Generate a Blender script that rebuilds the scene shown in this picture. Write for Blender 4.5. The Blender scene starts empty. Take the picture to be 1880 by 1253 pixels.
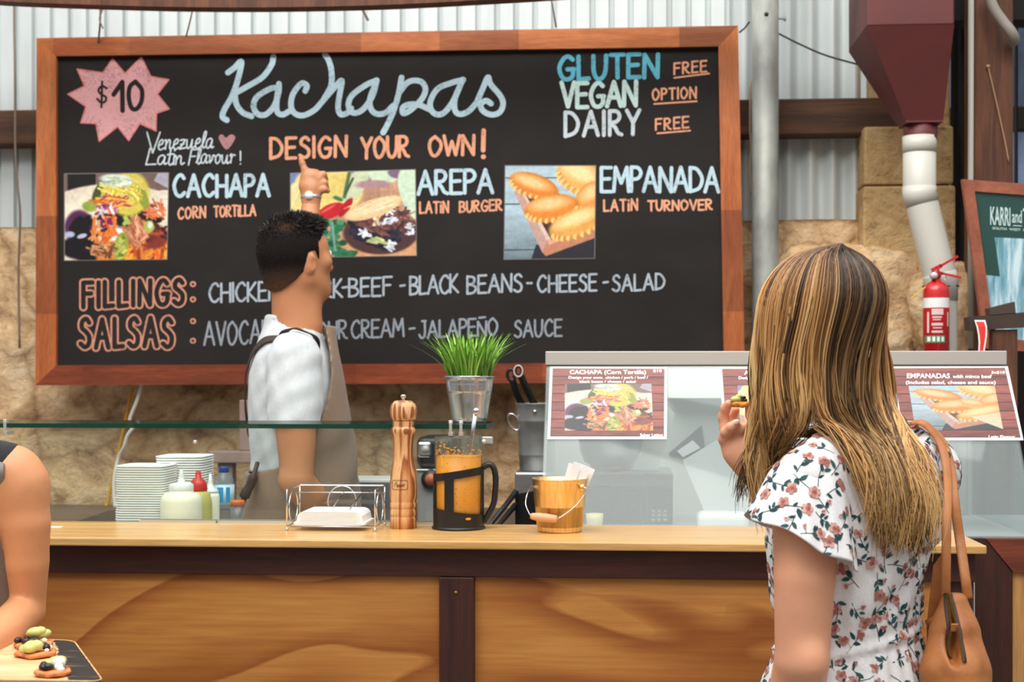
import bpy, bmesh, math, random
import numpy as np
from mathutils import Vector, Matrix
from mathutils.bvhtree import BVHTree

random.seed(7)
RNG = np.random.default_rng(7)
SC = bpy.context.scene
COL = SC.collection

# ---------------------------------------------------------------- camera
FPX = 2611.0                      # focal length in pixels of the 1880 px frame
YAW = math.radians(4.3)
CH = 1.40                         # lens height
HOR = 690.0                       # horizon row
cs, sn = math.cos(YAW), math.sin(YAW)
cam_d = bpy.data.cameras.new('camera')
cam = bpy.data.objects.new('camera', cam_d)
COL.objects.link(cam)
cam.location = (0, 0, CH)
cam.rotation_euler = (math.pi / 2, 0, YAW)
cam_d.sensor_width = 36.0
cam_d.lens = FPX * 36.0 / 1880.0
cam_d.shift_y = (HOR - 626.5) / 1880.0
cam_d.clip_start = 0.05
cam_d.dof.use_dof = True
cam_d.dof.focus_distance = 2.75
cam_d.dof.aperture_fstop = 5.8
SC.camera = cam

# ---------------------------------------------------------------- light and exposure
SC.view_settings.view_transform = 'Standard'
SC.view_settings.look = 'None'
SC.view_settings.gamma = 1.0
SC.view_settings.exposure = 0.42
SC.view_settings.use_curve_mapping = False
world = bpy.data.worlds.new('overcast_sky')
SC.world = world
world.use_nodes = True
wn = world.node_tree
wn.nodes.clear()
w_out = wn.nodes.new('ShaderNodeOutputWorld')
w_bg = wn.nodes.new('ShaderNodeBackground')
w_tc = wn.nodes.new('ShaderNodeTexCoord')
w_sp = wn.nodes.new('ShaderNodeSeparateXYZ')
w_rm = wn.nodes.new('ShaderNodeValToRGB')
wn.links.new(w_tc.outputs['Generated'], w_sp.inputs[0])
wn.links.new(w_sp.outputs['Z'], w_rm.inputs[0])
w_rm.color_ramp.elements[0].position = 0.04
w_rm.color_ramp.elements[0].color = (0.17, 0.165, 0.16, 1)
w_rm.color_ramp.elements[1].position = 0.55
w_rm.color_ramp.elements[1].color = (0.98, 1.0, 1.0, 1)
wn.links.new(w_rm.outputs[0], w_bg.inputs[0])
w_bg.inputs[1].default_value = 0.80
wn.links.new(w_bg.outputs[0], w_out.inputs[0])


def area_light(name, loc, target, sx, sy, power, color):
    d = bpy.data.lights.new(name, 'AREA')
    d.shape = 'RECTANGLE'
    d.size, d.size_y, d.energy, d.color = sx, sy, power, color
    o = bpy.data.objects.new(name, d)
    COL.objects.link(o)
    o.location = loc
    o.rotation_euler = (Vector(target) - Vector(loc)).to_track_quat('-Z', 'Y').to_euler()
    return o


area_light('skylight', (-1.0, 0.3, 5.4), (0.2, 3.9, 1.2), 4.5, 2.5, 165, (1.0, 0.97, 0.92))
area_light('back_fill_light', (-0.2, 2.9, 4.2), (0.1, 4.2, 1.2), 4.0, 1.0, 50, (1.0, 0.98, 0.95))  # added lamp that brightens the back wall and the stall interior

# ---------------------------------------------------------------- helpers


def P(px, py, Y):
    """the point of the plane y = Y that lies on pixel (px, py)"""
    u, v = (px - 940.0) / FPX, (HOR - py) / FPX
    t = Y / (cs + u * sn)
    return Vector((t * (u * cs - sn), Y, CH + t * v))


def PXM(px, Y):
    u = (px - 940.0) / FPX
    return Y / (cs + u * sn) / FPX


def lin(c):
    out = []
    for v in c[:3]:
        v = v / 255.0
        out.append(v / 12.92 if v <= 0.04045 else ((v + 0.055) / 1.055) ** 2.4)
    return tuple(out) + (1.0,)


def np_lin(a):
    a = np.asarray(a, dtype=np.float32)
    return np.where(a <= 0.04045, a / 12.92, ((a + 0.055) / 1.055) ** 2.4)


class NT:
    def __init__(self, name):
        self.m = bpy.data.materials.new(name)
        self.m.use_nodes = True
        self.t = self.m.node_tree
        self.b = self.t.nodes['Principled BSDF']

    def n(self, typ, **kw):
        nd = self.t.nodes.new(typ)
        for k, v in kw.items():
            if hasattr(nd, k):
                setattr(nd, k, v)
            else:
                nd.inputs[k].default_value = v
        return nd

    def l(self, a, b):
        self.t.links.new(a, b)

    def coord(self, scale=(1, 1, 1), kind='Object', rot=(0, 0, 0)):
        tc = self.n('ShaderNodeTexCoord')
        mp = self.n('ShaderNodeMapping')
        mp.inputs['Scale'].default_value = scale
        mp.inputs['Rotation'].default_value = rot
        self.l(tc.outputs[kind], mp.inputs[0])
        return mp.outputs[0]

    def noise(self, vec, scale=5, detail=4, rough=0.55, dist=0.0):
        nd = self.n('ShaderNodeTexNoise')
        nd.inputs['Scale'].default_value = scale
        nd.inputs['Detail'].default_value = detail
        nd.inputs['Roughness'].default_value = rough
        nd.inputs['Distortion'].default_value = dist
        if vec is not None:
            self.l(vec, nd.inputs['Vector'])
        return nd.outputs[0]

    def ramp(self, fac, stops, interp='LINEAR'):
        nd = self.n('ShaderNodeValToRGB')
        cr = nd.color_ramp
        cr.interpolation = interp
        while len(cr.elements) < len(stops):
            cr.elements.new(0.5)
        for e, (p, c) in zip(cr.elements, stops):
            e.position = p
            e.color = lin(c) if len(c) == 3 else c
        self.l(fac, nd.inputs[0])
        return nd.outputs[0]

    def mix(self, fac, a, b, blend='MIX'):
        nd = self.n('ShaderNodeMix')
        nd.data_type = 'RGBA'
        nd.blend_type = blend
        for sock, v in ((nd.inputs[0], fac), (nd.inputs[6], a), (nd.inputs[7], b)):
            if isinstance(v, (int, float)):
                sock.default_value = v
            elif isinstance(v, tuple):
                sock.default_value = v
            else:
                self.l(v, sock)
        return nd.outputs[2]

    def math(self, op, a, b=0.0):
        nd = self.n('ShaderNodeMath')
        nd.operation = op
        for s, v in ((nd.inputs[0], a), (nd.inputs[1], b)):
            if isinstance(v, (int, float)):
                s.default_value = v
            else:
                self.l(v, s)
        return nd.outputs[0]

    def bump(self, h, strength=0.3, dist=0.01):
        nd = self.n('ShaderNodeBump')
        nd.inputs['Strength'].default_value = strength
        nd.inputs['Distance'].default_value = dist
        self.l(h, nd.inputs['Height'])
        self.l(nd.outputs[0], self.b.inputs['Normal'])


def M(name, rgb, rough=0.5, metal=0.0, var=0.0, vscale=8, bump=0.0, bscale=60, spec=0.5, coat=0.0, sss=0.0, stretch=(1, 1, 1), bdist=0.002):
    k = NT(name)
    b = k.b
    b.inputs['Base Color'].default_value = lin(rgb)
    b.inputs['Roughness'].default_value = rough
    b.inputs['Metallic'].default_value = metal
    b.inputs['Specular IOR Level'].default_value = spec
    b.inputs['Coat Weight'].default_value = coat
    if sss:
        b.inputs['Subsurface Weight'].default_value = sss
        b.inputs['Subsurface Scale'].default_value = 0.012
        b.inputs['Subsurface Radius'].default_value = (1.0, 0.35, 0.2)
    if var:
        nz = k.noise(k.coord(stretch), vscale, 5)
        lo = tuple(max(0, c * (1 - var)) for c in rgb)
        hi = tuple(min(255, c * (1 + var)) for c in rgb)
        k.l(k.ramp(nz, [(0.3, lo), (0.7, hi)]), b.inputs['Base Color'])
    if bump:
        k.bump(k.noise(k.coord(stretch), bscale, 4), bump, bdist)
    return k.m


def wood(name, c1, c2, stretch, rough=0.45, scale=6, seg=None, bump=0.1, coat=0.0, dist=0.6):
    """long-grained timber: stretch is small along the grain; seg = (axis index, length, amount) for jointed lengths"""
    k = NT(name)
    v = k.coord(stretch)
    g = k.noise(v, scale, 7, 0.62, dist)
    c = k.ramp(g, [(0.28, c1), (0.5, tuple((a + b) / 2 for a, b in zip(c1, c2))), (0.72, c2)])
    fine = k.noise(v, scale * 7, 3, 0.6)
    c = k.mix(0.25, c, k.ramp(fine, [(0.35, (70, 40, 25)), (0.6, (255, 240, 225))]), 'MULTIPLY')
    if seg:
        tc = k.n('ShaderNodeTexCoord')
        sp = k.n('ShaderNodeSeparateXYZ')
        k.l(tc.outputs['Object'], sp.inputs[0])
        q = k.math('FLOOR', k.math('ADD', k.math('DIVIDE', sp.outputs[seg[0]], seg[1]), 0.37))
        wnz = k.n('ShaderNodeTexWhiteNoise')
        wnz.noise_dimensions = '1D'
        k.l(q, wnz.inputs['W'])
        c = k.mix(seg[2], c, k.ramp(wnz.outputs[0], [(0.0, (120, 66, 48)), (0.35, (190, 128, 100)), (0.7, (255, 235, 215))]), 'MULTIPLY')
    k.l(c, k.b.inputs['Base Color'])
    k.b.inputs['Roughness'].default_value = rough
    k.b.inputs['Coat Weight'].default_value = coat
    k.b.inputs['Coat Roughness'].default_value = 0.25
    if bump:
        k.bump(fine, bump, 0.001)
    return k.m


def attr_mat(name, rough=0.6, spec=0.4, coat=0.0, attr='Col', aniso=0.0, gloss_tint=None):
    k = NT(name)
    a = k.n('ShaderNodeAttribute')
    a.attribute_name = attr
    k.l(a.outputs['Color'], k.b.inputs['Base Color'])
    k.b.inputs['Roughness'].default_value = rough
    k.b.inputs['Specular IOR Level'].default_value = spec
    k.b.inputs['Coat Weight'].default_value = coat
    return k.m


def thin_glass(name, tint=(225, 240, 236), haze=0.0, haze_rgb=(225, 232, 232), refl=0.9):
    """a clear sheet: see-through with a Fresnel mirror coat, and an optional pale haze mixed in as diffuse colour"""
    k = NT(name)
    t = k.t
    out = t.nodes['Material Output']
    tr = k.n('ShaderNodeBsdfTransparent')
    tr.inputs[0].default_value = lin(tint)
    gl = k.n('ShaderNodeBsdfGlossy')
    gl.inputs['Roughness'].default_value = 0.03
    lw = k.n('ShaderNodeLayerWeight')
    lw.inputs[0].default_value = 0.5
    fr = k.math('ADD', k.math('MULTIPLY', k.math('POWER', lw.outputs['Facing'], 5.0), 0.9), 0.045)
    m1 = k.n('ShaderNodeMixShader')
    k.l(k.math('MULTIPLY', fr, refl), m1.inputs[0])
    k.l(tr.outputs[0], m1.inputs[1])
    k.l(gl.outputs[0], m1.inputs[2])
    last = m1.outputs[0]
    if haze:
        df = k.n('ShaderNodeBsdfDiffuse')
        df.inputs[0].default_value = lin(haze_rgb)
        m2 = k.n('ShaderNodeMixShader')
        m2.inputs[0].default_value = haze
        k.l(last, m2.inputs[1])
        k.l(df.outputs[0], m2.inputs[2])
        last = m2.outputs[0]
    k.l(last, out.inputs[0])
    return k.m


# ---------------------------------------------------------------- mesh building


class MB:
    """vertices and faces of one mesh, with a material index per face"""

    def __init__(self):
        self.v, self.f, self.mi, self.sm = [], [], [], []

    def add(self, vs, fs, mi=0, smooth=False):
        o = len(self.v)
        self.v.extend([tuple(p) for p in vs])
        for f in fs:
            self.f.append(tuple(i + o for i in f))
            self.mi.append(mi)
            self.sm.append(smooth)
        return self

    def box(self, x0, x1, y0, y1, z0, z1, bevel=0.0, mi=0, segs=2):
        if bevel:
            bm = bmesh.new()
            bmesh.ops.create_cube(bm, size=1.0)
            for w in bm.verts:
                w.co = Vector(((x0 + x1) / 2 + w.co.x * (x1 - x0), (y0 + y1) / 2 + w.co.y * (y1 - y0), (z0 + z1) / 2 + w.co.z * (z1 - z0)))
            bmesh.ops.bevel(bm, geom=list(bm.edges), offset=bevel, segments=segs, profile=0.5, affect='EDGES')
            return self.bm(bm, mi)
        vs = [(x, y, z) for z in (z0, z1) for y in (y0, y1) for x in (x0, x1)]
        return self.add(vs, [(0, 2, 3, 1), (4, 5, 7, 6), (0, 1, 5, 4), (2, 6, 7, 3), (0, 4, 6, 2), (1, 3, 7, 5)], mi)

    def bm(self, bm, mi=0, smooth=False):
        bm.verts.index_update()
        self.add([w.co.copy() for w in bm.verts], [[w.index for w in f.verts] for f in bm.faces], mi, smooth)
        bm.free()
        return self

    def obox(self, a, b, w, h, up=(0, 0, 1), mi=0):
        """a bar of section w x h from a to b"""
        a, b = Vector(a), Vector(b)
        d = (b - a).normalized()
        s = d.cross(Vector(up)).normalized()
        u = s.cross(d).normalized()
        vs = [p + s * i * w / 2 + u * j * h / 2 for p in (a, b) for i, j in ((-1, -1), (1, -1), (1, 1), (-1, 1))]
        return self.add(vs, [(0, 1, 2, 3)[::-1], (4, 5, 6, 7), (0, 1, 5, 4), (1, 2, 6, 5), (2, 3, 7, 6), (3, 0, 4, 7)], mi)

    def lathe(self, prof, c, n=48, mi=0, cap=True, sq=None):
        """prof: (radius, z) pairs from bottom to top around the axis through c"""
        vs, fs = [], []
        for r, z in prof:
            for i in range(n):
                a = 2 * math.pi * i / n
                vs.append((c[0] + r * math.cos(a), c[1] + r * math.sin(a), c[2] + z))
        m = len(prof)
        for j in range(m - 1):
            for i in range(n):
                fs.append((j * n + i, j * n + (i + 1) % n, (j + 1) * n + (i + 1) % n, (j + 1) * n + i))
        if cap:
            fs.append(tuple(range(n))[::-1])
            fs.append(tuple((m - 1) * n + i for i in range(n)))
        return self.add(vs, fs, mi, True)

    def tube(self, pts, r, n=10, closed=False, mi=0, squash=None):
        pts = [Vector(p) for p in pts]
        m = len(pts)
        rs = r if isinstance(r, (list, tuple)) else [r] * m
        vs, fs = [], []
        ref = None
        for i, p in enumerate(pts):
            q = pts[(i + 1) % m] if (closed or i < m - 1) else p
            o = pts[i - 1] if (closed or i > 0) else p
            t = (q - o).normalized()
            if ref is None:
                ref = t.orthogonal().normalized() if squash is None else Vector(squash[0])
            ref = (ref - t * ref.dot(t)).normalized()
            b = t.cross(ref)
            sq = 1.0 if squash is None else squash[1]
            for k in range(n):
                a = 2 * math.pi * k / n
                vs.append(p + ref * (math.cos(a) * rs[i]) + b * (math.sin(a) * rs[i] * sq))
        mm = m if closed else m - 1
        for j in range(mm):
            for k in range(n):
                j2 = (j + 1) % m
                fs.append((j * n + k, j * n + (k + 1) % n, j2 * n + (k + 1) % n, j2 * n + k))
        if not closed:
            fs.append(tuple(range(n))[::-1])
            fs.append(tuple((m - 1) * n + i for i in range(n)))
        return self.add(vs, fs, mi, True)

    def ball(self, c, r, n=14, mi=0, R=None):
        rr = (r, r, r) if isinstance(r, (int, float)) else r
        vs, fs = [], []
        for j in range(n + 1):
            th = math.pi * j / n
            for i in range(2 * n):
                a = math.pi * i / n
                p = Vector((rr[0] * math.sin(th) * math.cos(a), rr[1] * math.sin(th) * math.sin(a), rr[2] * math.cos(th)))
                if R is not None:
                    p = R @ p
                vs.append(p + Vector(c))
        for j in range(n):
            for i in range(2 * n):
                i2 = (i + 1) % (2 * n)
                fs.append((j * 2 * n + i, (j + 1) * 2 * n + i, (j + 1) * 2 * n + i2, j * 2 * n + i2))
        return self.add(vs, fs, mi, True)

    def prism(self, out, vec, mi=0):
        """a flat outline pushed along vec"""
        vec = Vector(vec)
        n = len(out)
        vs = [Vector(p) for p in out] + [Vector(p) + vec for p in out]
        fs = [tuple(range(n)), tuple(range(2 * n - 1, n - 1, -1))]
        fs += [(i, i + n, (i + 1) % n + n, (i + 1) % n) for i in range(n)]
        return self.add(vs, fs, mi)


def obj(name, mb, mats, parent=None, origin=None, colors=None, smooth_angle=None):
    """link one mesh object; vertices are given in world space"""
    me = bpy.data.meshes.new(name)
    org = Vector((0, 0, 0))
    if parent is not None:
        q, acc = parent, Vector((0, 0, 0))
        while q is not None:
            acc += q.location
            q = q.parent
        org = acc
    if origin is not None:
        org = Vector(origin)
    vs = [(p[0] - org.x, p[1] - org.y, p[2] - org.z) for p in mb.v]
    me.from_pydata(vs, [], mb.f)
    for m in (mats if isinstance(mats, (list, tuple)) else [mats]):
        me.materials.append(m)
    me.polygons.foreach_set('material_index', mb.mi)
    me.polygons.foreach_set('use_smooth', mb.sm)
    if colors is not None:
        ca = me.color_attributes.new('Col', 'FLOAT_COLOR', 'POINT')
        c4 = np.ones((len(vs), 4), np.float32)
        c4[:, :3] = colors
        ca.data.foreach_set('color', c4.ravel())
    me.update()
    o = bpy.data.objects.new(name, me)
    COL.objects.link(o)
    if parent is not None:
        o.parent = parent
    else:
        o.location = org
    return o


def fast_obj(name, V, F, mats, parent=None, colors=None, smooth=True, origin=None, mi=None):
    """the same for numpy arrays; F is an (n, 3) or (n, 4) array"""
    me = bpy.data.meshes.new(name)
    org = Vector((0, 0, 0))
    q = parent
    while q is not None:
        org += q.location
        q = q.parent
    if origin is not None and parent is None:
        org = Vector(origin)
    V = np.asarray(V, np.float32) - np.array(org, np.float32)
    F = np.asarray(F, np.int32)
    k = F.shape[1]
    me.vertices.add(len(V))
    me.vertices.foreach_set('co', V.ravel())
    me.loops.add(F.size)
    me.loops.foreach_set('vertex_index', F.ravel())
    me.polygons.add(len(F))
    me.polygons.foreach_set('loop_start', np.arange(0, F.size, k, dtype=np.int32))
    for m in (mats if isinstance(mats, (list, tuple)) else [mats]):
        me.materials.append(m)
    me.polygons.foreach_set('use_smooth', np.full(len(F), smooth))
    if mi is not None:
        me.polygons.foreach_set('material_index', np.asarray(mi, np.int32))
    me.update(calc_edges=True)
    me.validate()
    if colors is not None:
        ca = me.color_attributes.new('Col', 'FLOAT_COLOR', 'POINT')
        c4 = np.ones((len(V), 4), np.float32)
        c4[:, :3] = colors
        ca.data.foreach_set('color', c4.ravel())
    o = bpy.data.objects.new(name, me)
    COL.objects.link(o)
    if parent is not None:
        o.parent = parent
    else:
        o.location = org
    return o


def thing(name, loc, label, cat, group=None):
    o = bpy.data.objects.new(name, None)
    o.empty_display_size = 0.05
    COL.objects.link(o)
    o.location = loc
    return tag(o, label, cat, group)


def tag(o, label, cat, group=None, kind=None):
    o['label'] = label
    o['category'] = cat
    if group:
        o['group'] = group
    if kind:
        o['kind'] = kind
    return o


def struct(o, label=None, cat=None):
    o['kind'] = 'structure'
    if label:
        o['label'] = label
    if cat:
        o['category'] = cat
    return o


def copy_thing(root, delta, label, rot=0.0):
    r = root.copy()
    COL.objects.link(r)
    r.location = root.location + Vector(delta)
    r.rotation_euler.z += rot
    r['label'] = label
    for ch in list(root.children):
        c = ch.copy()
        COL.objects.link(c)
        c.parent = r
        for g in list(ch.children):
            d = g.copy()
            COL.objects.link(d)
            d.parent = c
    return r


def smooth_line(pts, k=8, closed=False):
    """Catmull-Rom through the points"""
    p = [np.array(q, float) for q in pts]
    n = len(p)
    if n < 3 and not closed:
        return [tuple(p[0] + (p[1] - p[0]) * i / k) for i in range(k + 1)]
    out = []
    for i in range(n if closed else n - 1):
        a = p[(i - 1) % n] if (closed or i > 0) else 2 * p[0] - p[1]
        b, c = p[i], p[(i + 1) % n]
        d = p[(i + 2) % n] if (closed or i < n - 2) else 2 * p[-1] - p[-2]
        for j in range(k):
            t = j / k
            out.append(tuple(0.5 * (2 * b + (c - a) * t + (2 * a - 5 * b + 4 * c - d) * t * t + (3 * b - a - 3 * c + d) * t ** 3)))
    if not closed:
        out.append(tuple(p[-1]))
    return out


def vnoise2(x, y, seed=0):
    """value noise on arrays"""
    r = np.random.default_rng(seed).random((64, 64))
    xi, yi = np.floor(x).astype(int), np.floor(y).astype(int)
    fx, fy = x - xi, y - yi
    fx, fy = fx * fx * (3 - 2 * fx), fy * fy * (3 - 2 * fy)
    g = lambda i, j: r[i % 64, j % 64]
    return (g(xi, yi) * (1 - fx) + g(xi + 1, yi) * fx) * (1 - fy) + (g(xi, yi + 1) * (1 - fx) + g(xi + 1, yi + 1) * fx) * fy


def fbm2(x, y, seed=0, oct=4):
    s, a = 0, 1.0
    for i in range(oct):
        s = s + a * (vnoise2(x * 2 ** i, y * 2 ** i, seed + i) - 0.5)
        a *= 0.5
    return s


def text_verts(s, size=1.0, offset=0.0, extrude=0.0):
    """flat outline text as vertices (x right, y up) and faces"""
    cu = bpy.data.curves.new('letters', 'FONT')
    cu.body = s
    cu.size = size
    cu.offset = offset
    cu.extrude = extrude
    cu.resolution_u = 4
    ob = bpy.data.objects.new('letters', cu)
    COL.objects.link(ob)
    dg = bpy.context.evaluated_depsgraph_get()
    me = ob.evaluated_get(dg).to_mesh()
    vs = [v.co.copy() for v in me.vertices]
    fs = [tuple(p.vertices) for p in me.polygons]
    ob.evaluated_get(dg).to_mesh_clear()
    bpy.data.objects.remove(ob)
    bpy.data.curves.remove(cu)
    return vs, fs


def put_text(mb, s, place, x0, x1, yb, h, bold=0.0, mi=0):
    """text fitted to run from x0 to x1 with cap height h on the baseline yb; place(x, y) gives the world point"""
    vs, fs = text_verts(s, 1.0, bold)
    a = min(v.x for v in vs)
    b = max(v.x for v in vs)
    cap = 0.73
    mb.add([place(x0 + (v.x - a) / (b - a) * (x1 - x0), yb - v.y / cap * h) for v in vs], fs, mi)
# ================================================================ materials of the place
m_sheet = M('corrugated_steel', (204, 211, 211), 0.5, 0.0, var=0.05, vscale=3, stretch=(3, 3, 0.6))
m_beam = wood('weathered_dark_timber', (52, 34, 24), (112, 74, 48), (0.25, 4, 4), 0.75, 7, bump=0.3)
m_post = wood('reddish_brown_timber', (62, 36, 24), (126, 76, 48), (4, 4, 0.3), 0.7, 7, bump=0.3)
m_blacktimber = M('blackened_timber', (26, 22, 21), 0.8, var=0.3)
m_floor = M('concrete', (120, 108, 98), 0.8, var=0.12, vscale=3, bump=0.1)
m_galv = M('galvanised_steel', (150, 152, 146), 0.5, 0.2, var=0.16, vscale=14, stretch=(1, 1, 0.5))
m_pvc = M('white_plastic_pipe', (200, 198, 188), 0.4)
m_maroon = M('maroon_painted_metal', (94, 39, 38), 0.55, var=0.08, vscale=4)
m_conduit = M('grey_conduit', (186, 184, 174), 0.5)
m_black = M('black_plastic', (20, 20, 21), 0.4)
m_chrome = M('chrome', (225, 225, 228), 0.12, 1.0)
m_steel = M('brushed_steel', (190, 192, 194), 0.32, 0.9, var=0.05, vscale=20, stretch=(0.2, 1, 6))
m_alu = M('satin_aluminium', (190, 186, 180), 0.5, 0.25)
m_white = M('white_plastic', (236, 236, 232), 0.4)
m_grey = M('grey_panel', (150, 150, 150), 0.5)


def stone_mat(name, stops, cell=3.2):
    k = NT(name)
    v = k.coord((1, 1, 1))
    big = k.noise(k.coord((1, 1, 1.7)), 3.4, 7, 0.66, 0.9)
    c = k.ramp(big, stops)
    pit = k.noise(v, 22, 6, 0.7, 0.4)
    c = k.mix(0.75, c, k.ramp(pit, [(0.3, (130, 106, 84)), (0.44, (232, 220, 202)), (0.7, (255, 252, 246))]), 'MULTIPLY')
    vo = k.n('ShaderNodeTexVoronoi')
    vo.feature = 'DISTANCE_TO_EDGE'
    vo.inputs['Scale'].default_value = cell
    wob = k.n('ShaderNodeVectorMath')
    wob.operation = 'ADD'
    nz = k.n('ShaderNodeTexNoise')
    nz.inputs['Scale'].default_value = 3.0
    nz.inputs['Detail'].default_value = 4
    k.l(v, nz.inputs['Vector'])
    sc = k.n('ShaderNodeVectorMath')
    sc.operation = 'SCALE'
    sc.inputs[3].default_value = 0.35
    k.l(nz.outputs['Color'], sc.inputs[0])
    k.l(v, wob.inputs[0])
    k.l(sc.outputs[0], wob.inputs[1])
    k.l(wob.outputs[0], vo.inputs['Vector'])
    c = k.mix(0.5, c, k.ramp(vo.outputs[0], [(0.0, (120, 98, 80)), (0.02, (205, 188, 170)), (0.06, (255, 255, 255))]), 'MULTIPLY')
    k.l(c, k.b.inputs['Base Color'])
    k.b.inputs['Roughness'].default_value = 0.85
    k.bump(k.math('ADD', pit, k.math('MULTIPLY', big, 1.5)), 0.6, 0.03)
    return k.m


m_stone = stone_mat('rough_limestone', [(0.3, (130, 100, 76)), (0.4, (206, 170, 132)), (0.52, (238, 206, 164)), (0.66, (254, 234, 202))], 2.4)
m_pale_stone = stone_mat('honey_limestone', [(0.3, (186, 152, 104)), (0.5, (206, 174, 126)), (0.7, (222, 196, 150))], 0.5)

# ================================================================ floor, walls, beams
struct(obj('floor', MB().box(-6, 6, -2.0, 9, -0.1, 0.0), m_floor, origin=(0, 0, 0)))

# ribbed steel sheet: wide flats with narrow deep grooves
YS = 4.95
mb = MB()
x = P(-260, 0, YS).x
xe = P(1582, 0, YS).x
pitch = 0.0665
prof = []
while x < xe:
    prof += [(x, 0.0), (x + 0.046, 0.0), (x + 0.049, 0.024), (x + 0.0635, 0.024)]
    x += pitch
prof = [q for q in prof if q[0] < P(1362, 0, YS).x]
xs0 = prof[-1][0] + 0.004
prof += [(xs0 + i * (xe - xs0) / 60, 0.012 - 0.017 * math.cos(2 * math.pi * i * (xe - xs0) / 60 / 0.0745 + 2.4)) for i in range(61)]
n = len(prof)
vs = [(a, YS + d, 1.86) for a, d in prof] + [(a, YS + d, 3.4) for a, d in prof] + [(a, YS + 0.04, 1.86) for a, d in prof] + [(a, YS + 0.04, 3.4) for a, d in prof]
fs = [(i, i + 1, n + i + 1, n + i) for i in range(n - 1)] + [(2 * n + i, 3 * n + i, 3 * n + i + 1, 2 * n + i + 1) for i in range(n - 1)]
mb.add(vs, fs)
struct(obj('wall_back', mb, m_sheet), 'white ribbed steel sheet wall above the stone wall', 'wall')


def rough_wall(name, x0, x1, z0, z1, Y, depth, mat, nx, nz, seed, amp=0.03, freq=3.0):
    gx, gz = np.meshgrid(np.linspace(x0, x1, nx), np.linspace(z0, z1, nz))
    d = fbm2(gx * freq + 20, gz * freq + 20, seed, 5) * amp * 2
    V = np.stack([gx, Y - d, gz], -1).reshape(-1, 3)
    i = np.arange(nx * nz).reshape(nz, nx)
    F = np.stack([i[:-1, :-1], i[:-1, 1:], i[1:, 1:], i[1:, :-1]], -1).reshape(-1, 4)
    B = V.copy()
    B[:, 1] = Y + depth
    nv = len(V)
    loop = list(i[0, :]) + list(i[1:, -1]) + list(i[-1, -2::-1]) + list(i[-2:0:-1, 0])
    side = [(loop[k], loop[(k + 1) % len(loop)], loop[(k + 1) % len(loop)] + nv, loop[k] + nv) for k in range(len(loop))]
    return fast_obj(name, np.vstack([V, B]), np.vstack([F, F[:, ::-1] + nv, np.array(side)]), mat)


struct(rough_wall('wall_stone', P(-260, 0, 4.9).x, P(1600, 0, 4.9).x, 0.0, 1.93, 4.9, 0.25, m_stone, 240, 130, 3), 'rough brown limestone lower wall behind the stall', 'wall')
zb0, zb1 = 2.212, 2.335
zb2 = P(1600, 229, 4.77).z
b = obj('beam_back', MB().box(P(-260, 0, 4.88).x, P(1658, 0, 4.88).x, 4.855, 4.945, zb0, zb1, 0.006), m_beam)
struct(b, 'dark horizontal timber beam across the steel sheet', 'beam')
# top rail near the upper edge of the view
edge = smooth_line([(-260, -26), (-100, -8), (0, 2), (180, 9), (350, 13), (520, 13), (700, 9), (880, 0), (1100, -14), (1550, -48)], 4)
up_ = Vector((0, 0, 0.085))
lo_ = [P(x, y, 4.35) for x, y in edge]
mb = MB()
vs = []
for p in lo_:
    vs += [p, p + up_, p + up_ + Vector((0, .06, 0)), p + Vector((0, .06, 0))]
mb.add(vs, [(4 * i + j, 4 * i + (j + 1) % 4, 4 * i + 4 + (j + 1) % 4, 4 * i + 4 + j) for i in range(len(lo_) - 1) for j in range(4)] + [(3, 2, 1, 0), tuple(4 * len(lo_) - 4 + j for j in range(4))])
struct(obj('beam_top', mb, m_post), 'slightly bowed reddish timber rail along the top of the sheet wall', 'beam')

# limestone pier of stacked blocks on the right
mb = MB()
xa, xb = P(1583, 0, 4.82).x, P(1752, 0, 4.82).x
for z0, z1, s, yf in ((0.0, 0.72, 0, 4.8), (0.725, 1.36, 1, 4.8), (1.365, 2.03, 0, 4.8), (2.035, zb2, 1, 4.8), (zb2 + .005, 2.8, 0, 4.875), (2.805, 3.5, 1, 4.875)):
    mb.box(xa + 0.004 * s + (.06 if yf > 4.82 and z0 < zb1 else 0), xb - 0.006 * s, yf + 0.004 * s, 5.1, z0, z1, 0.008)
struct(obj('wall_pier', mb, m_pale_stone), 'honey coloured limestone pier behind the white downpipe', 'pier')


def boulder(name, c, r, seed, label, tilt=0.0):
    bm = bmesh.new()
    bmesh.ops.create_icosphere(bm, subdivisions=6, radius=1.0)
    pts = np.array([w.co.normalized() for w in bm.verts])
    d = (np.abs(pts) ** 4).sum(1) ** -0.25
    d *= 1 + 0.16 * fbm2(pts[:, 0] * 2 + seed, pts[:, 2] * 2 + pts[:, 1] * 1.5 + 9, seed, 5) + 0.05 * fbm2(pts[:, 0] * 9 + seed, pts[:, 2] * 9 + pts[:, 1] * 5 + 9, seed + 7, 4)
    ct, st = math.cos(tilt), math.sin(tilt)
    for w, p, k in zip(bm.verts, pts, d):
        x, y, z = p[0] * k * r[0], p[1] * k * r[1], p[2] * k * r[2]
        w.co = Vector((x * ct - z * st, y, x * st + z * ct)) + Vector(c)
    o = obj(name, MB().bm(bm, 0, True), m_stone, origin=(c[0], c[1], c[2] - r[2]))
    o['group'] = 'limestone boulders by the pier'
    return struct(o, label, 'rock')


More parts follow.
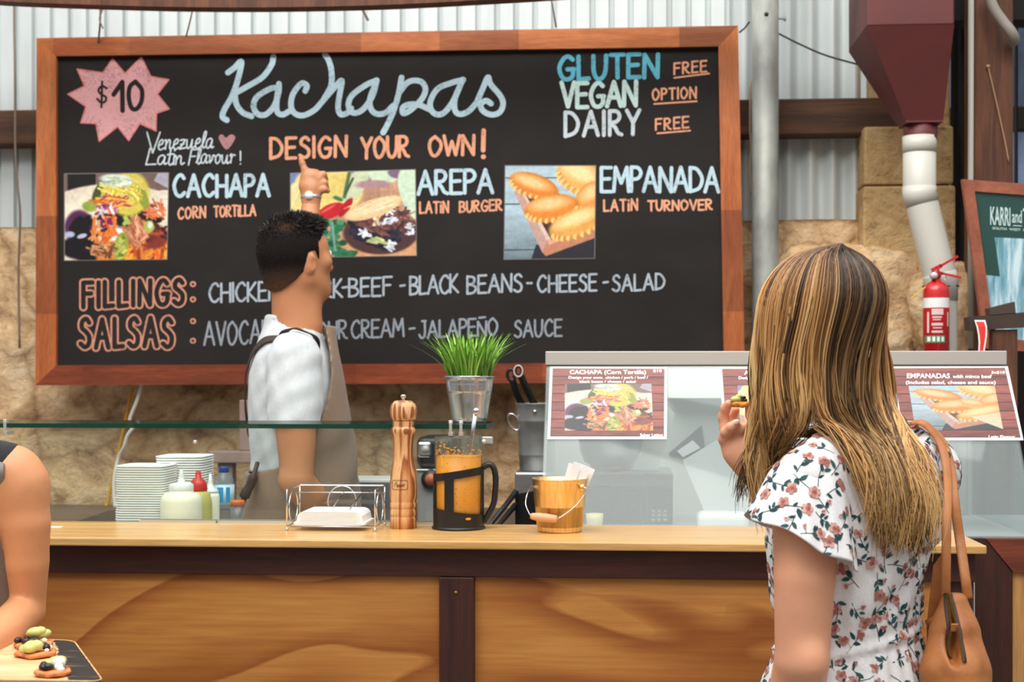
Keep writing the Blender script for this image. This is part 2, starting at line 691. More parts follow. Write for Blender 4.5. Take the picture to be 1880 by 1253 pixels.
boulder('wall_boulder', P(1545, 575, 4.86), (0.245, 0.12, 0.235), 11, 'big flat-topped limestone boulder beside the grey steel pole', -0.06)
boulder('wall_boulder', P(1748, 622, 4.80), (0.125, 0.14, 0.24), 5, 'upright limestone boulder beside the red fire extinguisher', 0.25)
boulder('wall_boulder', P(1600, 860, 4.86), (0.36, 0.14, 0.30), 8, 'lowest limestone boulder, behind the display cabinet')

# dark backdrop added beyond the pier; blue backdrop stands in for bluish daylight
m_far = M('dark_backdrop', (38, 28, 24), 0.9, var=0.3, vscale=2)
m_bluesheet = M('blue_daylight_backdrop', (120, 138, 172), 0.6, var=0.35, vscale=5, stretch=(1, 1, 0.3))
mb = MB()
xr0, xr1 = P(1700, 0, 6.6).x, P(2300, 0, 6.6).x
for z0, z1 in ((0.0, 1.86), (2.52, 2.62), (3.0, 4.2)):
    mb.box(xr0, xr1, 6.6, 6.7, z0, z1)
struct(obj('backdrop_far', mb, m_far), 'dark backdrop wall added beyond the posts', 'wall')
struct(obj('backdrop_daylight', MB().box(xr0, xr1, 7.6, 7.65, 0.0, 3.6), m_bluesheet), 'added blue grey backdrop standing in for daylight far behind', 'wall')

xk0, xk1 = P(1753, 0, 4.9).x, P(1782, 0, 4.9).x
struct(obj('pillar_black', MB().box(P(1757, 0, 4.9).x, xk1, 4.86, 5.0, 0.0, 3.5, 0.006), m_blacktimber), 'narrow black timber post beside the limestone pier', 'post')
struct(obj('pillar_brown', MB().box(P(1786, 0, 4.6).x, P(1858, 0, 4.6).x, 4.58, 4.72, 0.0, 3.5, 0.008), m_post), 'wide brown timber post behind the framed poster', 'post')
struct(obj('beam_right', MB().box(P(1740, 0, 4.8).x, P(2100, 0, 4.8).x, 4.73, 4.83, P(1880, 38, 4.73).z, 3.4, 0.006), m_blacktimber), 'black timber lintel at the top right', 'beam')
struct(obj('pillar_thin', MB().box(P(1866, 0, 5.2).x, P(1869, 0, 5.2).x, 5.2, 5.23, 0.0, 3.0), m_blacktimber), 'thin black upright at the right edge', 'post')

# ================================================================ pipes and cables on the wall
pp = thing('steel_pole', P(1405, 0, 4.74).xy.to_3d(), 'round galvanised grey steel pole just right of the menu board', 'pole')
x, y = pp.location.x, pp.location.y
r = 24.5 * PXM(1405, 4.74)
obj('shaft', MB().lathe([(r, 0.0), (r, 3.3)], (x, y, 0), 40), m_galv, pp)
q = P(1407, 26, 4.74 - r)
obj('bolt_hole', MB().tube([(q.x, q.y - 0.001, q.z), (q.x, q.y + 0.004, q.z)], 0.007, 14), m_black, pp)
q = P(1432, 34, 4.74)
obj('bolt', MB().tube([(x + r - 0.01, y, q.z), (x + r + 0.022, y, q.z)], 0.004, 8).tube([(x + r + 0.016, y, q.z), (x + r + 0.023, y, q.z)], 0.009, 6), m_galv, pp)

wire = [P(1378, 150, 4.848), P(1377, 230, 4.848), P(1379, 275, 4.848), P(1376, 310, 4.848), P(1379, 358, 4.848)]
tag(obj('cable', MB().tube(smooth_line(wire, 6), 0.0038, 8), M('tan_cable', (190, 172, 142), 0.6), origin=wire[-1]), 'thin tan cable running down beside the steel pole', 'cable')
wire = [P(1428, 61, 4.78), P(1470, 82, 4.78), P(1520, 103, 4.78), P(1600, 125, 4.78)]
tag(obj('wire', MB().tube(smooth_line(wire, 6), 0.003, 6), m_black, origin=wire[0]), 'black wire stretched from the steel pole to the maroon hopper', 'wire')
wire = [P(1357, 60, 4.80), P(1367, 52, 4.8), P(1376, 40, 4.80)]
tag(obj('wire', MB().tube(wire, 0.003, 6), m_black, origin=wire[0]), 'short black wire between the board corner and the steel pole', 'wire')
wire = [P(30, -60, 4.8), P(26, 20, 4.8), P(28, 150, 4.8), P(28, 260, 4.8), P(31, 330, 4.8), P(37, 395, 4.8), P(34, 500, 4.83), P(36, 640, 4.83)]
tag(obj('cable', MB().tube(smooth_line(wire, 6), 0.0042, 8), M('grey_brown_cable', (128, 112, 98), 0.6), origin=wire[-1]), 'thin grey-brown cable hanging left of the menu board', 'cable')
m_twine = M('hanging_wire', (120, 105, 92), 0.6)
wire = [P(183, -20, 4.6), P(184, 35, 4.6), P(182, 62, 4.64), P(181, 78, 4.66)]
mb = MB().tube(smooth_line(wire, 5), 0.0035, 6)
mb.tube(smooth_line([P(193, 5, 4.6), P(187, 20, 4.6), P(183, 36, 4.6), P(189, 52, 4.6)], 6), 0.003, 6)
tag(obj('hanging_wire', mb, m_twine, origin=wire[-1]), 'twisted wire holding up the left end of the menu board', 'wire', 'wires holding the menu board')
wire = [P(357, -20, 4.6), P(353, 20, 4.62), P(342, 66, 4.66)]
tag(obj('hanging_wire', MB().tube(smooth_line(wire, 5), 0.003, 6), m_twine, origin=wire[-1]), 'slanting wire above the pink starburst holding up the menu board', 'wire', 'wires holding the menu board')
wire = [P(655, -20, 4.6), P(661, 10, 4.62), P(668, 22, 4.63), P(676, 38, 4.64)]
tag(obj('hanging_wire', MB().tube(smooth_line(wire, 5), 0.0045, 6), m_twine, origin=wire[-1]), 'thick frayed wire above the blue-white shop name on the board', 'wire', 'wires holding the menu board')
wire = [P(1008, -20, 4.6), P(1015, 15, 4.62), P(1021, 50, 4.66)]
tag(obj('hanging_wire', MB().tube(smooth_line(wire, 5), 0.0028, 6), m_twine, origin=wire[-1]), 'thin wire above the right half of the menu board', 'wire', 'wires holding the menu board')

# maroon rainwater hopper
hp = thing('rainwater_hopper', P(1690, 252, 4.45), 'maroon metal rainwater hopper tapering down to a white pipe', 'hopper')
Yf, Yb = 4.28, 4.62
xl, xr = P(1592, 45, Yf).x, P(1752, 45, Yf).x
z1 = P(1670, 46, Yf).z
obj('tank', MB().box(xl, xr, Yf, Yb, z1, z1 + 0.5, 0.004), m_maroon, hp)
cx = P(1690, 230, 4.45).x
zt, zc = P(1690, 222, 4.40).z, P(1690, 254, 4.40).z
mb = MB()
h = 0.056
top = [(xl, Yf, z1), (xr, Yf, z1), (xr, Yb, z1), (xl, Yb, z1)]
bot = [(cx - h, 4.45 - h, zt), (cx + h, 4.45 - h, zt), (cx + h, 4.45 + h, zt), (cx - h, 4.45 + h, zt)]
mb.add(top + bot, [(0, 1, 5, 4), (1, 2, 6, 5), (2, 3, 7, 6), (3, 0, 4, 7), (4, 5, 6, 7), (3, 2, 1, 0)])
obj('funnel', mb, m_maroon, hp)
obj('outlet', MB().lathe([(0.0475, zc - 0.004), (0.0485, zc + 0.002), (0.052, zt + 0.006)], (cx, 4.45, 0), 32).box(cx - h, cx + h, 4.45 - h, 4.45 + h, zt - 0.006, zt + 0.004, 0.002), m_maroon, hp)
zs = P(1690, 172, 4.38).z
dp = thing('downpipe', (P(1727, 0, 4.45).x, 4.45, 0.0), 'white plastic downpipe with a bend under the maroon hopper', 'pipe')
pa, pb, pc, pd = P(1688, 251, 4.45), P(1688, 356, 4.45), P(1727, 512, 4.45), P(1727, 640, 4.45)
pd.z = 0.0
r = 0.0495
obj('pipe', MB().tube([pa, pb, pb * 0.9 + pc * 0.1, pb * 0.1 + pc * 0.9, pc, pd], r, 32), m_pvc, dp)
for s, e in ((pa, pa + (pb - pa) * 0.28), (pb + (pa - pb) * 0.12, pb + (pc - pb) * 0.12), (pc + (pb - pc) * 0.06, pc + (pd - pc) * 0.04)):
    mid = pb if s.z > pb.z > e.z else (pc if s.z > pc.z > e.z else (s + e) / 2)
    obj('collar', MB().tube([s, mid, e], r + 0.0018, 32), m_pvc, dp)

tag(obj('conduit', MB().tube([P(1783, -60, 4.56), P(1782, 336, 4.56), P(1782, 640, 4.56) * 1.0], 0.0088, 16), m_conduit, origin=P(1782, 640, 4.56)), 'straight grey conduit on the left edge of the brown post', 'conduit')
wire = [P(1812, -30, 4.5), P(1822, 10, 4.5), P(1840, 38, 4.5), P(1856, 58, 4.5), P(1862, 72, 4.52), P(1858, 78, 4.56)]
tag(obj('hose', MB().tube(smooth_line(wire, 6), 0.0165, 14), M('grey_hose', (150, 142, 134), 0.6), origin=wire[-1]), 'thick grey hose curving across the brown post', 'hose')
wire = [P(1814, 122, 4.57), P(1817, 135, 4.57), P(1832, 200, 4.57), P(1845, 260, 4.57), P(1852, 297, 4.57)]
tag(obj('twine', MB().tube(smooth_line(wire, 5), 0.0022, 6).ball(wire[0], 0.006), M('pale_twine', (178, 142, 108), 0.7), origin=wire[-1]), 'pale twine dangling from a nail on the brown post', 'twine')
# ================================================================ chalk menu board
YB = 4.66          # front of the frame
YP = YB + 0.016    # face of the black panel
m_frame = wood('oiled_hardwood_frame', (166, 92, 48), (212, 138, 82), (0.35, 3, 3), 0.4, 9, seg=(0, 0.262, 0.55), bump=0.08)
m_frame_v = wood('oiled_hardwood_stile', (166, 90, 46), (208, 132, 76), (3, 3, 0.35), 0.4, 9, seg=(2, 0.33, 0.55), bump=0.08)
m_frame_r = wood('red_hardwood_rail_shaded', (112, 50, 28), (172, 88, 52), (0.35, 3, 3), 0.4, 9, seg=(0, 0.31, 0.35), bump=0.08)  # darker red: partly the wood's own, partly bottom-rail shade put into the colour
k = NT('blackboard_paint')
nz = k.noise(k.coord((1, 1, 1.6)), 3.0, 5, 0.6)
c = k.ramp(nz, [(0.3, (36, 33, 32)), (0.7, (45, 41, 40))])
sp = k.noise(k.coord(), 42, 2, 0.5)
c = k.mix(k.ramp(sp, [(0.75, (0, 0, 0)), (0.79, (120, 120, 120))]), c, lin((20, 18, 18)))
k.l(c, k.b.inputs['Base Color'])
k.b.inputs['Roughness'].default_value = 0.7
k.b.inputs['Specular IOR Level'].default_value = 0.15
m_blackboard = k.m

mbd = thing('menu_board', P(716, 690, YB), 'large black chalk menu board in an orange wooden frame', 'menu board')
O = [P(67, 70, YB), P(1355, 47, YB), P(1368, 702, YB), P(65, 708, YB)]
I = [P(103, 103, YB), P(1319, 85, YB), P(1329, 666, YB), P(103, 671, YB)]
bk = Vector((0, 0.05, 0))
for i, (nm, mt) in enumerate((('frame_rail', m_frame), ('frame_stile', m_frame_v), ('frame_rail', m_frame_r), ('frame_stile', m_frame_v))):
    j = (i + 1) % 4
    e = 0.0006
    obj(nm, MB().prism([O[i], O[j], I[j], I[i]], bk), mt, mbd)
obj('chalkboard_panel', MB().prism([p + Vector((0, 0.016, 0)) + (p - O[0]) * 0 for p in [I[0] + Vector((-.01, 0, .01)), I[1] + Vector((.01, 0, .01)), I[2] + Vector((.01, 0, -.01)), I[3] + Vector((-.01, 0, -.01))]], (0, 0.02, 0)), m_blackboard, mbd)

GL = {
 'A': (.9, ['l0,0 .45,1 .9,0', 'l.2,.36 .7,.36']),
 'B': (.72, ['l0,0 0,1', 's0,1 .5,.93 .6,.76 .45,.58 .05,.53', 's.05,.53 .55,.45 .72,.25 .5,.05 0,0']),
 'C': (.8, ['s.76,.84 .55,1 .25,.88 .03,.5 .2,.1 .5,0 .8,.16']),
 'D': (.82, ['l0,0 0,1', 's0,1 .45,.93 .8,.55 .6,.15 0,0']),
 'E': (.66, ['l.66,1 0,1 0,0 .66,0', 'l0,.52 .56,.54']),
 'F': (.66, ['l.66,1 0,1 0,0', 'l0,.55 .55,.55']),
 'G': (.88, ['s.8,.86 .55,1 .25,.88 .03,.5 .2,.1 .5,0 .78,.12 .84,.42', 'l.5,.44 .88,.44']),
 'H': (.74, ['l0,0 0,1', 'l.74,0 .74,1', 'l0,.5 .74,.52']),
 'I': (.06, ['l.03,0 .03,1']),
 'i': (.06, ['l.03,0 .03,.66', 'l.02,.92 .04,.94']),
 'J': (.6, ['s.5,1 .52,.3 .4,.04 .15,.02 0,.2', 'l.25,1 .6,1']),
 'K': (.7, ['l0,0 0,1', 'l.62,1 .03,.46 .7,0']),
 'L': (.6, ['l0,1 0,0 .6,.03']),
 'M': (1.0, ['l0,0 .12,1 .5,.35 .88,1 1,0']),
 'N': (.8, ['l0,0 .03,1 .77,0 .8,1']),
 'O': (.85, ['s.42,1 .1,.8 .02,.45 .2,.06 .5,.02 .8,.35 .8,.7 .42,1']),
 'P': (.64, ['l0,0 0,1', 's0,1 .45,.97 .64,.76 .45,.54 0,.48']),
 'R': (.74, ['l0,0 0,1', 's0,1 .45,.97 .62,.77 .45,.56 .03,.5', 's.05,.5 .35,.3 .52,.08 .74,0']),
 'S': (.66, ['s.62,.86 .4,1 .12,.9 .1,.68 .4,.53 .62,.36 .58,.1 .3,0 0,.12']),
 'T': (.76, ['l0,1 .76,1', 'l.38,1 .4,0']),
 'U': (.74, ['s0,1 .02,.35 .2,.02 .5,.03 .7,.35 .74,1']),
 'V': (.82, ['l0,1 .42,0 .82,1']),
 'W': (1.1, ['l0,1 .28,0 .55,.7 .82,0 1.1,1']),
 'Y': (.8, ['l0,1 .4,.48 .8,1', 'l.4,.48 .38,0']),
 'Z': (.7, ['l0,1 .7,1 0,0 .7,0']),
 '~': (.8, ['l0,0 .03,.85 .77,0 .8,.85', 'l.15,1.08 .7,1.1']),
 '-': (.4, ['l0,.48 .4,.5']),
 '!': (.1, ['l.05,1 .05,.3', 'l.04,.03 .06,.05']),
 ' ': (.35, []),
 # joined small letters
 'a': (.75, ['s.6,.5 .4,.62 .12,.5 .05,.2 .2,.02 .42,.12 .6,.5', 's.6,.5 .55,.2 .62,.03 .78,.1']),
 'e': (.62, ['s.08,.28 .4,.38 .46,.55 .3,.62 .1,.45 .08,.15 .28,.0 .64,.12']),
 'l': (.4, ['s0,.1 .25,.5 .35,.95 .22,1 .12,.7 .12,.2 .25,.0 .42,.1']),
 'n': (.8, ['s0,.55 .1,.58 .14,.3 .12,.02', 's.13,.3 .35,.58 .5,.5 .52,.15 .6,.02 .8,.12']),
 'o': (.7, ['s.35,.6 .1,.45 .1,.15 .3,.0 .52,.2 .5,.5 .35,.6', 's.45,.55 .6,.48 .72,.55']),
 'r': (.6, ['s0,.5 .1,.6 .14,.3 .12,.02', 's.13,.3 .3,.55 .5,.52']),
 't': (.5, ['s.22,1 .18,.5 .15,.15 .28,.0 .5,.12', 'l0,.68 .45,.72']),
 'u': (.8, ['s0,.55 .05,.2 .2,.02 .4,.15 .52,.55', 's.52,.55 .52,.15 .62,.02 .8,.12']),
 'v': (.65, ['s0,.55 .12,.5 .2,.05', 's.2,.05 .4,.3 .46,.55 .65,.5']),
 'z': (.65, ['s.02,.56 .3,.6 .5,.58', 'l.5,.58 .05,.03', 's.05,.03 .3,.06 .66,.1', 'l.1,.3 .4,.34']),
}


def glyph_lines(ch):
    out = []
    for s in GL[ch][1]:
        pts = [tuple(float(q) for q in w.split(',')) for w in s[1:].split()]
        out.append(('s' if s[0] == 's' else 'l', pts))
    return out


def word_strokes(text, x0, yb0, x1, yb1, h, gap=.3, slant=0.0):
    """pixel strokes of a hand-lettered word between (x0, yb0) and (x1, yb1)"""
    tot = sum(GL[c][0] for c in text) + gap * (len(text) - 1)
    xs, out = 0.0, []
    for c in text:
        w = GL[c][0]
        jy = (RNG.random() - 0.5) * 0.05 * h
        for kind, pts in glyph_lines(c):
            q = []
            for gx, gy in pts:
                f = (xs + gx) / tot
                q.append((x0 + f * (x1 - x0) + slant * gy * h, yb0 + f * (yb1 - yb0) - gy * h + jy))
            out.append((kind, q))
        xs += w + gap
    return out


SEQ = [0]


def stroke_mesh(mb, strokes, w, Y, mi=0, place=None):
    """flat round-ended ribbons; widths and points in photograph pixels on the plane y = Y. Layers of chalk lie microns apart."""
    place = place or (lambda x, y, d: P(x, y, Y - d))
    for kind, pts in strokes:
        q = smooth_line(pts, 7) if kind == 's' and len(pts) > 2 else [tuple(map(float, p)) for p in pts]
        q = [p for i, p in enumerate(q) if i == 0 or math.hypot(p[0] - q[i - 1][0], p[1] - q[i - 1][1]) > 1e-3]
        if len(q) < 2:
            continue
        if kind == 'l' and len(q) > 2:
            parts = [q[i:i + 2] for i in range(len(q) - 1)]
        else:
            parts = [q]
        for q in parts:
            SEQ[0] = (SEQ[0] + 1) % 9
            base = SEQ[0] * 3e-5
            n = len(q)
            dirs = []
            for i in range(n - 1):
                dx, dy = q[i + 1][0] - q[i][0], q[i + 1][1] - q[i][1]
                L = math.hypot(dx, dy)
                dirs.append((dx / L, dy / L))
            h = w / 2
            vs, fs = [], []
            for i in range(n):
                d0, d1 = dirs[max(0, i - 1)], dirs[min(n - 2, i)]
                tx, ty = d0[0] + d1[0], d0[1] + d1[1]
                L = math.hypot(tx, ty) or 1.0
                nx, ny = -ty / L * h, tx / L * h
                z = base + i * 2.5e-6
                vs += [place(q[i][0] + nx, q[i][1] + ny, z), place(q[i][0] - nx, q[i][1] - ny, z)]
            fs = [(2 * i, 2 * i + 2, 2 * i + 3, 2 * i + 1) for i in range(n - 1)]
            for i, sg, d in ((0, -1, dirs[0]), (n - 1, 1, dirs[-1])):
                o = len(vs)
                a0 = math.atan2(d[0], -d[1])
                z = base + i * 2.5e-6
                vs += [place(q[i][0] + h * math.cos(a0 - sg * math.pi * t / 8), q[i][1] + h * math.sin(a0 - sg * math.pi * t / 8), z) for t in range(1, 8)]
                fs.append((2 * i,) + tuple(range(o, o + 7)) + (2 * i + 1,))
            mb.add(vs, fs, mi)


def chalk(name, rgb):
    k = NT(name)
    nz = k.noise(k.coord(), 160, 3, 0.7)
    big = k.noise(k.coord(), 14, 3, 0.6)
    c = k.ramp(k.math('ADD', k.math('MULTIPLY', nz, 0.6), k.math('MULTIPLY', big, 0.4)), [(0.28, tuple(v * .62 for v in rgb)), (0.5, rgb)])
    k.l(c, k.b.inputs['Base Color'])
    k.b.inputs['Roughness'].default_value = 0.9
    k.b.inputs['Specular IOR Level'].default_value = 0.1
    return k.m


ck_blue = chalk('ice_blue_chalk', (192, 218, 228))
ck_teal = chalk('teal_chalk', (104, 186, 208))
ck_mint = chalk('pale_mint_chalk', (206, 232, 226))
ck_white = chalk('white_chalk', (206, 216, 222))
ck_grey = chalk('grey_chalk', (176, 186, 196))
ck_orange = chalk('orange_chalk', (236, 168, 134))
ck_salmon = chalk('salmon_chalk', (208, 146, 122))
ck_pink = chalk('pink_chalk', (222, 164, 166))
ck_rose = chalk('dusty_rose_chalk', (184, 136, 138))
YL = YP - 0.0008


def letter(mat, strokes_w, label):
    mb = MB()
    for st, w in strokes_w:
        stroke_mesh(mb, st, w, YL)
    o = obj('chalk_lettering', mb, mat, mbd)
    o['label'] = label
    return o


W = word_strokes
letter(ck_teal, [(W('GLUTEN', 1026, 146, 1208, 141, 42, .26), 8)], 'teal chalk word')
letter(ck_mint, [(W('VEGAN', 1031, 197, 1168, 194, 44, .2), 8)], 'pale mint chalk word')
letter(ck_white, [(W('DAIRY', 1038, 251, 1174, 246, 44, .34), 7)], 'white chalk word under the mint one')
for txt, x0, y0, x1, y1, u in (('FREE', 1238, 136, 1297, 131, (1238, 143, 1302, 135)), ('OPTION', 1198, 184, 1278, 180, (1201, 191, 1279, 186)), ('FREE', 1204, 239, 1264, 234, (1207, 245, 1267, 240))):
    letter(ck_orange, [(W(txt, x0, y0, x1, y1, 20, .35), 3.6), ([('l', [u[:2], u[2:]])], 3)], 'small orange underlined word')


def K2(pts, s=3.241, ox=380, oy=40):
    return ('s', [(ox + a / s, oy + b / s) for a, b in pts])


shop = [K2(q) for q in (
    [(125, 303), (165, 272), (205, 237), (185, 340), (150, 440), (105, 520), (92, 565), (118, 586)],
    [(395, 208), (385, 255), (330, 330), (240, 385), (168, 425)],
    [(165, 425), (175, 490), (212, 540), (265, 563)],
    [(428, 395), (380, 397), (300, 445), (277, 500), (300, 548), (350, 552), (400, 500), (426, 420), (428, 370)],
    [(428, 375), (415, 470), (418, 535), (450, 553), (490, 532)],
    [(585, 412), (594, 380), (560, 368), (512, 430), (500, 500), (522, 545), (572, 558), (640, 525), (690, 470)],
    [(690, 470), (738, 380), (740, 290), (722, 225), (702, 197)],
    [(690, 470), (760, 390), (802, 350), (790, 430), (780, 510), (797, 552), (840, 540), (858, 515)],
    [(1005, 350), (940, 380), (862, 440), (842, 500), (872, 543), (930, 520), (985, 440), (1010, 348)],
    [(1002, 370), (970, 460), (977, 520), (1010, 548), (1060, 543), (1108, 500)],
    [(1158, 332), (1140, 430), (1110, 530), (1075, 610), (1048, 660)],
    [(1140, 425), (1200, 358), (1270, 355), (1300, 400), (1278, 460), (1212, 525), (1168, 545), (1166, 510), (1205, 492), (1262, 495), (1325, 522)],
    [(1525, 345), (1460, 362), (1372, 400), (1328, 480), (1345, 540), (1400, 548), (1460, 480), (1520, 350)],
    [(1510, 370), (1475, 460), (1477, 530), (1510, 550), (1560, 530), (1605, 480)],
    [(1605, 480), (1640, 400), (1672, 330), (1688, 372), (1745, 440), (1762, 490), (1740, 540), (1690, 553), (1642, 530), (1628, 492), (1660, 470), (1690, 487)],
)]
letter(ck_blue, [(shop, 10.5)], 'large flowing ice-blue script across the top')
# starburst with the price
sb = [(300, 320), (475, 345), (540, 250), (625, 350), (735, 238), (800, 370), (922, 392), (845, 490), (925, 590), (838, 620), (835, 740), (725, 690), (650, 805), (575, 710), (450, 810), (428, 690), (325, 685), (360, 575), (238, 490), (350, 435)]
sb = [(60 + a / 3.686, 40 + b / 3.686) for a, b in sb]
mb = MB()
cc = (sum(p[0] for p in sb) / len(sb), sum(p[1] for p in sb) / len(sb))
mb.add([P(*cc, YL)] + [P(*p, YL) for p in sb], [(0, 1 + i, 1 + (i + 1) % len(sb)) for i in range(len(sb))])
o = obj('chalk_starburst', mb, ck_pink, mbd)
o['label'] = 'pink chalk starburst'
mb = MB()
stroke_mesh(mb, [('l', [sb[i], sb[(i + 1) % len(sb)]]) for i in range(len(sb))], 2.2, YL - 0.0003)
obj('starburst_outline', mb, chalk('coral_chalk', (220, 128, 124)), mbd)
mb = MB()
YL2 = YL - 0.0006
f = lambda pts, kd='s': (kd, [(60 + a / 3.686, 40 + b / 3.686) for a, b in pts])
stroke_mesh(mb, [f([(500, 450), (470, 435), (445, 462), (462, 490), (495, 510), (490, 540), (462, 545), (436, 522)]), f([(470, 405), (465, 578)], 'l')], 4.2, YL2)
stroke_mesh(mb, [f([(548, 492), (606, 408), (608, 602)], 'l')], 8.6, YL2)
stroke_mesh(mb, [f([(695, 405), (658, 440), (650, 510), (668, 580), (702, 590), (735, 540), (738, 460), (695, 405)])], 8.2, YL2)
o = obj('price_numerals', mb, m_blackboard, mbd)
o['label'] = 'black price figures'
# small script with a heart
sc = W('V', 268, 281, 292, 281, 38, 0, .05) + W('enezuela', 289, 276, 391, 272, 30, .02, .12)
sc2 = W('L', 268, 303, 286, 303, 30, 0, .25) + W('atin', 288, 303, 338, 302, 28, .02, .1) + W('F', 346, 303, 358, 302, 28, 0, .2) + W('lavour', 360, 301, 432, 300, 28, .02, .1) + W('!', 440, 302, 443, 302, 24)
letter(ck_white, [(sc, 2.8)], 'small white script left of the heart')
letter(ck_white, [(sc2, 2.8)], 'small white script under the heart')
mb = MB()
hp = [(416, 275), (403, 258), (402, 250), (408, 247), (415, 253), (423, 247), (431, 250), (430, 258)]
hp = smooth_line(hp, 4, True)
mb.add([P(x, y, YL) for x, y in hp], [tuple(range(len(hp)))])
o = obj('chalk_heart', mb, ck_rose, mbd)
o['label'] = 'dusty rose chalk heart'
for wd, lab in ((W('DESIGN', 497, 292, 636, 287, 37, .3), 'first orange word above the second picture'), (W('YOUR', 664, 290, 750, 287, 37, .22), 'second orange word in the middle'), (W('OWN', 788, 286, 870, 284, 35, .2), 'third orange word in the middle')):
    letter(ck_orange, [(wd, 6.2)], lab)
letter(ck_orange, [([('l', [(888, 240), (887, 276)])], 8.5), ([('l', [(887, 288), (888, 288)])], 8.5)], 'orange exclamation mark')
letter(ck_blue, [(W('CACHAPA', 319, 361, 494, 360, 39, .24), 6.6)], 'ice-blue capitals right of the first food picture')
letter(ck_orange, [(W('CORN', 327, 402, 377, 399, 20, .32), 3.6)], 'first small orange word under the first dish name')
letter(ck_orange, [(W('TORTiLLA', 393, 398, 469, 396, 19, .24), 3.6)], 'second small orange word under the first dish name')
letter(ck_blue, [(W('AREPA', 768, 356, 904, 354, 42, .22), 6.6)], 'ice-blue capitals right of the second food picture')
letter(ck_orange, [(W('LATiN', 771, 392, 823, 390, 20, .32), 3.8)], 'first small orange word under the second dish name')
letter(ck_orange, [(W('BURGER', 844, 390, 921, 386, 19, .26), 3.8)], 'second small orange word under the second dish name')
letter(ck_blue, [(W('EMPANADA', 1104, 351, 1319, 352, 44, .18), 6.6)], 'ice-blue capitals right of the third food picture')
letter(ck_orange, [(W('LATiN', 1109, 388, 1170, 386, 20, .34), 3.8)], 'first small orange word under the third dish name')
letter(ck_orange, [(W('TURNOVER', 1190, 387, 1307, 385, 18, .28), 3.8)], 'second small orange word under the third dish name')
for bub, dy, lab in ((W('FILLINGS', 153, 564, 336, 559, 45, .42), (522, 550), 'upper'), (W('SALSAS', 148, 638, 316, 636, 52, .45), (590, 626), 'lower')):
    for y in dy:
        dot = [('l', [(354, y), (354.6, y)])]
        letter(ck_salmon, [(dot, 11)], 'salmon dot of the colon after the ' + lab + ' word')
        mb2 = MB()
        stroke_mesh(mb2, dot, 4.5, YL - 0.0006)
        obj('colon_dot_fill', mb2, m_blackboard, mbd)
    letter(ck_salmon, [(bub, 15.5)], lab + ' word in salmon outlined bubble capitals')
    mb = MB()
    stroke_mesh(mb, bub, 8.5, YL - 0.0006)
    obj('bubble_letter_fill', mb, m_blackboard, mbd)
ck_faint = chalk('faint_grey_chalk', (150, 158, 166))
for args in (('CHICKEN', 384, 555, 512, 551, 34, .2), ('PORK', 552, 549, 628, 545, 33, .2), ('-', 629, 531, 637, 530, 5), ('BEEF', 641, 545, 719, 542, 33, .24), ('-', 735, 527, 743, 526, 4),
             ('BLACK', 753, 541, 841, 537, 33, .14), ('BEANS', 858, 540, 958, 535, 32, .22), ('-', 968, 522, 976, 522, 4), ('CHEESE', 987, 537, 1095, 534, 30, .26), ('-', 1108, 521, 1116, 520, 4), ('SALAD', 1125, 535, 1220, 532, 29, .26)):
    letter(ck_grey, [(W(*args), 4.2)], 'grey chalk dash between two fillings' if args[0] == '-' else 'grey chalk word in the row of fillings')
for args in (('AVOCADO', 375, 634, 520, 629, 42, .2), ('SOUR', 566, 626, 637, 622, 33, .2), ('CREAM', 645, 622, 741, 618, 32, .2), ('-', 752, 606, 761, 605, 4), ('JALAPE~O', 770, 622, 913, 615, 31, .2), ('SAUCE', 945, 619, 1031, 617, 30, .24)):
    letter(ck_faint, [(W(*args), 4.0)], 'faint grey chalk dash between two salsas' if args[0] == '-' else 'faint grey chalk word in the row of salsas')

# ---------------------------------------------------------------- painted pictures


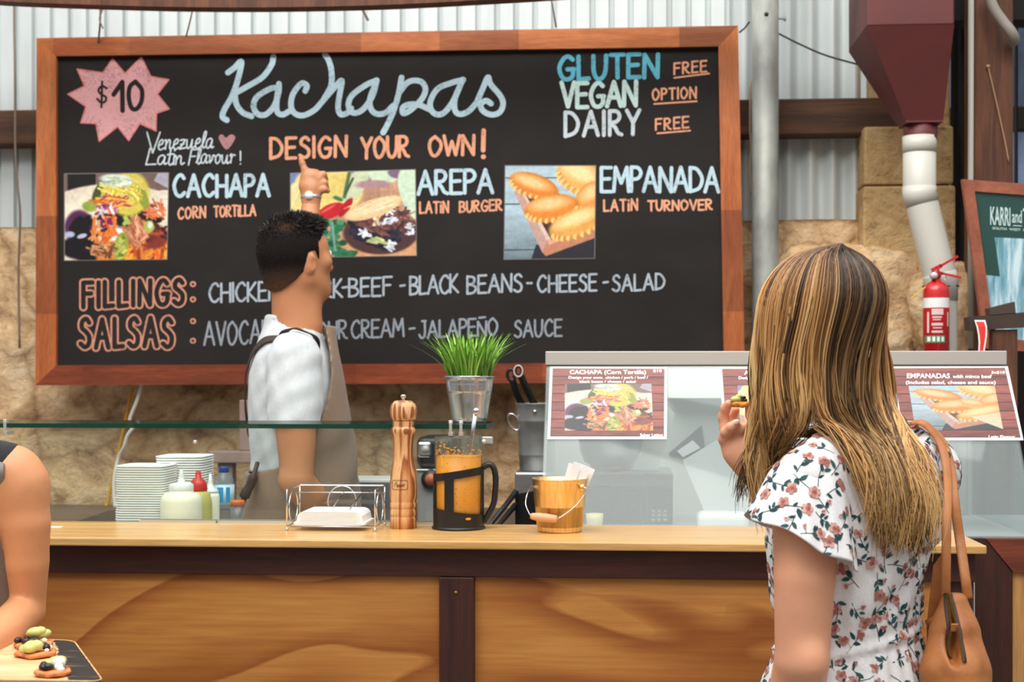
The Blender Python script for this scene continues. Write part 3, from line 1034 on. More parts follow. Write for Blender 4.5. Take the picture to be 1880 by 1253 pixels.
class Paint:
    """a small raster painter for the printed food photographs"""

    def __init__(self, w, h, bg=(255, 255, 255)):
        self.w, self.h = w, h
        self.a = np.ones((h, w, 3), np.float32) * (np.array(bg, np.float32) / 255)
        self.y, self.x = np.mgrid[0:h, 0:w].astype(np.float32)
        self.x = (self.x + .5) / w
        self.y = (self.y + .5) / h
        self.r = np.random.default_rng(5)

    def _put(self, m, c):
        m = np.clip(m, 0, 1)[..., None]
        self.a = self.a * (1 - m) + m * (np.array(c, np.float32) / 255)

    def ell(self, cx, cy, rx, ry, c, ang=0.0, soft=.12, op=1.0):
        a = math.radians(ang)
        dx, dy = self.x - cx, (self.y - cy)
        u, v = dx * math.cos(a) + dy * math.sin(a), -dx * math.sin(a) + dy * math.cos(a)
        d = np.sqrt((u / rx) ** 2 + (v / ry) ** 2)
        self._put((1 - d) / soft + .5, c) if op == 1 else self._put(np.clip((1 - d) / soft + .5, 0, 1) * op, c)

    def poly(self, pts, c, op=1.0):
        m = np.zeros((self.h, self.w), bool)
        n = len(pts)
        for i in range(n):
            (x0, y0), (x1, y1) = pts[i], pts[(i + 1) % n]
            cond = (y0 > self.y) != (y1 > self.y)
            with np.errstate(divide='ignore', invalid='ignore'):
                xi = (x1 - x0) * (self.y - y0) / ((y1 - y0) or 1e-9) + x0
            m ^= cond & (self.x < xi)
        self._put(m.astype(np.float32) * op, c)

    def line(self, x0, y0, x1, y1, w, c, op=1.0):
        dx, dy = x1 - x0, y1 - y0
        t = np.clip(((self.x - x0) * dx + (self.y - y0) * dy) / (dx * dx + dy * dy + 1e-9), 0, 1)
        d = np.hypot(self.x - x0 - t * dx, self.y - y0 - t * dy)
        self._put(((w / 2 - d) / (w * .3) + .5) * op, c)

    def shreds(self, cx, cy, rx, ry, n, ln, w, cols, ang=None, spread=180):
        for _ in range(n):
            t, q = self.r.random() * 2 * math.pi, math.sqrt(self.r.random())
            x, y = cx + rx * q * math.cos(t), cy + ry * q * math.sin(t)
            a = math.radians((ang or 0) + (self.r.random() - .5) * spread)
            l = ln * (.6 + .8 * self.r.random()) / 2
            c = cols[self.r.integers(len(cols))]
            k = .85 + .3 * self.r.random()
            self.line(x - l * math.cos(a), y - l * math.sin(a), x + l * math.cos(a), y + l * math.sin(a), w * (.7 + .6 * self.r.random()), tuple(min(255, v * k) for v in c), .92)

    def grain(self, amt, sx, sy, seed):
        self.a *= (1 + amt * fbm2(self.x * sx, self.y * sy, seed, 4))[..., None]


def food_cachapa(w=210, h=170, wide=False):
    p = Paint(w, h, (232, 220, 204))
    p.poly([(0, 0), (1, 0), (1, .2), (0, .24)], (120, 96, 88))
    p.poly([(.03, 0), (.3, 0), (.3, .18), (.03, .2)], (30, 26, 28))
    p.poly([(.9, 0), (1, 0), (1, .18), (.86, .09)], (176, 172, 186))
    p.ell(.45, .62, .8, .5, (236, 222, 200), soft=.04)
    p.grain(.08, 5, 5, 3)
    p.ell(.62, .98, .52, .26, (232, 132, 48), soft=.1)
    p.shreds(.78, .92, .24, .14, 60, .1, .03, [(240, 150, 50), (214, 90, 36), (250, 176, 70), (160, 60, 36)], 100, 90)
    p.ell(.86, .74, .16, .14, (132, 52, 40), soft=.3)
    p.shreds(.85, .7, .15, .13, 30, .07, .03, [(96, 40, 36), (190, 80, 50), (60, 26, 30)])
    p.ell(.14, .62, .14, .2, (86, 40, 84), soft=.2)
    for q in ((.12, .62, .07, .14), (.2, .74, .1, .12), (.1, .86, .14, .12), (.25, .82, .12, .16), (.2, .94, .12, .08), (.22, .56, .05, .09)):
        p.ell(*q, (24, 20, 26), 20, .25)
    p.ell(.05, .7, .05, .035, (176, 186, 214), soft=.4)
    p.ell(.17, .72, .05, .025, (196, 196, 220), -20, .4)
    p.ell(.5, .6, .16, .14, (228, 232, 230), soft=.2)
    p.ell(.47, .7, .1, .08, (236, 240, 238), soft=.3)
    p.ell(.36, .5, .1, .05, (226, 218, 206), soft=.3)
    p.ell(.66, .52, .2, .13, (38, 28, 26), soft=.3)
    p.ell(.7, .42, .09, .07, (22, 18, 20), soft=.25)
    p.ell(.57, .52, .07, .08, (30, 26, 26), soft=.25)
    p.ell(.9, .54, .05, .04, (24, 18, 20), soft=.3)
    p.shreds(.7, .68, .1, .16, 90, .1, .022, [(206, 138, 102), (222, 160, 124), (178, 104, 74), (190, 120, 88)], 80, 110)
    p.shreds(.88, .44, .1, .1, 40, .08, .02, [(214, 130, 96), (240, 120, 60), (196, 108, 84), (120, 50, 40)], 40, 120)
    p.shreds(.38, .62, .12, .2, 50, .12, .024, [(240, 118, 40), (250, 146, 70), (232, 100, 40), (220, 190, 150)], 100, 80)
    p.shreds(.36, .56, .1, .12, 10, .05, .03, [(120, 30, 80), (60, 20, 40)])
    p.ell(.62, .24, .2, .26, (212, 196, 84), soft=.18)
    p.ell(.34, .22, .06, .16, (70, 84, 40), 20, .2)
    p.ell(.75, .27, .05, .15, (140, 156, 60), -18, .25)
    p.shreds(.56, .2, .18, .15, 120, .12, .02, [(242, 210, 92), (250, 226, 130), (228, 188, 60), (206, 206, 96)], 70, 110)
    p.ell(.5, .07, .16, .06, (214, 226, 214), 6, .3)
    p.shreds(.48, .1, .14, .05, 30, .08, .02, [(232, 236, 220), (190, 206, 170)], 10, 60)
    p.shreds(.45, .33, .17, .06, 50, .11, .02, [(246, 150, 60), (238, 120, 50), (250, 190, 90), (170, 60, 90)], -20, 70)
    p.shreds(.42, .4, .1, .04, 16, .06, .03, [(130, 40, 90), (190, 90, 130), (230, 220, 230)])
    p.ell(.24, .38, .07, .06, (150, 166, 70), 20, .3)
    p.ell(.55, .85, .07, .17, (150, 156, 64), 8, .2)
    p.shreds(.55, .85, .05, .14, 30, .04, .02, [(170, 178, 80), (120, 130, 50), (186, 190, 100)])
    p.shreds(.37, .88, .1, .08, 40, .09, .02, [(170, 110, 76), (110, 62, 44), (210, 150, 100)], 60, 120)
    p.ell(.82, .62, .05, .07, (178, 190, 90), -10, .3)
    p.ell(.83, .6, .025, .04, (226, 232, 214), 0, .4)
    p.shreds(.6, .53, .03, .05, 3, .03, .04, [(160, 180, 80)])
    p.grain(.1, 40, 40, 8)
    return p


def food_arepa(w=230, h=160):
    p = Paint(w, h, (196, 150, 120))
    p.grain(.2, 30, 3, 4)
    p.poly([(0, 0), (.78, 0), (.5, .22), (0, .2)], (110, 128, 180))
    p.grain(.15, 6, 6, 5)
    p.ell(.3, .2, .26, .3, (236, 214, 130), -35, .08)
    p.ell(.08, .38, .16, .28, (238, 222, 160), 0, .1)
    for i in range(26):
        x = .02 + i * .021
        p.line(x, .42 - i * .006, x + .12, .02, .007, (210, 180, 90), .7)
    p.ell(.52, .16, .08, .24, (206, 214, 178), 20, .2)
    p.line(.47, .02, .43, .3, .03, (84, 110, 60))
    p.line(.5, .08, .44, .26, .02, (60, 80, 60))
    p.ell(.75, .02, .13, .14, (206, 226, 196), -20, .1)
    p.ell(.87, .02, .09, .08, (130, 100, 130), 0, .2)
    p.ell(1.0, .3, .12, .34, (206, 228, 200), -14, .08)
    p.ell(.66, .16, .14, .05, (176, 136, 140), 0, .4)
    p.ell(.32, .46, .13, .075, (196, 34, 42), -40, .12)
    p.ell(.44, .42, .035, .12, (180, 26, 40), 24, .15)
    p.ell(.3, .43, .08, .012, (230, 90, 90), -40, .5)
    p.line(.4, .33, .36, .3, .04, (60, 120, 80))
    p.ell(.72, .92, .32, .15, (216, 160, 116), 4, .1)
    p.ell(.72, .72, .3, .26, (78, 52, 52), 0, .08)
    p.shreds(.76, .6, .2, .2, 150, .09, .018, [(122, 76, 70), (92, 56, 54), (150, 100, 90), (70, 42, 46)])
    for i in range(120):
        t = p.r.random()
        x = .47 + .4 * t
        y = .6 + .3 * math.sqrt(t) + (p.r.random() - .5) * .14 - (.12 if t > .8 else 0)
        p.ell(x, y, .018, .024, [(36, 32, 48), (50, 46, 64), (26, 24, 36)][i % 3], p.r.random() * 90, .4)
    p.shreds(.72, .82, .12, .03, 14, .05, .03, [(176, 186, 120), (200, 206, 150)], 10, 40)
    for x, y in ((.58, .7), (.6, .74), (.79, .9), (.8, .86), (.78, .48), (.82, .56), (.76, .6), (.95, .66), (.96, .72)):
        p.shreds(x, y, .02, .03, 5, .05, .02, [(232, 238, 246), (216, 222, 240)])
    p.shreds(.7, .5, .05, .1, 7, .16, .024, [(236, 222, 190), (230, 140, 90), (244, 236, 214)], 110, 70)
    p.ell(.66, .44, .25, .1, (232, 196, 146), -26, .1)
    p.ell(.66, .42, .22, .06, (244, 218, 176), -26, .5)
    p.shreds(.66, .41, .2, .05, 24, .12, .006, [(226, 190, 140), (250, 230, 196)], -26, 10)
    for i in range(46):
        p.ell(.26 + .16 * p.r.random(), .56 + .4 * p.r.random() ** .8, .034, .03, [(40, 110, 74), (56, 130, 90), (30, 84, 56), (74, 146, 104)][i % 4], 90 * p.r.random(), .3)
    p.line(.33, .6, .36, .98, .02, (120, 160, 150))
    p.shreds(.42, .97, .1, .04, 14, .06, .03, [(44, 108, 74), (60, 130, 90)])
    p.grain(.1, 40, 40, 8)
    return p


def food_empanada(w=170, h=170, wide=False):
    p = Paint(w, h, (178, 202, 214))
    p.a *= (1 - .45 * np.clip(p.y - .45, 0, 1) * 1.4)[..., None]
    p.grain(.12, 3, 20, 2)
    for y in (.13, .41, .9):
        p.line(0, y, 1, y, .012, (40, 48, 56))
    p.poly([(.35, .85), (1, .72), (1, 1), (.3, 1)], (44, 44, 50))
    p.poly([(.1, .28), (.16, .24), (.5, .78), (.42, .93)], (196, 158, 146))
    p.poly([(.16, .24), (.2, .24), (.52, .8), (.48, .82)], (222, 196, 184))
    p.poly([(.42, .93), (.48, .8), (1, .64), (1, .78), (.46, .97)], (196, 132, 104))
    p.poly([(.48, .8), (1, .64), (1, .69), (.49, .85)], (222, 166, 136))
    p.poly([(.2, .26), (.6, .3), (.9, .6), (.52, .8)], (70, 40, 34))

    def emp(cx, cy, rx, ry, a, base=(224, 140, 60), hi=(250, 210, 150), crimp=True):
        p.ell(cx, cy, rx, ry, tuple(v * .8 for v in base), a, .1)
        p.ell(cx, cy - ry * .08, rx * .95, ry * .9, base, a, .3)
        p.ell(cx - rx * .1, cy - ry * .35, rx * .7, ry * .45, hi, a, .9, .9)
        if crimp:
            ca, sa = math.cos(math.radians(a)), math.sin(math.radians(a))
            for i in range(11):
                t = math.pi * (.1 + .8 * i / 10)
                u, v = rx * .96 * math.cos(t), ry * .86 * math.sin(t)
                p.ell(cx + u * ca - v * sa, cy + u * sa + v * ca, rx * .085, ry * .2, (252, 206, 130), a + 30, .5)
                p.ell(cx + u * ca - v * sa + rx * .06, cy + u * sa + v * ca, rx * .03, ry * .18, (190, 104, 40), a + 30, .5, .7)
    emp(.86, .14, .3, .18, 20, (236, 178, 96), (252, 226, 170))
    emp(.98, .34, .2, .16, -30, (236, 150, 70))
    emp(.32, .22, .28, .13, 18, (228, 132, 48))
    emp(.52, .46, .3, .15, -8, (228, 136, 52))
    emp(.82, .62, .34, .15, -20, (230, 168, 84), (252, 226, 164))
    if wide:
        emp(.7, .4, .14, .1, 20, (236, 168, 90))
        p.poly([(.66, .7), (1, .6), (1, .98)], (232, 214, 178))
    p.grain(.08, 40, 40, 9)
    return p


m_print = attr_mat('printed_photograph', 0.35, 0.4, 0.0)


def picture(name, p, place, parent, lab=None, mat=None):
    """the painted raster as a flat sheet; place(u, v) gives its world point, v downwards"""
    h, w = p.h, p.w
    V = np.array([place((i) / (w - 1), (j) / (h - 1)) for j in range(h) for i in range(w)], np.float32)
    i = np.arange(w * h).reshape(h, w)
    F = np.stack([i[:-1, :-1], i[1:, :-1], i[1:, 1:], i[:-1, 1:]], -1).reshape(-1, 4)
    o = fast_obj(name, V, F, mat or m_print, parent, np_lin(np.clip(p.a, 0, 1)).reshape(-1, 3))
    if lab:
        o['label'] = lab
    return o


def quad(c, Y):
    """bilinear map over four pixel corners TL, TR, BR, BL on the plane y = Y"""
    def f(u, v):
        x = (c[0][0] * (1 - u) + c[1][0] * u) * (1 - v) + (c[3][0] * (1 - u) + c[2][0] * u) * v
        y = (c[0][1] * (1 - u) + c[1][1] * u) * (1 - v) + (c[3][1] * (1 - u) + c[2][1] * u) * v
        return P(x, y, Y)
    return f


m_backing = M('picture_backing', (120, 112, 110), 0.5)
for pnt, c, lab in ((food_cachapa(), [(119, 320), (309, 318), (306, 476), (119, 478)], 'printed photograph of a piled corn tortilla'),
                    (food_arepa(), [(534, 319), (762, 312), (764, 469), (534, 473)], 'printed photograph of a filled round bread roll'),
                    (food_empanada(), [(928, 305), (1093, 305), (1091, 474), (926, 476)], 'printed photograph of golden turnovers in a wooden tray')):
    bb = [(c[0][0] - 1.5, c[0][1] - 1.5), (c[1][0] + 1.5, c[1][1] - 1.5), (c[2][0] + 1.5, c[2][1] + 1.5), (c[3][0] - 1.5, c[3][1] + 1.5)]
    bo = obj('food_picture', MB().prism([P(x, y, YP - 0.0005) for x, y in bb], (0, -0.001, 0)), m_backing, mbd)
    bo['label'] = lab
    picture('photograph', pnt, quad(c, YP - 0.0019), bo)
# ================================================================ the counter
m_ledge = wood('oiled_pine_ledge', (206, 158, 92), (232, 190, 126), (0.18, 3, 3), 0.32, 8, bump=0.03, coat=0.25, dist=0.3)
m_jarrah = wood('dark_jarrah', (46, 20, 14), (88, 42, 28), (0.3, 4, 4), 0.5, 9, bump=0.12)
m_jarrah_v = wood('dark_jarrah_upright', (44, 20, 14), (84, 40, 28), (4, 4, 0.3), 0.5, 9, bump=0.12)
m_jarrah_red = wood('red_jarrah', (94, 42, 28), (140, 70, 48), (0.3, 4, 4), 0.45, 9, bump=0.12)
m_pine_v = wood('knotty_pine', (190, 132, 72), (222, 172, 110), (4, 4, 0.3), 0.5, 6)

k = NT('pine_plywood')
v = k.coord((0.9, 1, 2.6))
lo = k.noise(v, 1.25, 2, 0.45, 0.6)
band = k.math('FRACT', k.math('MULTIPLY', lo, 6.0))
c = k.ramp(band, [(0.0, (206, 146, 76)), (0.35, (200, 138, 68)), (0.7, (180, 116, 52)), (0.93, (160, 96, 38)), (1.0, (200, 138, 70))])
gr = k.noise(k.coord((0.25, 2, 5)), 16, 5, 0.6)
c = k.mix(0.45, c, k.ramp(gr, [(0.32, (196, 150, 108)), (0.62, (255, 250, 240))]), 'MULTIPLY')
big = k.noise(k.coord(), 1.3, 2)
c = k.mix(0.35, c, k.ramp(big, [(0.35, (206, 168, 130)), (0.65, (255, 255, 255))]), 'MULTIPLY')
k.l(c, k.b.inputs['Base Color'])
k.b.inputs['Roughness'].default_value = 0.5
m_ply = k.m

ZL = 1.0488                                   # ledge top
XL0, XL1 = -1.75, P(1812, 996, 3.0).x
ct = thing('stall_counter', (0, 3.05, 0), 'long plywood stall counter front with dark timber framing', 'counter')
obj('worktop', MB().box(XL0, XL1, 3.0, 3.345, ZL - 0.018, ZL, 0.003), m_ledge, ct)['label'] = 'pale oiled pine ledge'
zr = 0.9675
XR1 = P(1786, 1000, 3.06).x
obj('apron_rail', MB().box(XL0, XR1, 3.035, 3.065, zr, ZL - 0.0185, 0.002), m_jarrah, ct)
xp0, xp1 = P(806, 1200, 3.03).x, P(870, 1200, 3.03).x
obj('post', MB().box(xp0, xp1, 3.03, 3.075, 0.0, zr - 0.0005, 0.002), m_jarrah_v, ct)
q = P(837, 1089, 3.03)
obj('screw', MB().tube([(q.x, 3.0285, q.z), (q.x, 3.031, q.z)], 0.0042, 16), M('brass_screw', (150, 110, 70), 0.4, 0.8), ct)
xq0 = P(1730, 1100, 3.05).x
obj('panel', MB().box(XL0, xp0 - 0.0005, 3.05, 3.062, 0.0, zr - 0.0005), m_ply, ct)
obj('panel', MB().box(xp1 + 0.0005, xq0, 3.05, 3.062, 0.0, zr - 0.0005), m_ply, ct)
obj('post', MB().box(xq0 + 0.0005, XR1, 3.05, 3.09, 0.0, zr - 0.0005, 0.002), m_jarrah_v, ct)
# pale steel prop under the ledge end
xs0, xs1 = P(1772, 1050, 3.20).x, P(1788, 1050, 3.20).x
tag(obj('steel_prop', MB().box(xs0, xs1, 3.19, 3.22, 0.0, ZL - 0.0185, 0.002), M('pale_painted_steel', (206, 206, 200), 0.5), origin=((xs0 + xs1) / 2, 3.2, 0)), 'pale steel upright under the right end of the pine ledge', 'post')

# right part of the stall: frame under the display cabinet
rs = thing('cabinet_base', (P(1850, 1000, 3.40).x, 3.36, 0), 'dark timber base with mitred red top rail under the display cabinet', 'cabinet base')
x0, x1, x2 = P(1812, 1000, 3.345).x, P(1862, 1000, 3.345).x, P(2250, 1000, 3.345).x
za, zb = P(1850, 991, 3.345).z, P(1850, 1052, 3.345).z
Ycb = 3.35
xlft = P(1003, 1000, Ycb).x
mb = MB().prism([(x0, Ycb, za), (x2, Ycb, za), (x2, Ycb, zb), (x1, Ycb, zb)], (0, 0.06, 0))
obj('top_rail', mb, m_jarrah_red, rs)
zcab = za - 0.004                              # top of the bench inside the cabinet
mb = MB().prism([(xlft, Ycb + 0.004, za), (x0, Ycb + 0.004, za), (x1 - 0.002, Ycb + 0.004, zb), (x1 - 0.002, Ycb + 0.004, 0), (xlft, Ycb + 0.004, 0)], (0, 0.05, 0))
obj('dark_panel', mb, m_jarrah_v, rs)
obj('pine_panel', MB().box(x1 + 0.001, x2, Ycb + 0.012, Ycb + 0.05, 0.0, zb - 0.0005), m_pine_v, rs)
obj('bench_top', MB().box(xlft, x2, Ycb + 0.062, 3.98, za - 0.03, za - 0.004), M('pale_bench', (170, 172, 168), 0.5), rs)

# ================================================================ glass screen over the left of the counter
m_glass = thin_glass('clear_glass', (248, 252, 250), 0.008, (214, 220, 218), 0.6)
m_edge = M('green_glass_edge', (10, 58, 44), 0.2, coat=0.5)
m_clip = M('steel_clip', (214, 214, 210), 0.3, 0.6)
YG = 3.325


def pane(mb, x0, x1, y0, y1, z0, z1, thin):
    """a sheet whose large faces are glass (0) and whose cut edges are green (1)"""
    vs = [(x, y, z) for z in (z0, z1) for y in (y0, y1) for x in (x0, x1)]
    fc = {'z': [(0, 2, 3, 1), (4, 5, 7, 6)], 'y': [(0, 1, 5, 4), (2, 6, 7, 3)], 'x': [(0, 4, 6, 2), (1, 3, 7, 5)]}
    for ax, fs in fc.items():
        mb.add(vs, fs, 0 if ax == thin else 1)
    return mb


gs = thing('glass_screen', (0, YG, ZL), 'glass sneeze screen with green edges on the left part of the counter', 'glass screen')
zs = P(450, 787, 3.295).z
xe = P(893, 783, 3.295).x
obj('glass_shelf', pane(MB(), XL0, xe, 3.295, 3.545, zs, zs + 0.0105, 'z'), [m_glass, m_edge], gs)
xv = P(883, 800, YG).x
xj = P(402, 870, YG).x
obj('front_pane', pane(MB(), XL0, xv, YG, YG + 0.006, ZL + 0.003, zs - 0.0005, 'y'), [m_glass, m_edge], gs)
for a, b in ((256, 397), (403, 884)):
    obj('glass_channel', MB().box(P(a, 955, YG).x, P(b, 955, YG).x, YG - 0.004, YG - 0.0005, ZL, ZL + 0.006).box(P(a, 955, YG).x, P(b, 955, YG).x, YG + 0.0065, YG + 0.010, ZL, ZL + 0.008), m_clip, gs)
for px in (12, 828, 847):
    q = P(px, 782, 3.30)
    obj('clip', MB().box(q.x - 0.0045, q.x + 0.0045, 3.290, 3.302, zs + 0.011, zs + 0.020, 0.001).box(q.x - 0.0035, q.x + 0.0035, 3.289, 3.294, zs - 0.012, zs + 0.016, 0.001).box(q.x - 0.005, q.x + 0.005, 3.290, 3.33, zs - 0.016, zs - 0.008, 0.001), m_clip, gs)
q = P(358, 812, YG)
obj('screen_fixing', MB().tube([(q.x, YG - 0.004, q.z), (q.x, YG + 0.01, q.z)], 0.0045, 14), m_clip, gs)
q = P(888, 812, YG)
obj('corner_bracket', MB().box(q.x - 0.012, q.x + 0.02, YG + 0.007, YG + 0.03, q.z - 0.005, q.z + 0.012, 0.002).tube([(q.x, YG - 0.005, q.z), (q.x, YG + 0.01, q.z)], 0.006, 12), m_clip, gs)

# ================================================================ inner benches
m_bench = wood('dark_bench_top', (78, 66, 60), (110, 96, 88), (0.3, 3, 3), 0.4, 7)
ib = thing('prep_bench', (-0.6, 3.5, 0), 'narrow steel prep bench behind the glass screen', 'bench')
obj('top', MB().box(XL0, P(720, 0, 3.5).x, 3.352, 3.64, 0.975, 1.0, 0.003), m_steel, ib)
for x in (XL0 + 0.05, -0.95, P(700, 0, 3.5).x):
    obj('leg', MB().box(x - 0.02, x + 0.02, 3.40, 3.44, 0.0, 0.9745), m_steel, ib)
bb = thing('back_bench', (0, 4.5, 0), 'dark timber bench against the stone wall', 'bench')
xb1 = P(1300, 0, 4.3).x
obj('top', MB().box(XL0 - 0.6, xb1, 4.16, 4.86 - 0.03, 0.915, 0.95, 0.003), m_bench, bb)
for x in (XL0, -0.8, 0.1, xb1 - 0.1):
    obj('leg', MB().box(x - 0.03, x + 0.03, 4.22, 4.28, 0.0, 0.9145), m_bench, bb)
ZB = 0.95
c = P(215, 945, 4.3)
lid = thing('timber_box', (c.x, 4.32, ZB), 'low grey-brown timber box lying left of the white container stacks', 'box')
obj('body', MB().prism([(P(135, 0, 4.25).x, 4.25, ZB), (P(238, 0, 4.25).x, 4.25, ZB), (P(236, 0, 4.25).x, 4.25, P(230, 935, 4.25).z), (P(200, 0, 4.25).x, 4.25, P(200, 938, 4.25).z)], (0, 0.3, 0)), m_bench, lid)

# cables on the stone wall
for pts, r, col, lab in (
        ([(262, 700, 4.72), (252, 735, 4.72), (238, 772, 4.74), (248, 780, 4.74), (234, 800, 4.75), (228, 820, 4.76), (218, 840, 4.78), (211, 870, 4.78), (209, 900, 4.78), (212, 935, 4.78)], 0.0062, (232, 228, 220), 'white cable running down the stone wall under the menu board'),
        ([(243, 712, 4.80), (232, 765, 4.81), (220, 820, 4.815), (207, 880, 4.815), (195, 938, 4.815)], 0.0058, (214, 158, 40), 'yellow cable running down beside the white cable')):
    w = [P(*p) for p in pts]
    w.append(Vector((w[-1].x, w[-1].y, ZB + r)))
    tag(obj('cable', MB().tube(smooth_line(w, 6), r, 10), M('cable_' + str(col[2]), col, 0.5), origin=w[-1]), lab, 'cable')

# ================================================================ takeaway containers: every one its own
m_foam = M('white_foam', (250, 250, 248), 0.6)


def rounded_square(h, r, n=5):
    out = []
    for k in range(4):
        cx, cy = [(h - r, h - r), (r - h, h - r), (r - h, r - h), (h - r, r - h)][k]
        for i in range(n + 1):
            a = math.pi / 2 * (k + i / n)
            out.append((cx + r * math.cos(a), cy + r * math.sin(a)))
    return out


def tray_mesh(w, c, z, tilt=0.0):
    """a thin foam tray: rim, flared wall, base"""
    mb = MB()
    rings = [(w / 2 - 0.002, 0.0), (w / 2, 0.001), (w / 2, 0.0042), (w / 2 - 0.006, 0.0048), (w / 2 - 0.016, -0.02), (w / 2 - 0.018, -0.02), (w / 2 - 0.009, 0.0015)]
    vs, fs, n = [], [], 24
    for h, dz in rings:
        for a, b in rounded_square(h, 0.022):
            vs.append((c[0] + a, c[1] + b, z + dz + a * tilt))
    m = len(rings)
    for j in range(m - 1):
        fs += [(j * n + i, j * n + (i + 1) % n, (j + 1) * n + (i + 1) % n, (j + 1) * n + i) for i in range(n)]
    fs += [((m - 1) * n + i, (m - 1) * n + (i + 1) % n, (i + 1) % n, i) for i in range(n)]
    fs.append(tuple(4 * n + i for i in range(n)))
    fs.append(tuple(5 * n + i for i in range(n))[::-1])
    return mb.add(vs, fs, 0, True)


for (pa, pb, Yc, ytop, npc, lab, grp) in ((224, 352, 3.46, 856, 27, 'white foam tray in the nearer, left-hand stack behind the glass', 'foam trays in the left stack'),
                                          (250, 384, 3.575, 838, 28, 'white foam tray in the taller right-hand stack behind the squeeze bottles', 'foam trays in the right stack')):
    xa, xb = P(pa, 900, Yc).x, P(pb, 900, Yc).x
    w = xb - xa
    if Yc > 3.5:
        w = 0.125
        xb = P(pb, 900, Yc).x
        xa = xb - w
    else:
        w = 0.125
        xb = xa + w
    ztop = P(300, ytop, Yc - w / 2).z
    z0 = 1.0005 + 0.02
    first = None
    for i in range(npc):
        z = z0 + (ztop - 0.005 - z0) * i / (npc - 1)
        dx = (RNG.random() - 0.5) * 0.002
        if first is None:
            first = obj('foam_tray', tray_mesh(w, (0, 0), 0), m_foam, origin=(0, 0, 0))
            o = first
        else:
            o = first.copy()
            COL.objects.link(o)
        o.location = ((xa + xb) / 2 + dx, Yc, z)
        tag(o, lab, 'food tray', grp)
    o = obj('foam_lid', MB().lathe([(0.001, 0.0121), (0.03, 0.0118), (0.052, 0.0095), (0.060, 0.005), (0.0615, 0.0)][::-1], (0, 0, 0), 4), m_foam, origin=(0, 0, 0))
    bpy.data.objects.remove(o)

# ================================================================ bottles behind the glass
m_mayo = M('cream_sauce_bottle', (250, 246, 226), 0.35, sss=0.1)
m_cap = M('white_cap', (238, 240, 240), 0.35)
m_red = M('red_plastic', (206, 38, 30), 0.3)
m_yellowgreen = M('green_yellow_sauce', (196, 190, 108), 0.3)
m_blue = M('blue_cap', (28, 62, 150), 0.35)
m_label = M('pale_blue_label', (190, 216, 232), 0.4)
m_lblue = M('blue_label_print', (44, 150, 206), 0.4)
m_pet = thin_glass('clear_plastic', (226, 236, 240), 0.12, (220, 228, 232), 0.9)
ZI = 1.0005


def bottle(name, px, Y, label, cat, parts, group=None):
    x = P(px, 900, Y).x
    t = thing(name, (x, Y, ZI), label, cat, group)
    for nm, prof, mt in parts:
        obj(nm, MB().lathe([(r, z) for r, z in prof], (x, Y, ZI), 36), mt, t)
    return t


def zpx(y, px, Y):
    return P(px, y, Y).z - ZI


Y = 3.40
s = PXM(333, Y)
z = lambda yy: zpx(yy, 333, Y)
bottle('sauce_bottle', 333, Y, 'squat cream squeeze bottle with a white nozzle cap, front of the sauces', 'squeeze bottle', [
    ('body', [(37 * s, 0), (38 * s, 0.004), (38 * s, z(922)), (36 * s, z(913)), (30 * s, z(906)), (22 * s, z(904)), (22 * s, z(901))], m_mayo),
    ('cap', [(22 * s, z(901)), (22.5 * s, z(899)), (22 * s, z(890)), (19 * s, z(888)), (7 * s, z(886)), (5 * s, z(876)), (3 * s, z(864)), (1.5 * s, z(863))], m_cap)])
Y = 3.485
s = PXM(362, Y)
z = lambda yy: zpx(yy, 362, Y)
bottle('sauce_bottle', 364, Y, 'squeeze bottle of greenish sauce with a red nozzle cap', 'squeeze bottle', [
    ('body', [(24 * s, 0), (25 * s, 0.004), (25 * s, z(925)), (22 * s, z(908)), (16 * s, z(902))], m_yellowgreen),
    ('cap', [(16 * s, z(902)), (17 * s, z(898)), (15 * s, z(888)), (11 * s, z(881)), (6 * s, z(879)), (5 * s, z(868)), (4 * s, z(866))], m_red)])
Y = 3.55
s = PXM(384, Y)
z = lambda yy: zpx(yy, 384, Y)
bottle('sauce_bottle', 386, Y, 'narrow cream squeeze bottle behind the red-capped one', 'squeeze bottle', [
    ('body', [(16 * s, 0), (17 * s, 0.004), (17 * s, z(912)), (15 * s, z(905))], m_mayo),
    ('cap', [(15.5 * s, z(905)), (15 * s, z(901)), (6 * s, z(893)), (4 * s, z(885)), (2 * s, z(870))], m_cap)])
Y = 3.59
s = PXM(411, Y)
z = lambda yy: zpx(yy, 411, Y)
wb = bottle('water_bottle', 411, Y, 'clear water bottle with blue cap and pale blue label', 'bottle', [
    ('body', [(17 * s, 0), (19 * s, 0.004), (19 * s, z(890)), (17 * s, z(880)), (9 * s, z(868)), (8 * s, z(866))], m_pet),
    ('label_band', [(19.3 * s, z(926)), (19.3 * s, z(890))], m_label),
    ('cap', [(9 * s, z(868)), (9 * s, z(858)), (8 * s, z(857))], m_blue)])
mb = MB()
x = wb.location.x
for a0, a1 in ((-1.95, -1.35), (-1.1, -0.7)):
    vs = [(x + 19.6 * s * math.cos(a), Y + 19.6 * s * math.sin(a), ZI + zz) for zz in (z(922), z(894)) for a in np.linspace(a0, a1, 7)]
    mb.add(vs, [(i, i + 1, i + 8, i + 7) for i in range(6)], 0, True)
obj('label_print', mb, m_lblue, wb)
Y = 3.50
x = P(436, 940, Y).x
t = thing('clear_tub', (x, Y, ZI), 'small clear tub with an orange lid right of the water bottle', 'tub')
s = PXM(436, Y)
z = lambda yy: zpx(yy, 436, Y)
obj('body', MB().lathe([(11 * s, 0), (13 * s, z(929))], (x, Y, ZI), 28), m_pet, t)
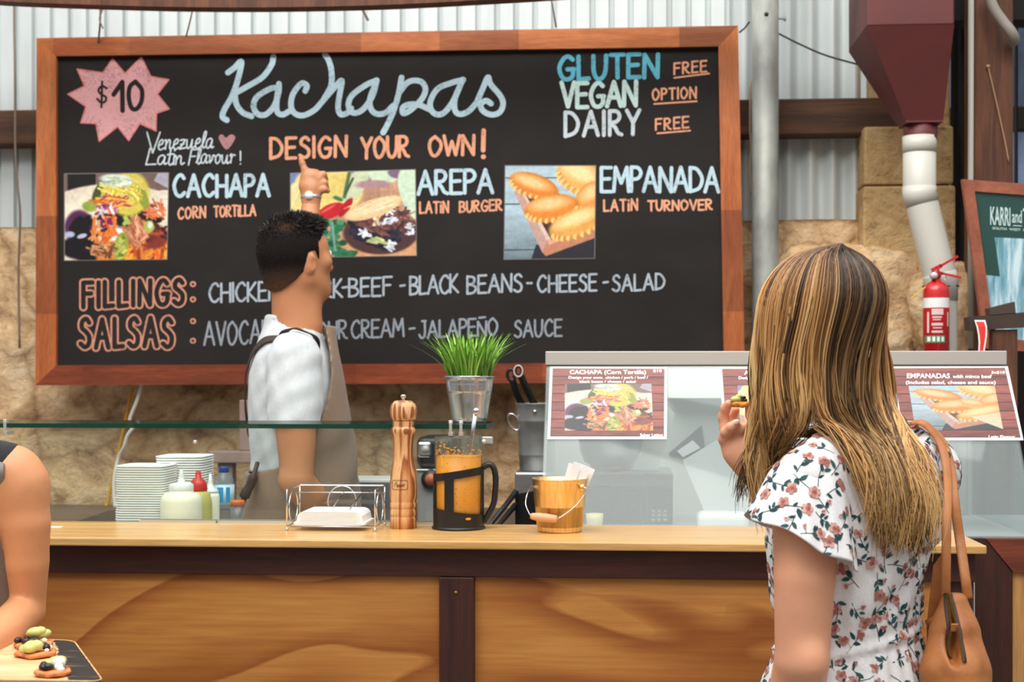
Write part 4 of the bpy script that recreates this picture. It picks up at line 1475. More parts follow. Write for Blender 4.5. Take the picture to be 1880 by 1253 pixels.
obj('lid', MB().lathe([(13.5 * s, z(929)), (13.5 * s, z(921)), (12 * s, z(919))], (x, Y, ZI), 28), M('orange_lid', (214, 112, 56), 0.4), t)
Y = 3.62
c = P(78, 906, Y)
t = thing('white_scoop', (c.x, Y, ZI), 'white plastic dish showing beside the bare arm at left', 'dish')
obj('bowl', MB().lathe([(0.02, 0.0), (0.03, 0.06), (0.052, c.z - ZI - 0.004), (0.054, c.z - ZI), (0.05, c.z - ZI), (0.028, 0.062), (0.001, 0.05)], (c.x - 0.045, Y - 0.02, ZI), 30, cap=False), m_white, t)

# ================================================================ things on the back bench, seen past the press
Y = 4.30
x0, x1 = P(766, 0, Y).x, P(846, 0, Y).x
z1 = P(790, 862, Y).z
ap = thing('steel_warmer', ((x0 + x1) / 2, Y, ZB), 'grey steel food warmer on the back bench behind the press', 'appliance')
obj('body', MB().box(x0, x1, Y, Y + 0.22, ZB + 0.0005, z1 - 0.008, 0.004), m_grey, ap)
obj('rim', MB().box(x0 - 0.004, x1 + 0.004, Y - 0.004, Y + 0.224, z1 - 0.0075, z1, 0.002), m_steel, ap)
q = P(792, 880, Y)
obj('dial', MB().tube([(q.x, Y - 0.014, q.z), (q.x, Y - 0.0005, q.z)], 0.03, 28), m_black, ap)
obj('dial_face', MB().tube([(q.x, Y - 0.016, q.z), (q.x, Y - 0.0145, q.z)], 0.018, 24), M('orange_dial', (196, 104, 64), 0.4), ap)
xa, xb = P(762, 0, Y).x, P(836, 0, Y).x
za, zb = z1 + 0.0005, P(790, 803, Y).z
tt = thing('sandwich_toaster', ((xa + xb) / 2, Y + 0.1, z1), 'rounded black and chrome sandwich toaster on the grey warmer', 'toaster')
obj('body', MB().box(xa, xb, Y + 0.02, Y + 0.2, za, zb, 0.022, segs=4), m_black, tt)
q = P(778, 828, Y)
obj('chrome_face', MB().box(q.x - 0.021, q.x + 0.021, Y + 0.012, Y + 0.0195, q.z - 0.02, q.z + 0.026, 0.006), m_chrome, tt)
obj('knob', MB().tube([(q.x + 0.004, Y + 0.002, q.z + 0.004), (q.x + 0.004, Y + 0.0115, q.z + 0.004)], 0.012, 20), m_alu, tt)
xa, xb = P(598, 0, 4.26).x, P(742, 0, 4.26).x
z1 = P(690, 881, 4.26).z
bm_ = thing('bain_marie', ((xa + xb) / 2, 4.26, ZB), 'stainless food tray with a bright rim behind the napkin holder', 'food tray')
obj('well', MB().box(xa + 0.006, xb - 0.006, 4.264, 4.42, ZB + 0.0005, z1 - 0.0105, 0.004), m_steel, bm_)
obj('rim', MB().box(xa, xb, 4.258, 4.43, z1 - 0.01, z1, 0.002), m_white, bm_)
# grill box with dark front, utensil pot standing on it
Y = 4.22
x0, x1 = P(945, 0, Y).x, P(1042, 0, Y).x
z1 = P(960, 868, Y).z
gb = thing('countertop_oven', ((x0 + x1) / 2, Y, ZB), 'grey countertop oven with a sloping black front below the utensil pot', 'oven')
obj('body', MB().box(x0, x1, Y, Y + 0.26, ZB + 0.0005, z1, 0.005), m_steel, gb)
zf0, zf1 = P(950, 908, Y).z, P(1000, 890, Y).z
obj('front', MB().prism([(x0 + 0.002, Y - 0.006, ZB + 0.001), (x1 - 0.002, Y - 0.006, ZB + 0.001), (x1 - 0.002, Y - 0.006, zf1), (x0 + 0.002, Y - 0.006, zf0)], (0, 0.0055, 0)), m_black, gb)
cx, cy = P(988, 0, 4.32).x, 4.32
zp = P(988, 741, 4.26).z
up = thing('utensil_pot', (cx, cy, z1), 'tall galvanised pot with a ring handle holding black utensils', 'pot')
rt, rb = 0.068, 0.056
hh = zp - z1
obj('body', MB().lathe([(rb - .002, 0.001), (rb, 0.002), (rb + (rt - rb) * .22, hh * .22), (rb + (rt - rb) * .22 + .0015, hh * .23), (rb + (rt - rb) * .24, hh * .245), (rb + (rt - rb) * .72, hh * .72), (rb + (rt - rb) * .72 + .0015, hh * .735), (rb + (rt - rb) * .75, hh * .75), (rt, hh - .004), (rt + .003, hh), (rt - .003, hh), (rt - .006, hh * .9), (rb - .004, 0.01), (0.001, 0.008)], (cx, cy, z1), 44, cap=False), M('dull_zinc', (138, 140, 138), 0.4, 0.5, var=0.12, vscale=10), up)
q = Vector((cx - rt * 0.95, cy - 0.02, z1 + hh * .72))
obj('ring_handle', MB().tube([q + Vector((-0.008 - 0.018 * math.sin(a), 0, 0.022 * math.cos(a) * 1.0 + 0.012 * math.sin(a))) for a in np.linspace(0, 2 * math.pi, 18)[:-1]], 0.0028, 8, True), m_chrome, up)
obj('rivet', MB().ball((cx - 0.006, cy - rt * 0.99, z1 + hh * .88), 0.006), m_chrome, up)
for a, b, c2, lab in (((963, 752), (948, 722), (938, 688), 'black utensil handle with a slot, left in the utensil pot'), ((985, 752), (965, 710), (952, 682), 'black utensil handle with a pale hanging loop, in the utensil pot')):
    dy_ = 0.0 if 'slot' in lab else -0.022
    pa, pb, pc = P(a[0], a[1], 4.30 + dy_), P(b[0], b[1], 4.275 + dy_), P(c2[0], c2[1], 4.262 + dy_)
    foot = Vector((cx + (0.0 if 'slot' in lab else 0.024), 4.335 if 'slot' in lab else 4.315, z1 + 0.02))
    t = thing('utensil', foot, lab, 'utensil')
    obj('shaft', MB().tube([foot, pa + (foot - pa) * 0.15], 0.0035, 8), m_steel, t)
    mb = MB().tube(smooth_line([pa + (foot - pa) * 0.16, pa, pb, pc * 0.8 + pb * 0.2], 5), [0.009] * 3 + [0.011] * 12 + [0.012], 12, squash=((0, 1, 0), 1.0))
    mb.tube([pc + Vector((0.011 * math.cos(u), -0.002, 0.016 * math.sin(u))) for u in np.linspace(0, 2 * math.pi, 16)[:-1]], 0.0055, 8, True)
    obj('handle', mb, m_black, t)
    if 'loop' in lab:
        obj('hanging_loop', MB().tube([pc + Vector((0.013 * math.cos(u), -0.009, 0.017 * math.sin(u))) for u in np.linspace(0.1, 2 * math.pi, 16)[:-1]], 0.0028, 8, True), M('pale_loop', (196, 176, 164), 0.4), t)
for a, b, yy, lab in (((948, 903), (905, 958), 4.12, 'upper black rod leaning beside the countertop oven'), ((946, 928), (918, 962), 4.10, 'lower black rod leaning beside the countertop oven')):
    pa, pb = P(a[0], a[1], 4.20), P(b[0], b[1], yy)
    d = (pb - pa).normalized()
    tag(obj('black_rod', MB().tube([pa, pa + (pb - pa) * 0.7, pb, pb + d * ((pb.z - 0.93) / -d.z if d.z < 0 else 0.02)], [0.009, 0.0075, 0.0065, 0.0065], 12), m_black, origin=pb), lab, 'rod', 'rods beside the oven')

# ================================================================ display cabinet on the right
m_cglass = thin_glass('hazy_cabinet_glass', (246, 250, 250), 0.10, (216, 226, 228), 0.5)
YT, YBt = 3.61, 3.352
X0 = P(1003, 660, YT).x
X1 = P(1848, 660, YT).x
Zt, Zb2 = P(1400, 672, YT).z, za_ if False else P(1850, 990, 3.345).z + 0.002
dc = thing('display_cabinet', (X0, 3.4, Zb2), 'glass display cabinet with sloping front and aluminium top bar', 'display cabinet')
zbar0, zbar1 = P(1400, 670.5, 3.606).z, P(1400, 645, 3.606).z
obj('top_bar', MB().box(X0 - 0.002, X1, 3.606, 3.72, zbar0, zbar1, 0.002), m_alu, dc)
obj('gap_strip', MB().box(X0, X1, 3.62, 3.66, zbar0 - 0.0025, zbar0 - 0.0005), m_black, dc)  # dark strip put in for the gap under the top bar
nrm = Vector((0, -(Zt - Zb2), YBt - YT)).normalized()      # outward: to the viewer and up
nrm = Vector((0, -(Zt - Zb2), (YT - YBt))).normalized()
mb = MB()
tv = nrm * 0.005
a, b, c, d = Vector((X0, YBt, Zb2)), Vector((X1, YBt, Zb2)), Vector((X1, YT, Zt)), Vector((X0, YT, Zt))
mb.prism([a, b, c, d], -tv)
obj('front_glass', mb, m_cglass, dc)
for xa in (X0 + 0.002, X1 - 0.007):
    obj('end_glass', MB().prism([(xa, YBt + 0.012, Zb2), (xa, 3.96, Zb2), (xa, 3.96, Zt), (xa, YT + 0.005, Zt)], (0.005, 0, 0)), thin_glass('end_glass', (232, 240, 240), 0.1), dc)
m_bpanel = M('pale_back_panel', (192, 195, 189), 0.6, var=0.05, vscale=2)
obj('back_panel', MB().box(X0, X1, 3.962, 3.98, zcab + 0.0005, zbar0 - 0.001), m_bpanel, dc)
zz0, zz1 = P(1270, 731, 3.93).z, P(1270, 676, 3.93).z
obj('inner_shelf', MB().box(P(1226, 0, 3.93).x, X1 - 0.3, 3.90, 3.96, zz0, zz1), M('white_inner_shelf', (240, 244, 240), 0.5), dc)
for px in (1722, 1770, 1802):
    xm = P(px, 900, 3.8).x
    obj('sliding_door_stile', MB().box(xm, xm + 0.012, 3.945, 3.961, zcab + 0.0005, zz0 if px < 1760 else zbar0 - 0.002), m_alu, dc)

# things inside the cabinet
m_dark_glass = M('dark_oven_glass', (40, 46, 50), 0.25)
Y = 3.66
x0, x1 = P(1064, 0, Y).x, P(1236, 0, Y).x
z1 = P(1150, 868, Y).z
mw = thing('microwave', ((x0 + x1) / 2, Y, zcab), 'grey microwave oven inside the display cabinet', 'microwave')
zf = zcab + 0.0005
obj('body', MB().box(x0, x1, Y, Y + 0.25, zf, z1, 0.004), M('microwave_shell', (130, 134, 132), 0.4), mw)
xd = P(1181, 0, Y).x
zd = P(1150, 893, Y).z
obj('top_trim', MB().box(x0 + 0.002, x1 - 0.002, Y - 0.006, Y - 0.0005, zd, z1 - 0.006), M('trim_grey', (84, 80, 76), 0.4), mw)
obj('door', MB().box(x0 + 0.002, xd - 0.001, Y - 0.008, Y - 0.0005, zf + 0.004, zd - 0.004), m_dark_glass, mw)
cp = obj('control_panel', MB().box(xd + 0.001, x1 - 0.002, Y - 0.008, Y - 0.0005, zf + 0.004, zd - 0.004), m_dark_glass, mw)
for r_ in range(4):
    for c_ in range(3):
        q = P(1199 + c_ * 11, 938 + r_ * 8, Y)
        if q.z > zf + 0.008:
            obj('button', MB().box(q.x - 0.004, q.x + 0.004, Y - 0.010, Y - 0.0085, q.z - 0.003, q.z + 0.003), m_grey, cp)
c = P(1122, 0, 3.78)
zt_ = P(1122, 795, 3.7).z
mbw = thing('mixing_bowl', (c.x, 3.78, z1), 'steel mixing bowl with a copper base on the microwave', 'bowl')
rr = 62 * PXM(1122, 3.75)
hb = max(0.06, zt_ - z1)
obj('body', MB().lathe([(rr * .62, 0.012), (rr * .8, 0.02), (rr * .92, hb * .45), (rr, hb), (rr + .003, hb + .002), (rr - .003, hb), (rr * .88, hb * .4), (0.001, 0.018)], (c.x, 3.78, z1), 44, cap=False), m_steel, mbw)
obj('base', MB().lathe([(rr * .62, 0.0005), (rr * .64, 0.006), (rr * .62, 0.0125)], (c.x, 3.78, z1), 40), M('copper_base', (176, 104, 84), 0.35, 0.5), mbw)


def sheet(name, pts, Y0, tilt, mt, label, cat, th=0.004, foot=None):
    """a leaning flat piece: pixel outline on a plane that leans back by tilt per metre of height"""
    base = max(p[1] for p in pts)
    zb_ = P(1300, base, Y0).z
    vs = []
    for x, y in pts:
        q = P(x, y, Y0)
        vs.append(Vector((q.x, Y0 + (q.z - zb_) * tilt, q.z)))
    return tag(obj(name, MB().prism(vs, (0, th, 0)), mt, origin=(vs[0].x, Y0, zb_)), label, cat)


m_paper = M('white_paper', (238, 240, 238), 0.7)
sheet('paper_bag', [(1160, 863), (1190, 754), (1226, 746), (1240, 760), (1212, 852), (1206, 863)], 3.74, 0.25, m_paper, 'white paper bag standing beside the mixing bowl', 'paper bag', 0.02)
sheet('white_board', [(1255, 848), (1318, 812), (1352, 815), (1420, 925), (1420, 951), (1310, 951), (1296, 945)], 3.70, 0.35, m_paper, 'big white card leaning inside the cabinet', 'card', 0.006)
sheet('slate_tile', [(1228, 833), (1288, 782), (1294, 822), (1272, 842)], 3.956, 0.0, M('slate_grey', (96, 100, 104), 0.6), 'grey slate piece above the white card in the cabinet', 'slate', 0.0055)
sheet('price_tag', [(1243, 829), (1272, 809), (1286, 823), (1254, 840)], 3.951, 0.0, m_paper, 'small white tag on the grey slate in the cabinet', 'tag', 0.0045)
# white container and yellow mug just behind the ledge
Y = 3.50
x0, x1 = P(1281, 0, Y).x, P(1376, 0, Y).x
zc = P(1330, 943, Y).z
t = thing('white_tub', ((x0 + x1) / 2, Y + 0.04, zcab), 'rounded white plastic tub behind the ledge by the woman', 'tub')
obj('body', MB().box(x0, x1, Y, Y + 0.085, zf, zc, 0.016, segs=4), m_white, t)
x = P(1091, 0, Y).x
zt_ = P(1091, 946, Y).z
t = thing('yellow_jug', (x, Y + 0.04, zcab), 'pale yellow jug rim standing behind the gold bucket', 'jug')
obj('body', MB().lathe([(0.018, 0.0005), (0.021, (zt_ - zf) * .6), (0.022, zt_ - zf), (0.018, zt_ - zf), (0.016, 0.004)], (x, Y + 0.04, zf - 0.0005), 28, cap=False), M('pale_yellow_plastic', (238, 220, 160), 0.4), t)

# posters taped inside the sloping glass
m_plank = wood('printed_plank_red', (112, 62, 58), (168, 100, 92), (0.35, 3, 3), 0.45, 10, bump=0.0)
m_lam = M('laminate_edge', (222, 232, 232), 0.25)
m_txt = M('white_print', (240, 240, 238), 0.5)
m_print2 = attr_mat('hazed_print', 0.3, 0.5)
ux = Vector((1, 0, 0))
uz = (d - a).normalized()                      # up the slope


def on_glass(px, py, lift=0.0):
    """the point of the sloping front glass on pixel (px, py), lifted off it"""
    u, v = (px - 940.0) / FPX, (HOR - py) / FPX
    dr = Vector((u * cs - sn, cs + u * sn, v))
    o = Vector((0, 0, CH))
    t = (a + nrm * lift - o).dot(nrm) / dr.dot(nrm)
    return o + dr * t


def poster(c, name, lab, rows, pic, pc, paint):
    """c: TL, TR, BR, BL pixels; rows: text rows; pc: picture corners"""
    G = lambda x, y, l: on_glass(x, y, l)
    t = thing(name, G((c[0][0] + c[3][0]) / 2 + 20, c[3][1], 0.001), lab, 'poster', 'menu posters on the display cabinet')
    mb = MB().prism([G(*p, 0.0005) for p in c], nrm * 0.0006)
    obj('laminate', mb, m_lam, t)
    e = 5
    ci = [(c[0][0] + e * .9, c[0][1] + 2.5), (c[1][0] - e, c[1][1] + 2.5), (c[2][0] - e, c[2][1] - e), (c[3][0] + e, c[3][1] - e)]
    mb = MB()
    n = 8
    for i in range(n):
        f0, f1 = i / n, (i + 1) / n - 0.012
        L = lambda f: (ci[0][0] * (1 - f) + ci[3][0] * f, ci[0][1] * (1 - f) + ci[3][1] * f)
        R_ = lambda f: (ci[1][0] * (1 - f) + ci[2][0] * f, ci[1][1] * (1 - f) + ci[2][1] * f)
        mb.add([G(*L(f0), .0013), G(*R_(f0), .0013), G(*R_(f1), .0013), G(*L(f1), .0013)], [(0, 1, 2, 3)], i % 3)
    obj('printed_planks', mb, [m_plank, wood('printed_plank_dark', (104, 58, 56), (150, 90, 84), (0.35, 3, 3), 0.45, 12, bump=0), wood('printed_plank_mid', (120, 66, 60), (178, 106, 96), (0.35, 3, 3), 0.45, 9, bump=0)], t)
    obj('plank_gap_backing', MB().prism([G(*p, .0011) for p in ci], nrm * .0001), M('plank_gap', (70, 40, 40), 0.5), t)  # dark sheet that shows as the gaps between printed planks
    for s, x0_, x1_, yb, h, bold in rows:
        tb = MB()
        put_text(tb, s, lambda x, y: G(x, y, .0016), x0_, x1_, yb, h, bold)
        obj('lettering', tb, m_txt, t)
    p0 = paint

    def pl(u, v):
        x = (pc[0][0] * (1 - u) + pc[1][0] * u) * (1 - v) + (pc[3][0] * (1 - u) + pc[2][0] * u) * v
        y = (pc[0][1] * (1 - u) + pc[1][1] * u) * (1 - v) + (pc[3][1] * (1 - u) + pc[2][1] * u) * v
        return G(x, y, .0017)
    p0.a = p0.a * 0.74 + 0.1  # pale reflection haze of laminate and sky put into the picture colours
    picture('printed_photo', p0, pl, t, None, m_print2)


poster([(1010, 674), (1225, 675), (1224, 807), (1005, 807)], 'menu_poster', 'plank-patterned poster of a corn tortilla, first on the cabinet glass', [
    ('CACHAPA (Corn Tortilla)', 1046, 1186, 687.0, 7.4, .022), ('$10', 1199, 1215, 683.6, 5.0, .022),
    ('Design your own:  chicken / pork / beef /', 1044, 1190, 695.6, 4.8, .022), ('black beans / cheese / salad', 1064, 1167, 703.2, 4.8, .022), ('Sabor Latino', 1175, 1217, 801.5, 5.3, .022)],
    None, [(1037, 705), (1196, 705), (1199, 791), (1037, 791)], food_cachapa(210, 120))
poster([(1321, 675), (1532, 675), (1546, 808), (1329, 807)], 'menu_poster', 'poster behind the woman and the bite she holds', [
    ('AREPA (Latin Burger)', 1366, 1490, 688, 7.4, .022), ('Design your own:  chicken / pork / beef /', 1356, 1502, 696.5, 5.3, .022), ('black beans / cheese / salad', 1377, 1480, 704.5, 5.3, .022)],
    None, [(1354, 708), (1510, 708), (1517, 792), (1360, 792)], food_arepa(210, 120))
poster([(1635, 674), (1850, 673), (1879, 809), (1655, 809)], 'menu_poster', 'plank-patterned poster of golden turnovers, right end of the cabinet glass', [
    ('EMPANADAS', 1665, 1744, 694.5, 8.8, .022), ('with mince beef', 1749, 1821, 694.5, 6.4, .022), ('3x$10', 1820, 1845, 686.5, 5.2, .022),
    ('(Includes salad, cheese and sauce)', 1663, 1828, 705.5, 6.4, .022), ('Latin Flavour', 1815, 1864, 805, 5.6, .022)],
    None, [(1668, 708.5), (1826, 708.5), (1842, 790), (1681, 791)], food_empanada(200, 120, True))

# grey trestle against the stone wall, behind the man
Yt_ = 4.66
tr_ = thing('trestle', (P(425, 0, Yt_).x, Yt_, 0.0), 'weathered grey timber trestle against the stone wall behind the man', 'trestle')
m_tres = M('weathered_grey_timber', (150, 126, 118), 0.7, var=0.12, vscale=12)
z0_, z1_ = P(425, 851, Yt_).z, P(425, 829, Yt_).z
obj('crossbar', MB().box(P(382, 0, Yt_).x, P(560, 0, Yt_).x, Yt_, Yt_ + 0.09, z0_, z1_, 0.004), m_tres, tr_)
obj('upright', MB().box(P(436, 0, Yt_).x, P(463, 0, Yt_).x, Yt_ + 0.02, Yt_ + 0.07, z1_ + 0.0005, P(450, 735, Yt_).z, 0.004), m_tres, tr_)
for pa_, pb_ in ((396, 424), (520, 548)):
    obj('leg', MB().box(P(pa_, 0, Yt_).x, P(pb_, 0, Yt_).x, Yt_ + 0.02, Yt_ + 0.07, 0.9505, z0_ - 0.0005, 0.004), m_tres, tr_)
tr_.location.z = 0.95
for ch in tr_.children:
    for v_ in ch.data.vertices:
        v_.co.z -= 0.95
# ================================================================ things standing on the ledge
# ---- pepper mill
k = NT('acacia_wood')
v = k.coord((15, 15, 0.8))
n1 = k.noise(v, 1.7, 2, 0.4, 0.5)
c = k.ramp(n1, [(0.36, (126, 68, 36)), (0.43, (172, 104, 58)), (0.475, (226, 176, 122)), (0.515, (232, 184, 130)), (0.535, (150, 82, 44)), (0.6, (186, 116, 66)), (0.68, (226, 176, 122))])
fn = k.noise(k.coord((60, 60, 3)), 6, 3, 0.6)
c = k.mix(0.4, c, k.ramp(fn, [(0.35, (190, 160, 130)), (0.6, (255, 250, 245))]), 'MULTIPLY')
k.l(c, k.b.inputs['Base Color'])
k.b.inputs['Roughness'].default_value = 0.38
k.b.inputs['Coat Weight'].default_value = 0.2
m_acacia = k.m
Ym = 3.245
cx = P(740.5, 970, Ym).x
sc_ = PXM(740, Ym) / 4.32
zz = lambda yc: P(740, 680 + yc / 4.32, Ym).z - ZL
pm = thing('pepper_mill', (cx, Ym, ZL), 'tall turned acacia wood pepper mill with a steel knob', 'pepper mill')
bot = 0.0
body = [(100, 1268), (106, 1262), (106, 1170), (104, 1163), (102, 1158), (106, 1150), (108, 1140), (106, 1108), (103, 1098), (102, 1093), (107, 1086), (108, 1075), (107, 1052), (103, 1042), (104, 1036), (108, 1005), (109, 960), (107, 900), (102, 845), (94, 790), (86, 740), (79, 690), (76, 640), (77, 600), (82, 545), (87, 515), (93, 500), (97, 488), (97, 468), (92, 458), (86, 452), (85, 440), (88, 428), (86, 418), (88, 410), (88, 404), (60, 402)]
obj('body', MB().lathe([(max(0.0005, r * sc_), max(0.0, zz(y))) for r, y in body], (cx, Ym, ZL), 56), m_acacia, pm)
head = [(60, 401.5), (88, 399), (97, 390), (104, 372), (108, 345), (107, 318), (103, 292), (94, 268), (78, 250), (58, 242), (20, 239)]
obj('head', MB().lathe([(r * sc_, zz(y)) for r, y in head], (cx, Ym, ZL), 56), m_acacia, pm)
knob = [(14, 242), (13, 236), (12, 224), (18, 221), (22, 212), (23, 206), (20, 198), (12, 193), (2, 192)]
obj('knob', MB().lathe([(r * sc_, zz(y)) for r, y in knob], (cx, Ym, ZL), 28), m_chrome, pm)
# burnt-in script in a rounded box, on the curved face


def on_mill(px, py):
    q = P(px, py, Ym)
    yc = (py - 680) * 4.32
    r = 106.5 * sc_ if yc > 870 else 105.5 * sc_
    r = np.interp(yc, [840, 900, 960], [101.5, 107, 109]) * sc_ + 0.0004
    dx = max(-r * .98, min(r * .98, q.x - cx))
    return Vector((cx + dx, Ym - math.sqrt(r * r - dx * dx), q.z))


x0, x1, y0, y1 = 723.5, 751.5, 881, 897.5
rb = smooth_line([(x0 + 2, y0), (x1 - 2, y0)], 8) + smooth_line([(x1 - 2, y0), (x1, y0 + 2), (x1, y1 - 2), (x1 - 2, y1)], 4) + smooth_line([(x1 - 2, y1), (x0 + 2, y1)], 8) + smooth_line([(x0 + 2, y1), (x0, y1 - 2), (x0, y0 + 2), (x0 + 2, y0)], 4)
mb = MB()
pl = lambda x, y, d=0: on_mill(x, y) - Vector((0, d, 0))
stroke_mesh(mb, [('l', [rb[i], rb[i + 1]]) for i in range(len(rb) - 1)], 0.8, 0, 0, pl)
GL['p'] = (.8, ['s.1,.55 .12,.1 .05,-.35', 's.1,.45 .35,.6 .5,.35 .35,.05 .12,.1', 's.4,.05 .6,.05 .8,.2'])
GL['Pp'] = GL['P']
stroke_mesh(mb, W('P', 727.5, 893, 731, 893, 9, 0, .2) + W('epper', 731.5, 892.5, 747, 892, 6.5, .02, .15), 0.7, 0, 0, pl)
obj('burnt_script', mb, M('burnt_brand', (60, 32, 18), 0.6), pm)

# ---- french press full of orange sauce
Yp = 3.246
cx = P(842, 970, Yp).x
s1 = PXM(842, Yp)
zq = lambda y: P(842, y, Yp).z - ZL
fp = thing('french_press', (cx, Yp, ZL), 'glass french press jug of orange sauce in a black frame', 'jug')
rg = 43.6 * s1
m_jar = thin_glass('jug_glass', (240, 246, 244), 0.03, (226, 230, 226), 1.0)
k = NT('orange_sauce')
sp = k.noise(k.coord(), 260, 2, 0.5)
c = k.mix(k.ramp(sp, [(0.66, (0, 0, 0)), (0.7, (255, 255, 255))]), lin((250, 160, 26)), lin((160, 78, 14)))
k.l(c, k.b.inputs['Base Color'])
k.b.inputs['Roughness'].default_value = 0.35
k.b.inputs['Subsurface Weight'].default_value = 0.15
k.b.inputs['Subsurface Scale'].default_value = 0.01
m_sauce = k.m
zt, zsauce = zq(802), zq(838)
obj('glass_beaker', MB().lathe([(rg - .002, 0.008), (rg, 0.010), (rg, zt - .003), (rg + .0015, zt), (rg - .001, zt), (rg - .0022, zt - .004), (rg - .0022, zsauce)], (cx, Yp, ZL), 56, cap=False), m_jar, fp)
mb = MB().lathe([(rg - .004, 0.010), (rg - .0028, 0.012), (rg - .0028, zsauce), (rg - .006, zsauce + .0008), (0.004, zsauce + .001)], (cx, Yp, ZL), 56)
obj('sauce', mb, m_sauce, fp)
mb = MB()
rr = np.random.default_rng(21)
for i in range(110):
    t = rr.random() * 2 * math.pi
    if i < 30:
        t = -1.9 + rr.normal() * 0.28
    up_ = abs(rr.normal()) * (0.012 if i > 40 else 0.016)
    zz_ = zsauce + min(up_ + (0.008 if i < 30 else 0), (zt - zsauce) * .88)
    r_ = 0.0008 + 0.002 * rr.random() ** 2
    mb.ball((cx + (rg - .0032) * math.cos(t), Yp + (rg - .0032) * math.sin(t), ZL + zz_), (r_ * 1.2, r_ * 1.2, r_), 5)
obj('sauce_splashes', mb, m_sauce, fp)['kind'] = 'stuff'
rf = rg + 0.0005
m_fr = M('black_press_frame', (26, 25, 26), 0.42)


def shell(z_lo, z_hi, a0, a1, th=0.0035, n=60, mb=None):
    """a curved band of the frame between two heights that may vary with the angle"""
    mb = mb or MB()
    vs = []
    for i in range(n + 1):
        a = a0 + (a1 - a0) * i / n
        for r_, f in ((rf, z_lo), (rf + th, z_lo), (rf + th, z_hi), (rf, z_hi)):
            vs.append((cx + r_ * math.cos(a), Yp + r_ * math.sin(a), ZL + f(a)))
    fs = []
    for i in range(n):
        for j in range(4):
            fs.append((4 * i + j, 4 * i + (j + 1) % 4, 4 * i + 4 + (j + 1) % 4, 4 * i + 4 + j))
    if abs((a1 - a0) - 2 * math.pi) > 1e-6:
        fs += [(0, 1, 2, 3)[::-1], (4 * n, 4 * n + 1, 4 * n + 2, 4 * n + 3)]
    return mb.add(vs, fs, 0, False)


zb0, zb1 = zq(877), zq(863)
tilt = lambda a: (math.cos(a) * 0.5) * (zq(855) - zq(869))
mb = shell(lambda a: zb0 + tilt(a), lambda a: zb1 + tilt(a), 0, 2 * math.pi)
base_hi = lambda a: zq(931) - (0.5 + 0.5 * math.cos(a)) * (zq(931) - zq(943)) - 0.0 * a
shell(lambda a: 0.004, base_hi, 0, 2 * math.pi, mb=mb)
ang = lambda px: -math.acos(max(-1, min(1, (P(px, 900, Yp).x - cx) / (rf + .003))))
for a_, b_ in ((795, 799.5), (821, 838)):
    a0, a1 = ang(a_), ang(b_)
    shell(lambda a: base_hi(a) - 0.002, lambda a: zb0 + tilt(a) + 0.002, a0, a1, n=10, mb=mb)
    shell(lambda a: base_hi(a) - 0.002, lambda a: zb0 + tilt(a) + 0.002, -a1, -a0, n=10, mb=mb)
shell(lambda a: base_hi(a) - 0.002, lambda a: zb0 + tilt(a) + 0.002, -0.22, 0.22, n=10, mb=mb)
mb.lathe([(rf + .002, 0.0005), (rf + .0062, 0.001), (rf + .0068, 0.003), (rf + .005, 0.006), (rf + .002, 0.008)], (cx, Yp, ZL), 60, cap=True)
obj('frame', mb, m_fr, fp)
q = ang(864)
mb = MB()
for t in range(1):
    vs = [(cx + (rf + .0037) * math.cos(q + .115 * math.cos(u)), Yp + (rf + .0037) * math.sin(q + .115 * math.cos(u)), ZL + zq(949) + 0.0027 * math.sin(u)) for u in np.linspace(0, 2 * math.pi, 20)[:-1]]
    mb.add(vs, [tuple(range(19))])
obj('frame_slot', mb, m_sauce, fp)
hx = cx + rf + 0.004
hpts = [(hx - .003, zq(858)), (hx + .012, zq(853)), (hx + .022, zq(860)), (hx + .0265, zq(878)), (hx + .025, zq(905)), (hx + .0215, zq(925)), (hx + .010, zq(944)), (hx - .001, zq(958))]
obj('handle', MB().tube([(x, Yp, ZL + z) for x, z in smooth_line(hpts, 6)], 0.0088, 14, squash=((0, 1, 0), 0.8)), m_fr, fp)
sp_ = thing('spoon', (cx + 0.02, Yp + 0.01, ZL + 0.02), 'steel spoon standing in the orange sauce', 'spoon')
pa, pb = P(873, 757, Yp + .01), P(862, 836, Yp + .012)
mb = MB().tube([pa, pa + (pb - pa) * .5, pb, pb + (pb - pa) * .9], [0.0056, 0.0046, 0.0042, 0.004], 10, squash=((1, 0, 0), 0.6))
mb.ball(pa + Vector((0.002, -.002, 0.002)), (0.0085, 0.006, 0.008), 10)
obj('handle', mb, m_chrome, sp_)
e = pb + (pb - pa) * .9
obj('bowl', MB().ball(e + Vector((0, 0, -.012)), (0.012, 0.005, 0.017), 10), m_chrome, sp_)

# ---- gold bucket with paper sticks
Yk = 3.205
cx = P(1027.5, 970, Yk).x
s1 = PXM(1028, Yk)
zq = lambda y: P(1028, y, Yk).z - ZL
m_gold = M('brushed_gold', (236, 200, 140), 0.3, 1.0, var=0.08, vscale=30, stretch=(6, 6, 0.3))
bk_ = thing('gold_bucket', (cx, Yk, ZL), 'small gold metal bucket with a wooden grip on its wire handle', 'bucket')
H = zq(879)
r0, r1 = 40.5 * s1, 50.5 * s1
obj('body', MB().lathe([(r0 - .003, 0.0006), (r0, 0.0015), (r0 + .0004, 0.006), (r1, H - .003), (r1 + .0022, H - .001), (r1 + .002, H + .001), (r1 - .001, H), (r0 + .002, 0.012), (0.0005, 0.010)], (cx, Yk, ZL), 56, cap=False), m_gold, bk_)
obj('base_disc', MB().lathe([(0.0005, 0.0003), (r0 - .002, 0.0005), (r0 - .002, 0.003), (0.0005, 0.003)], (cx, Yk, ZL), 40, cap=False), m_gold, bk_)
q = on_b = P(1068, 896, Yk - r1 * .62)
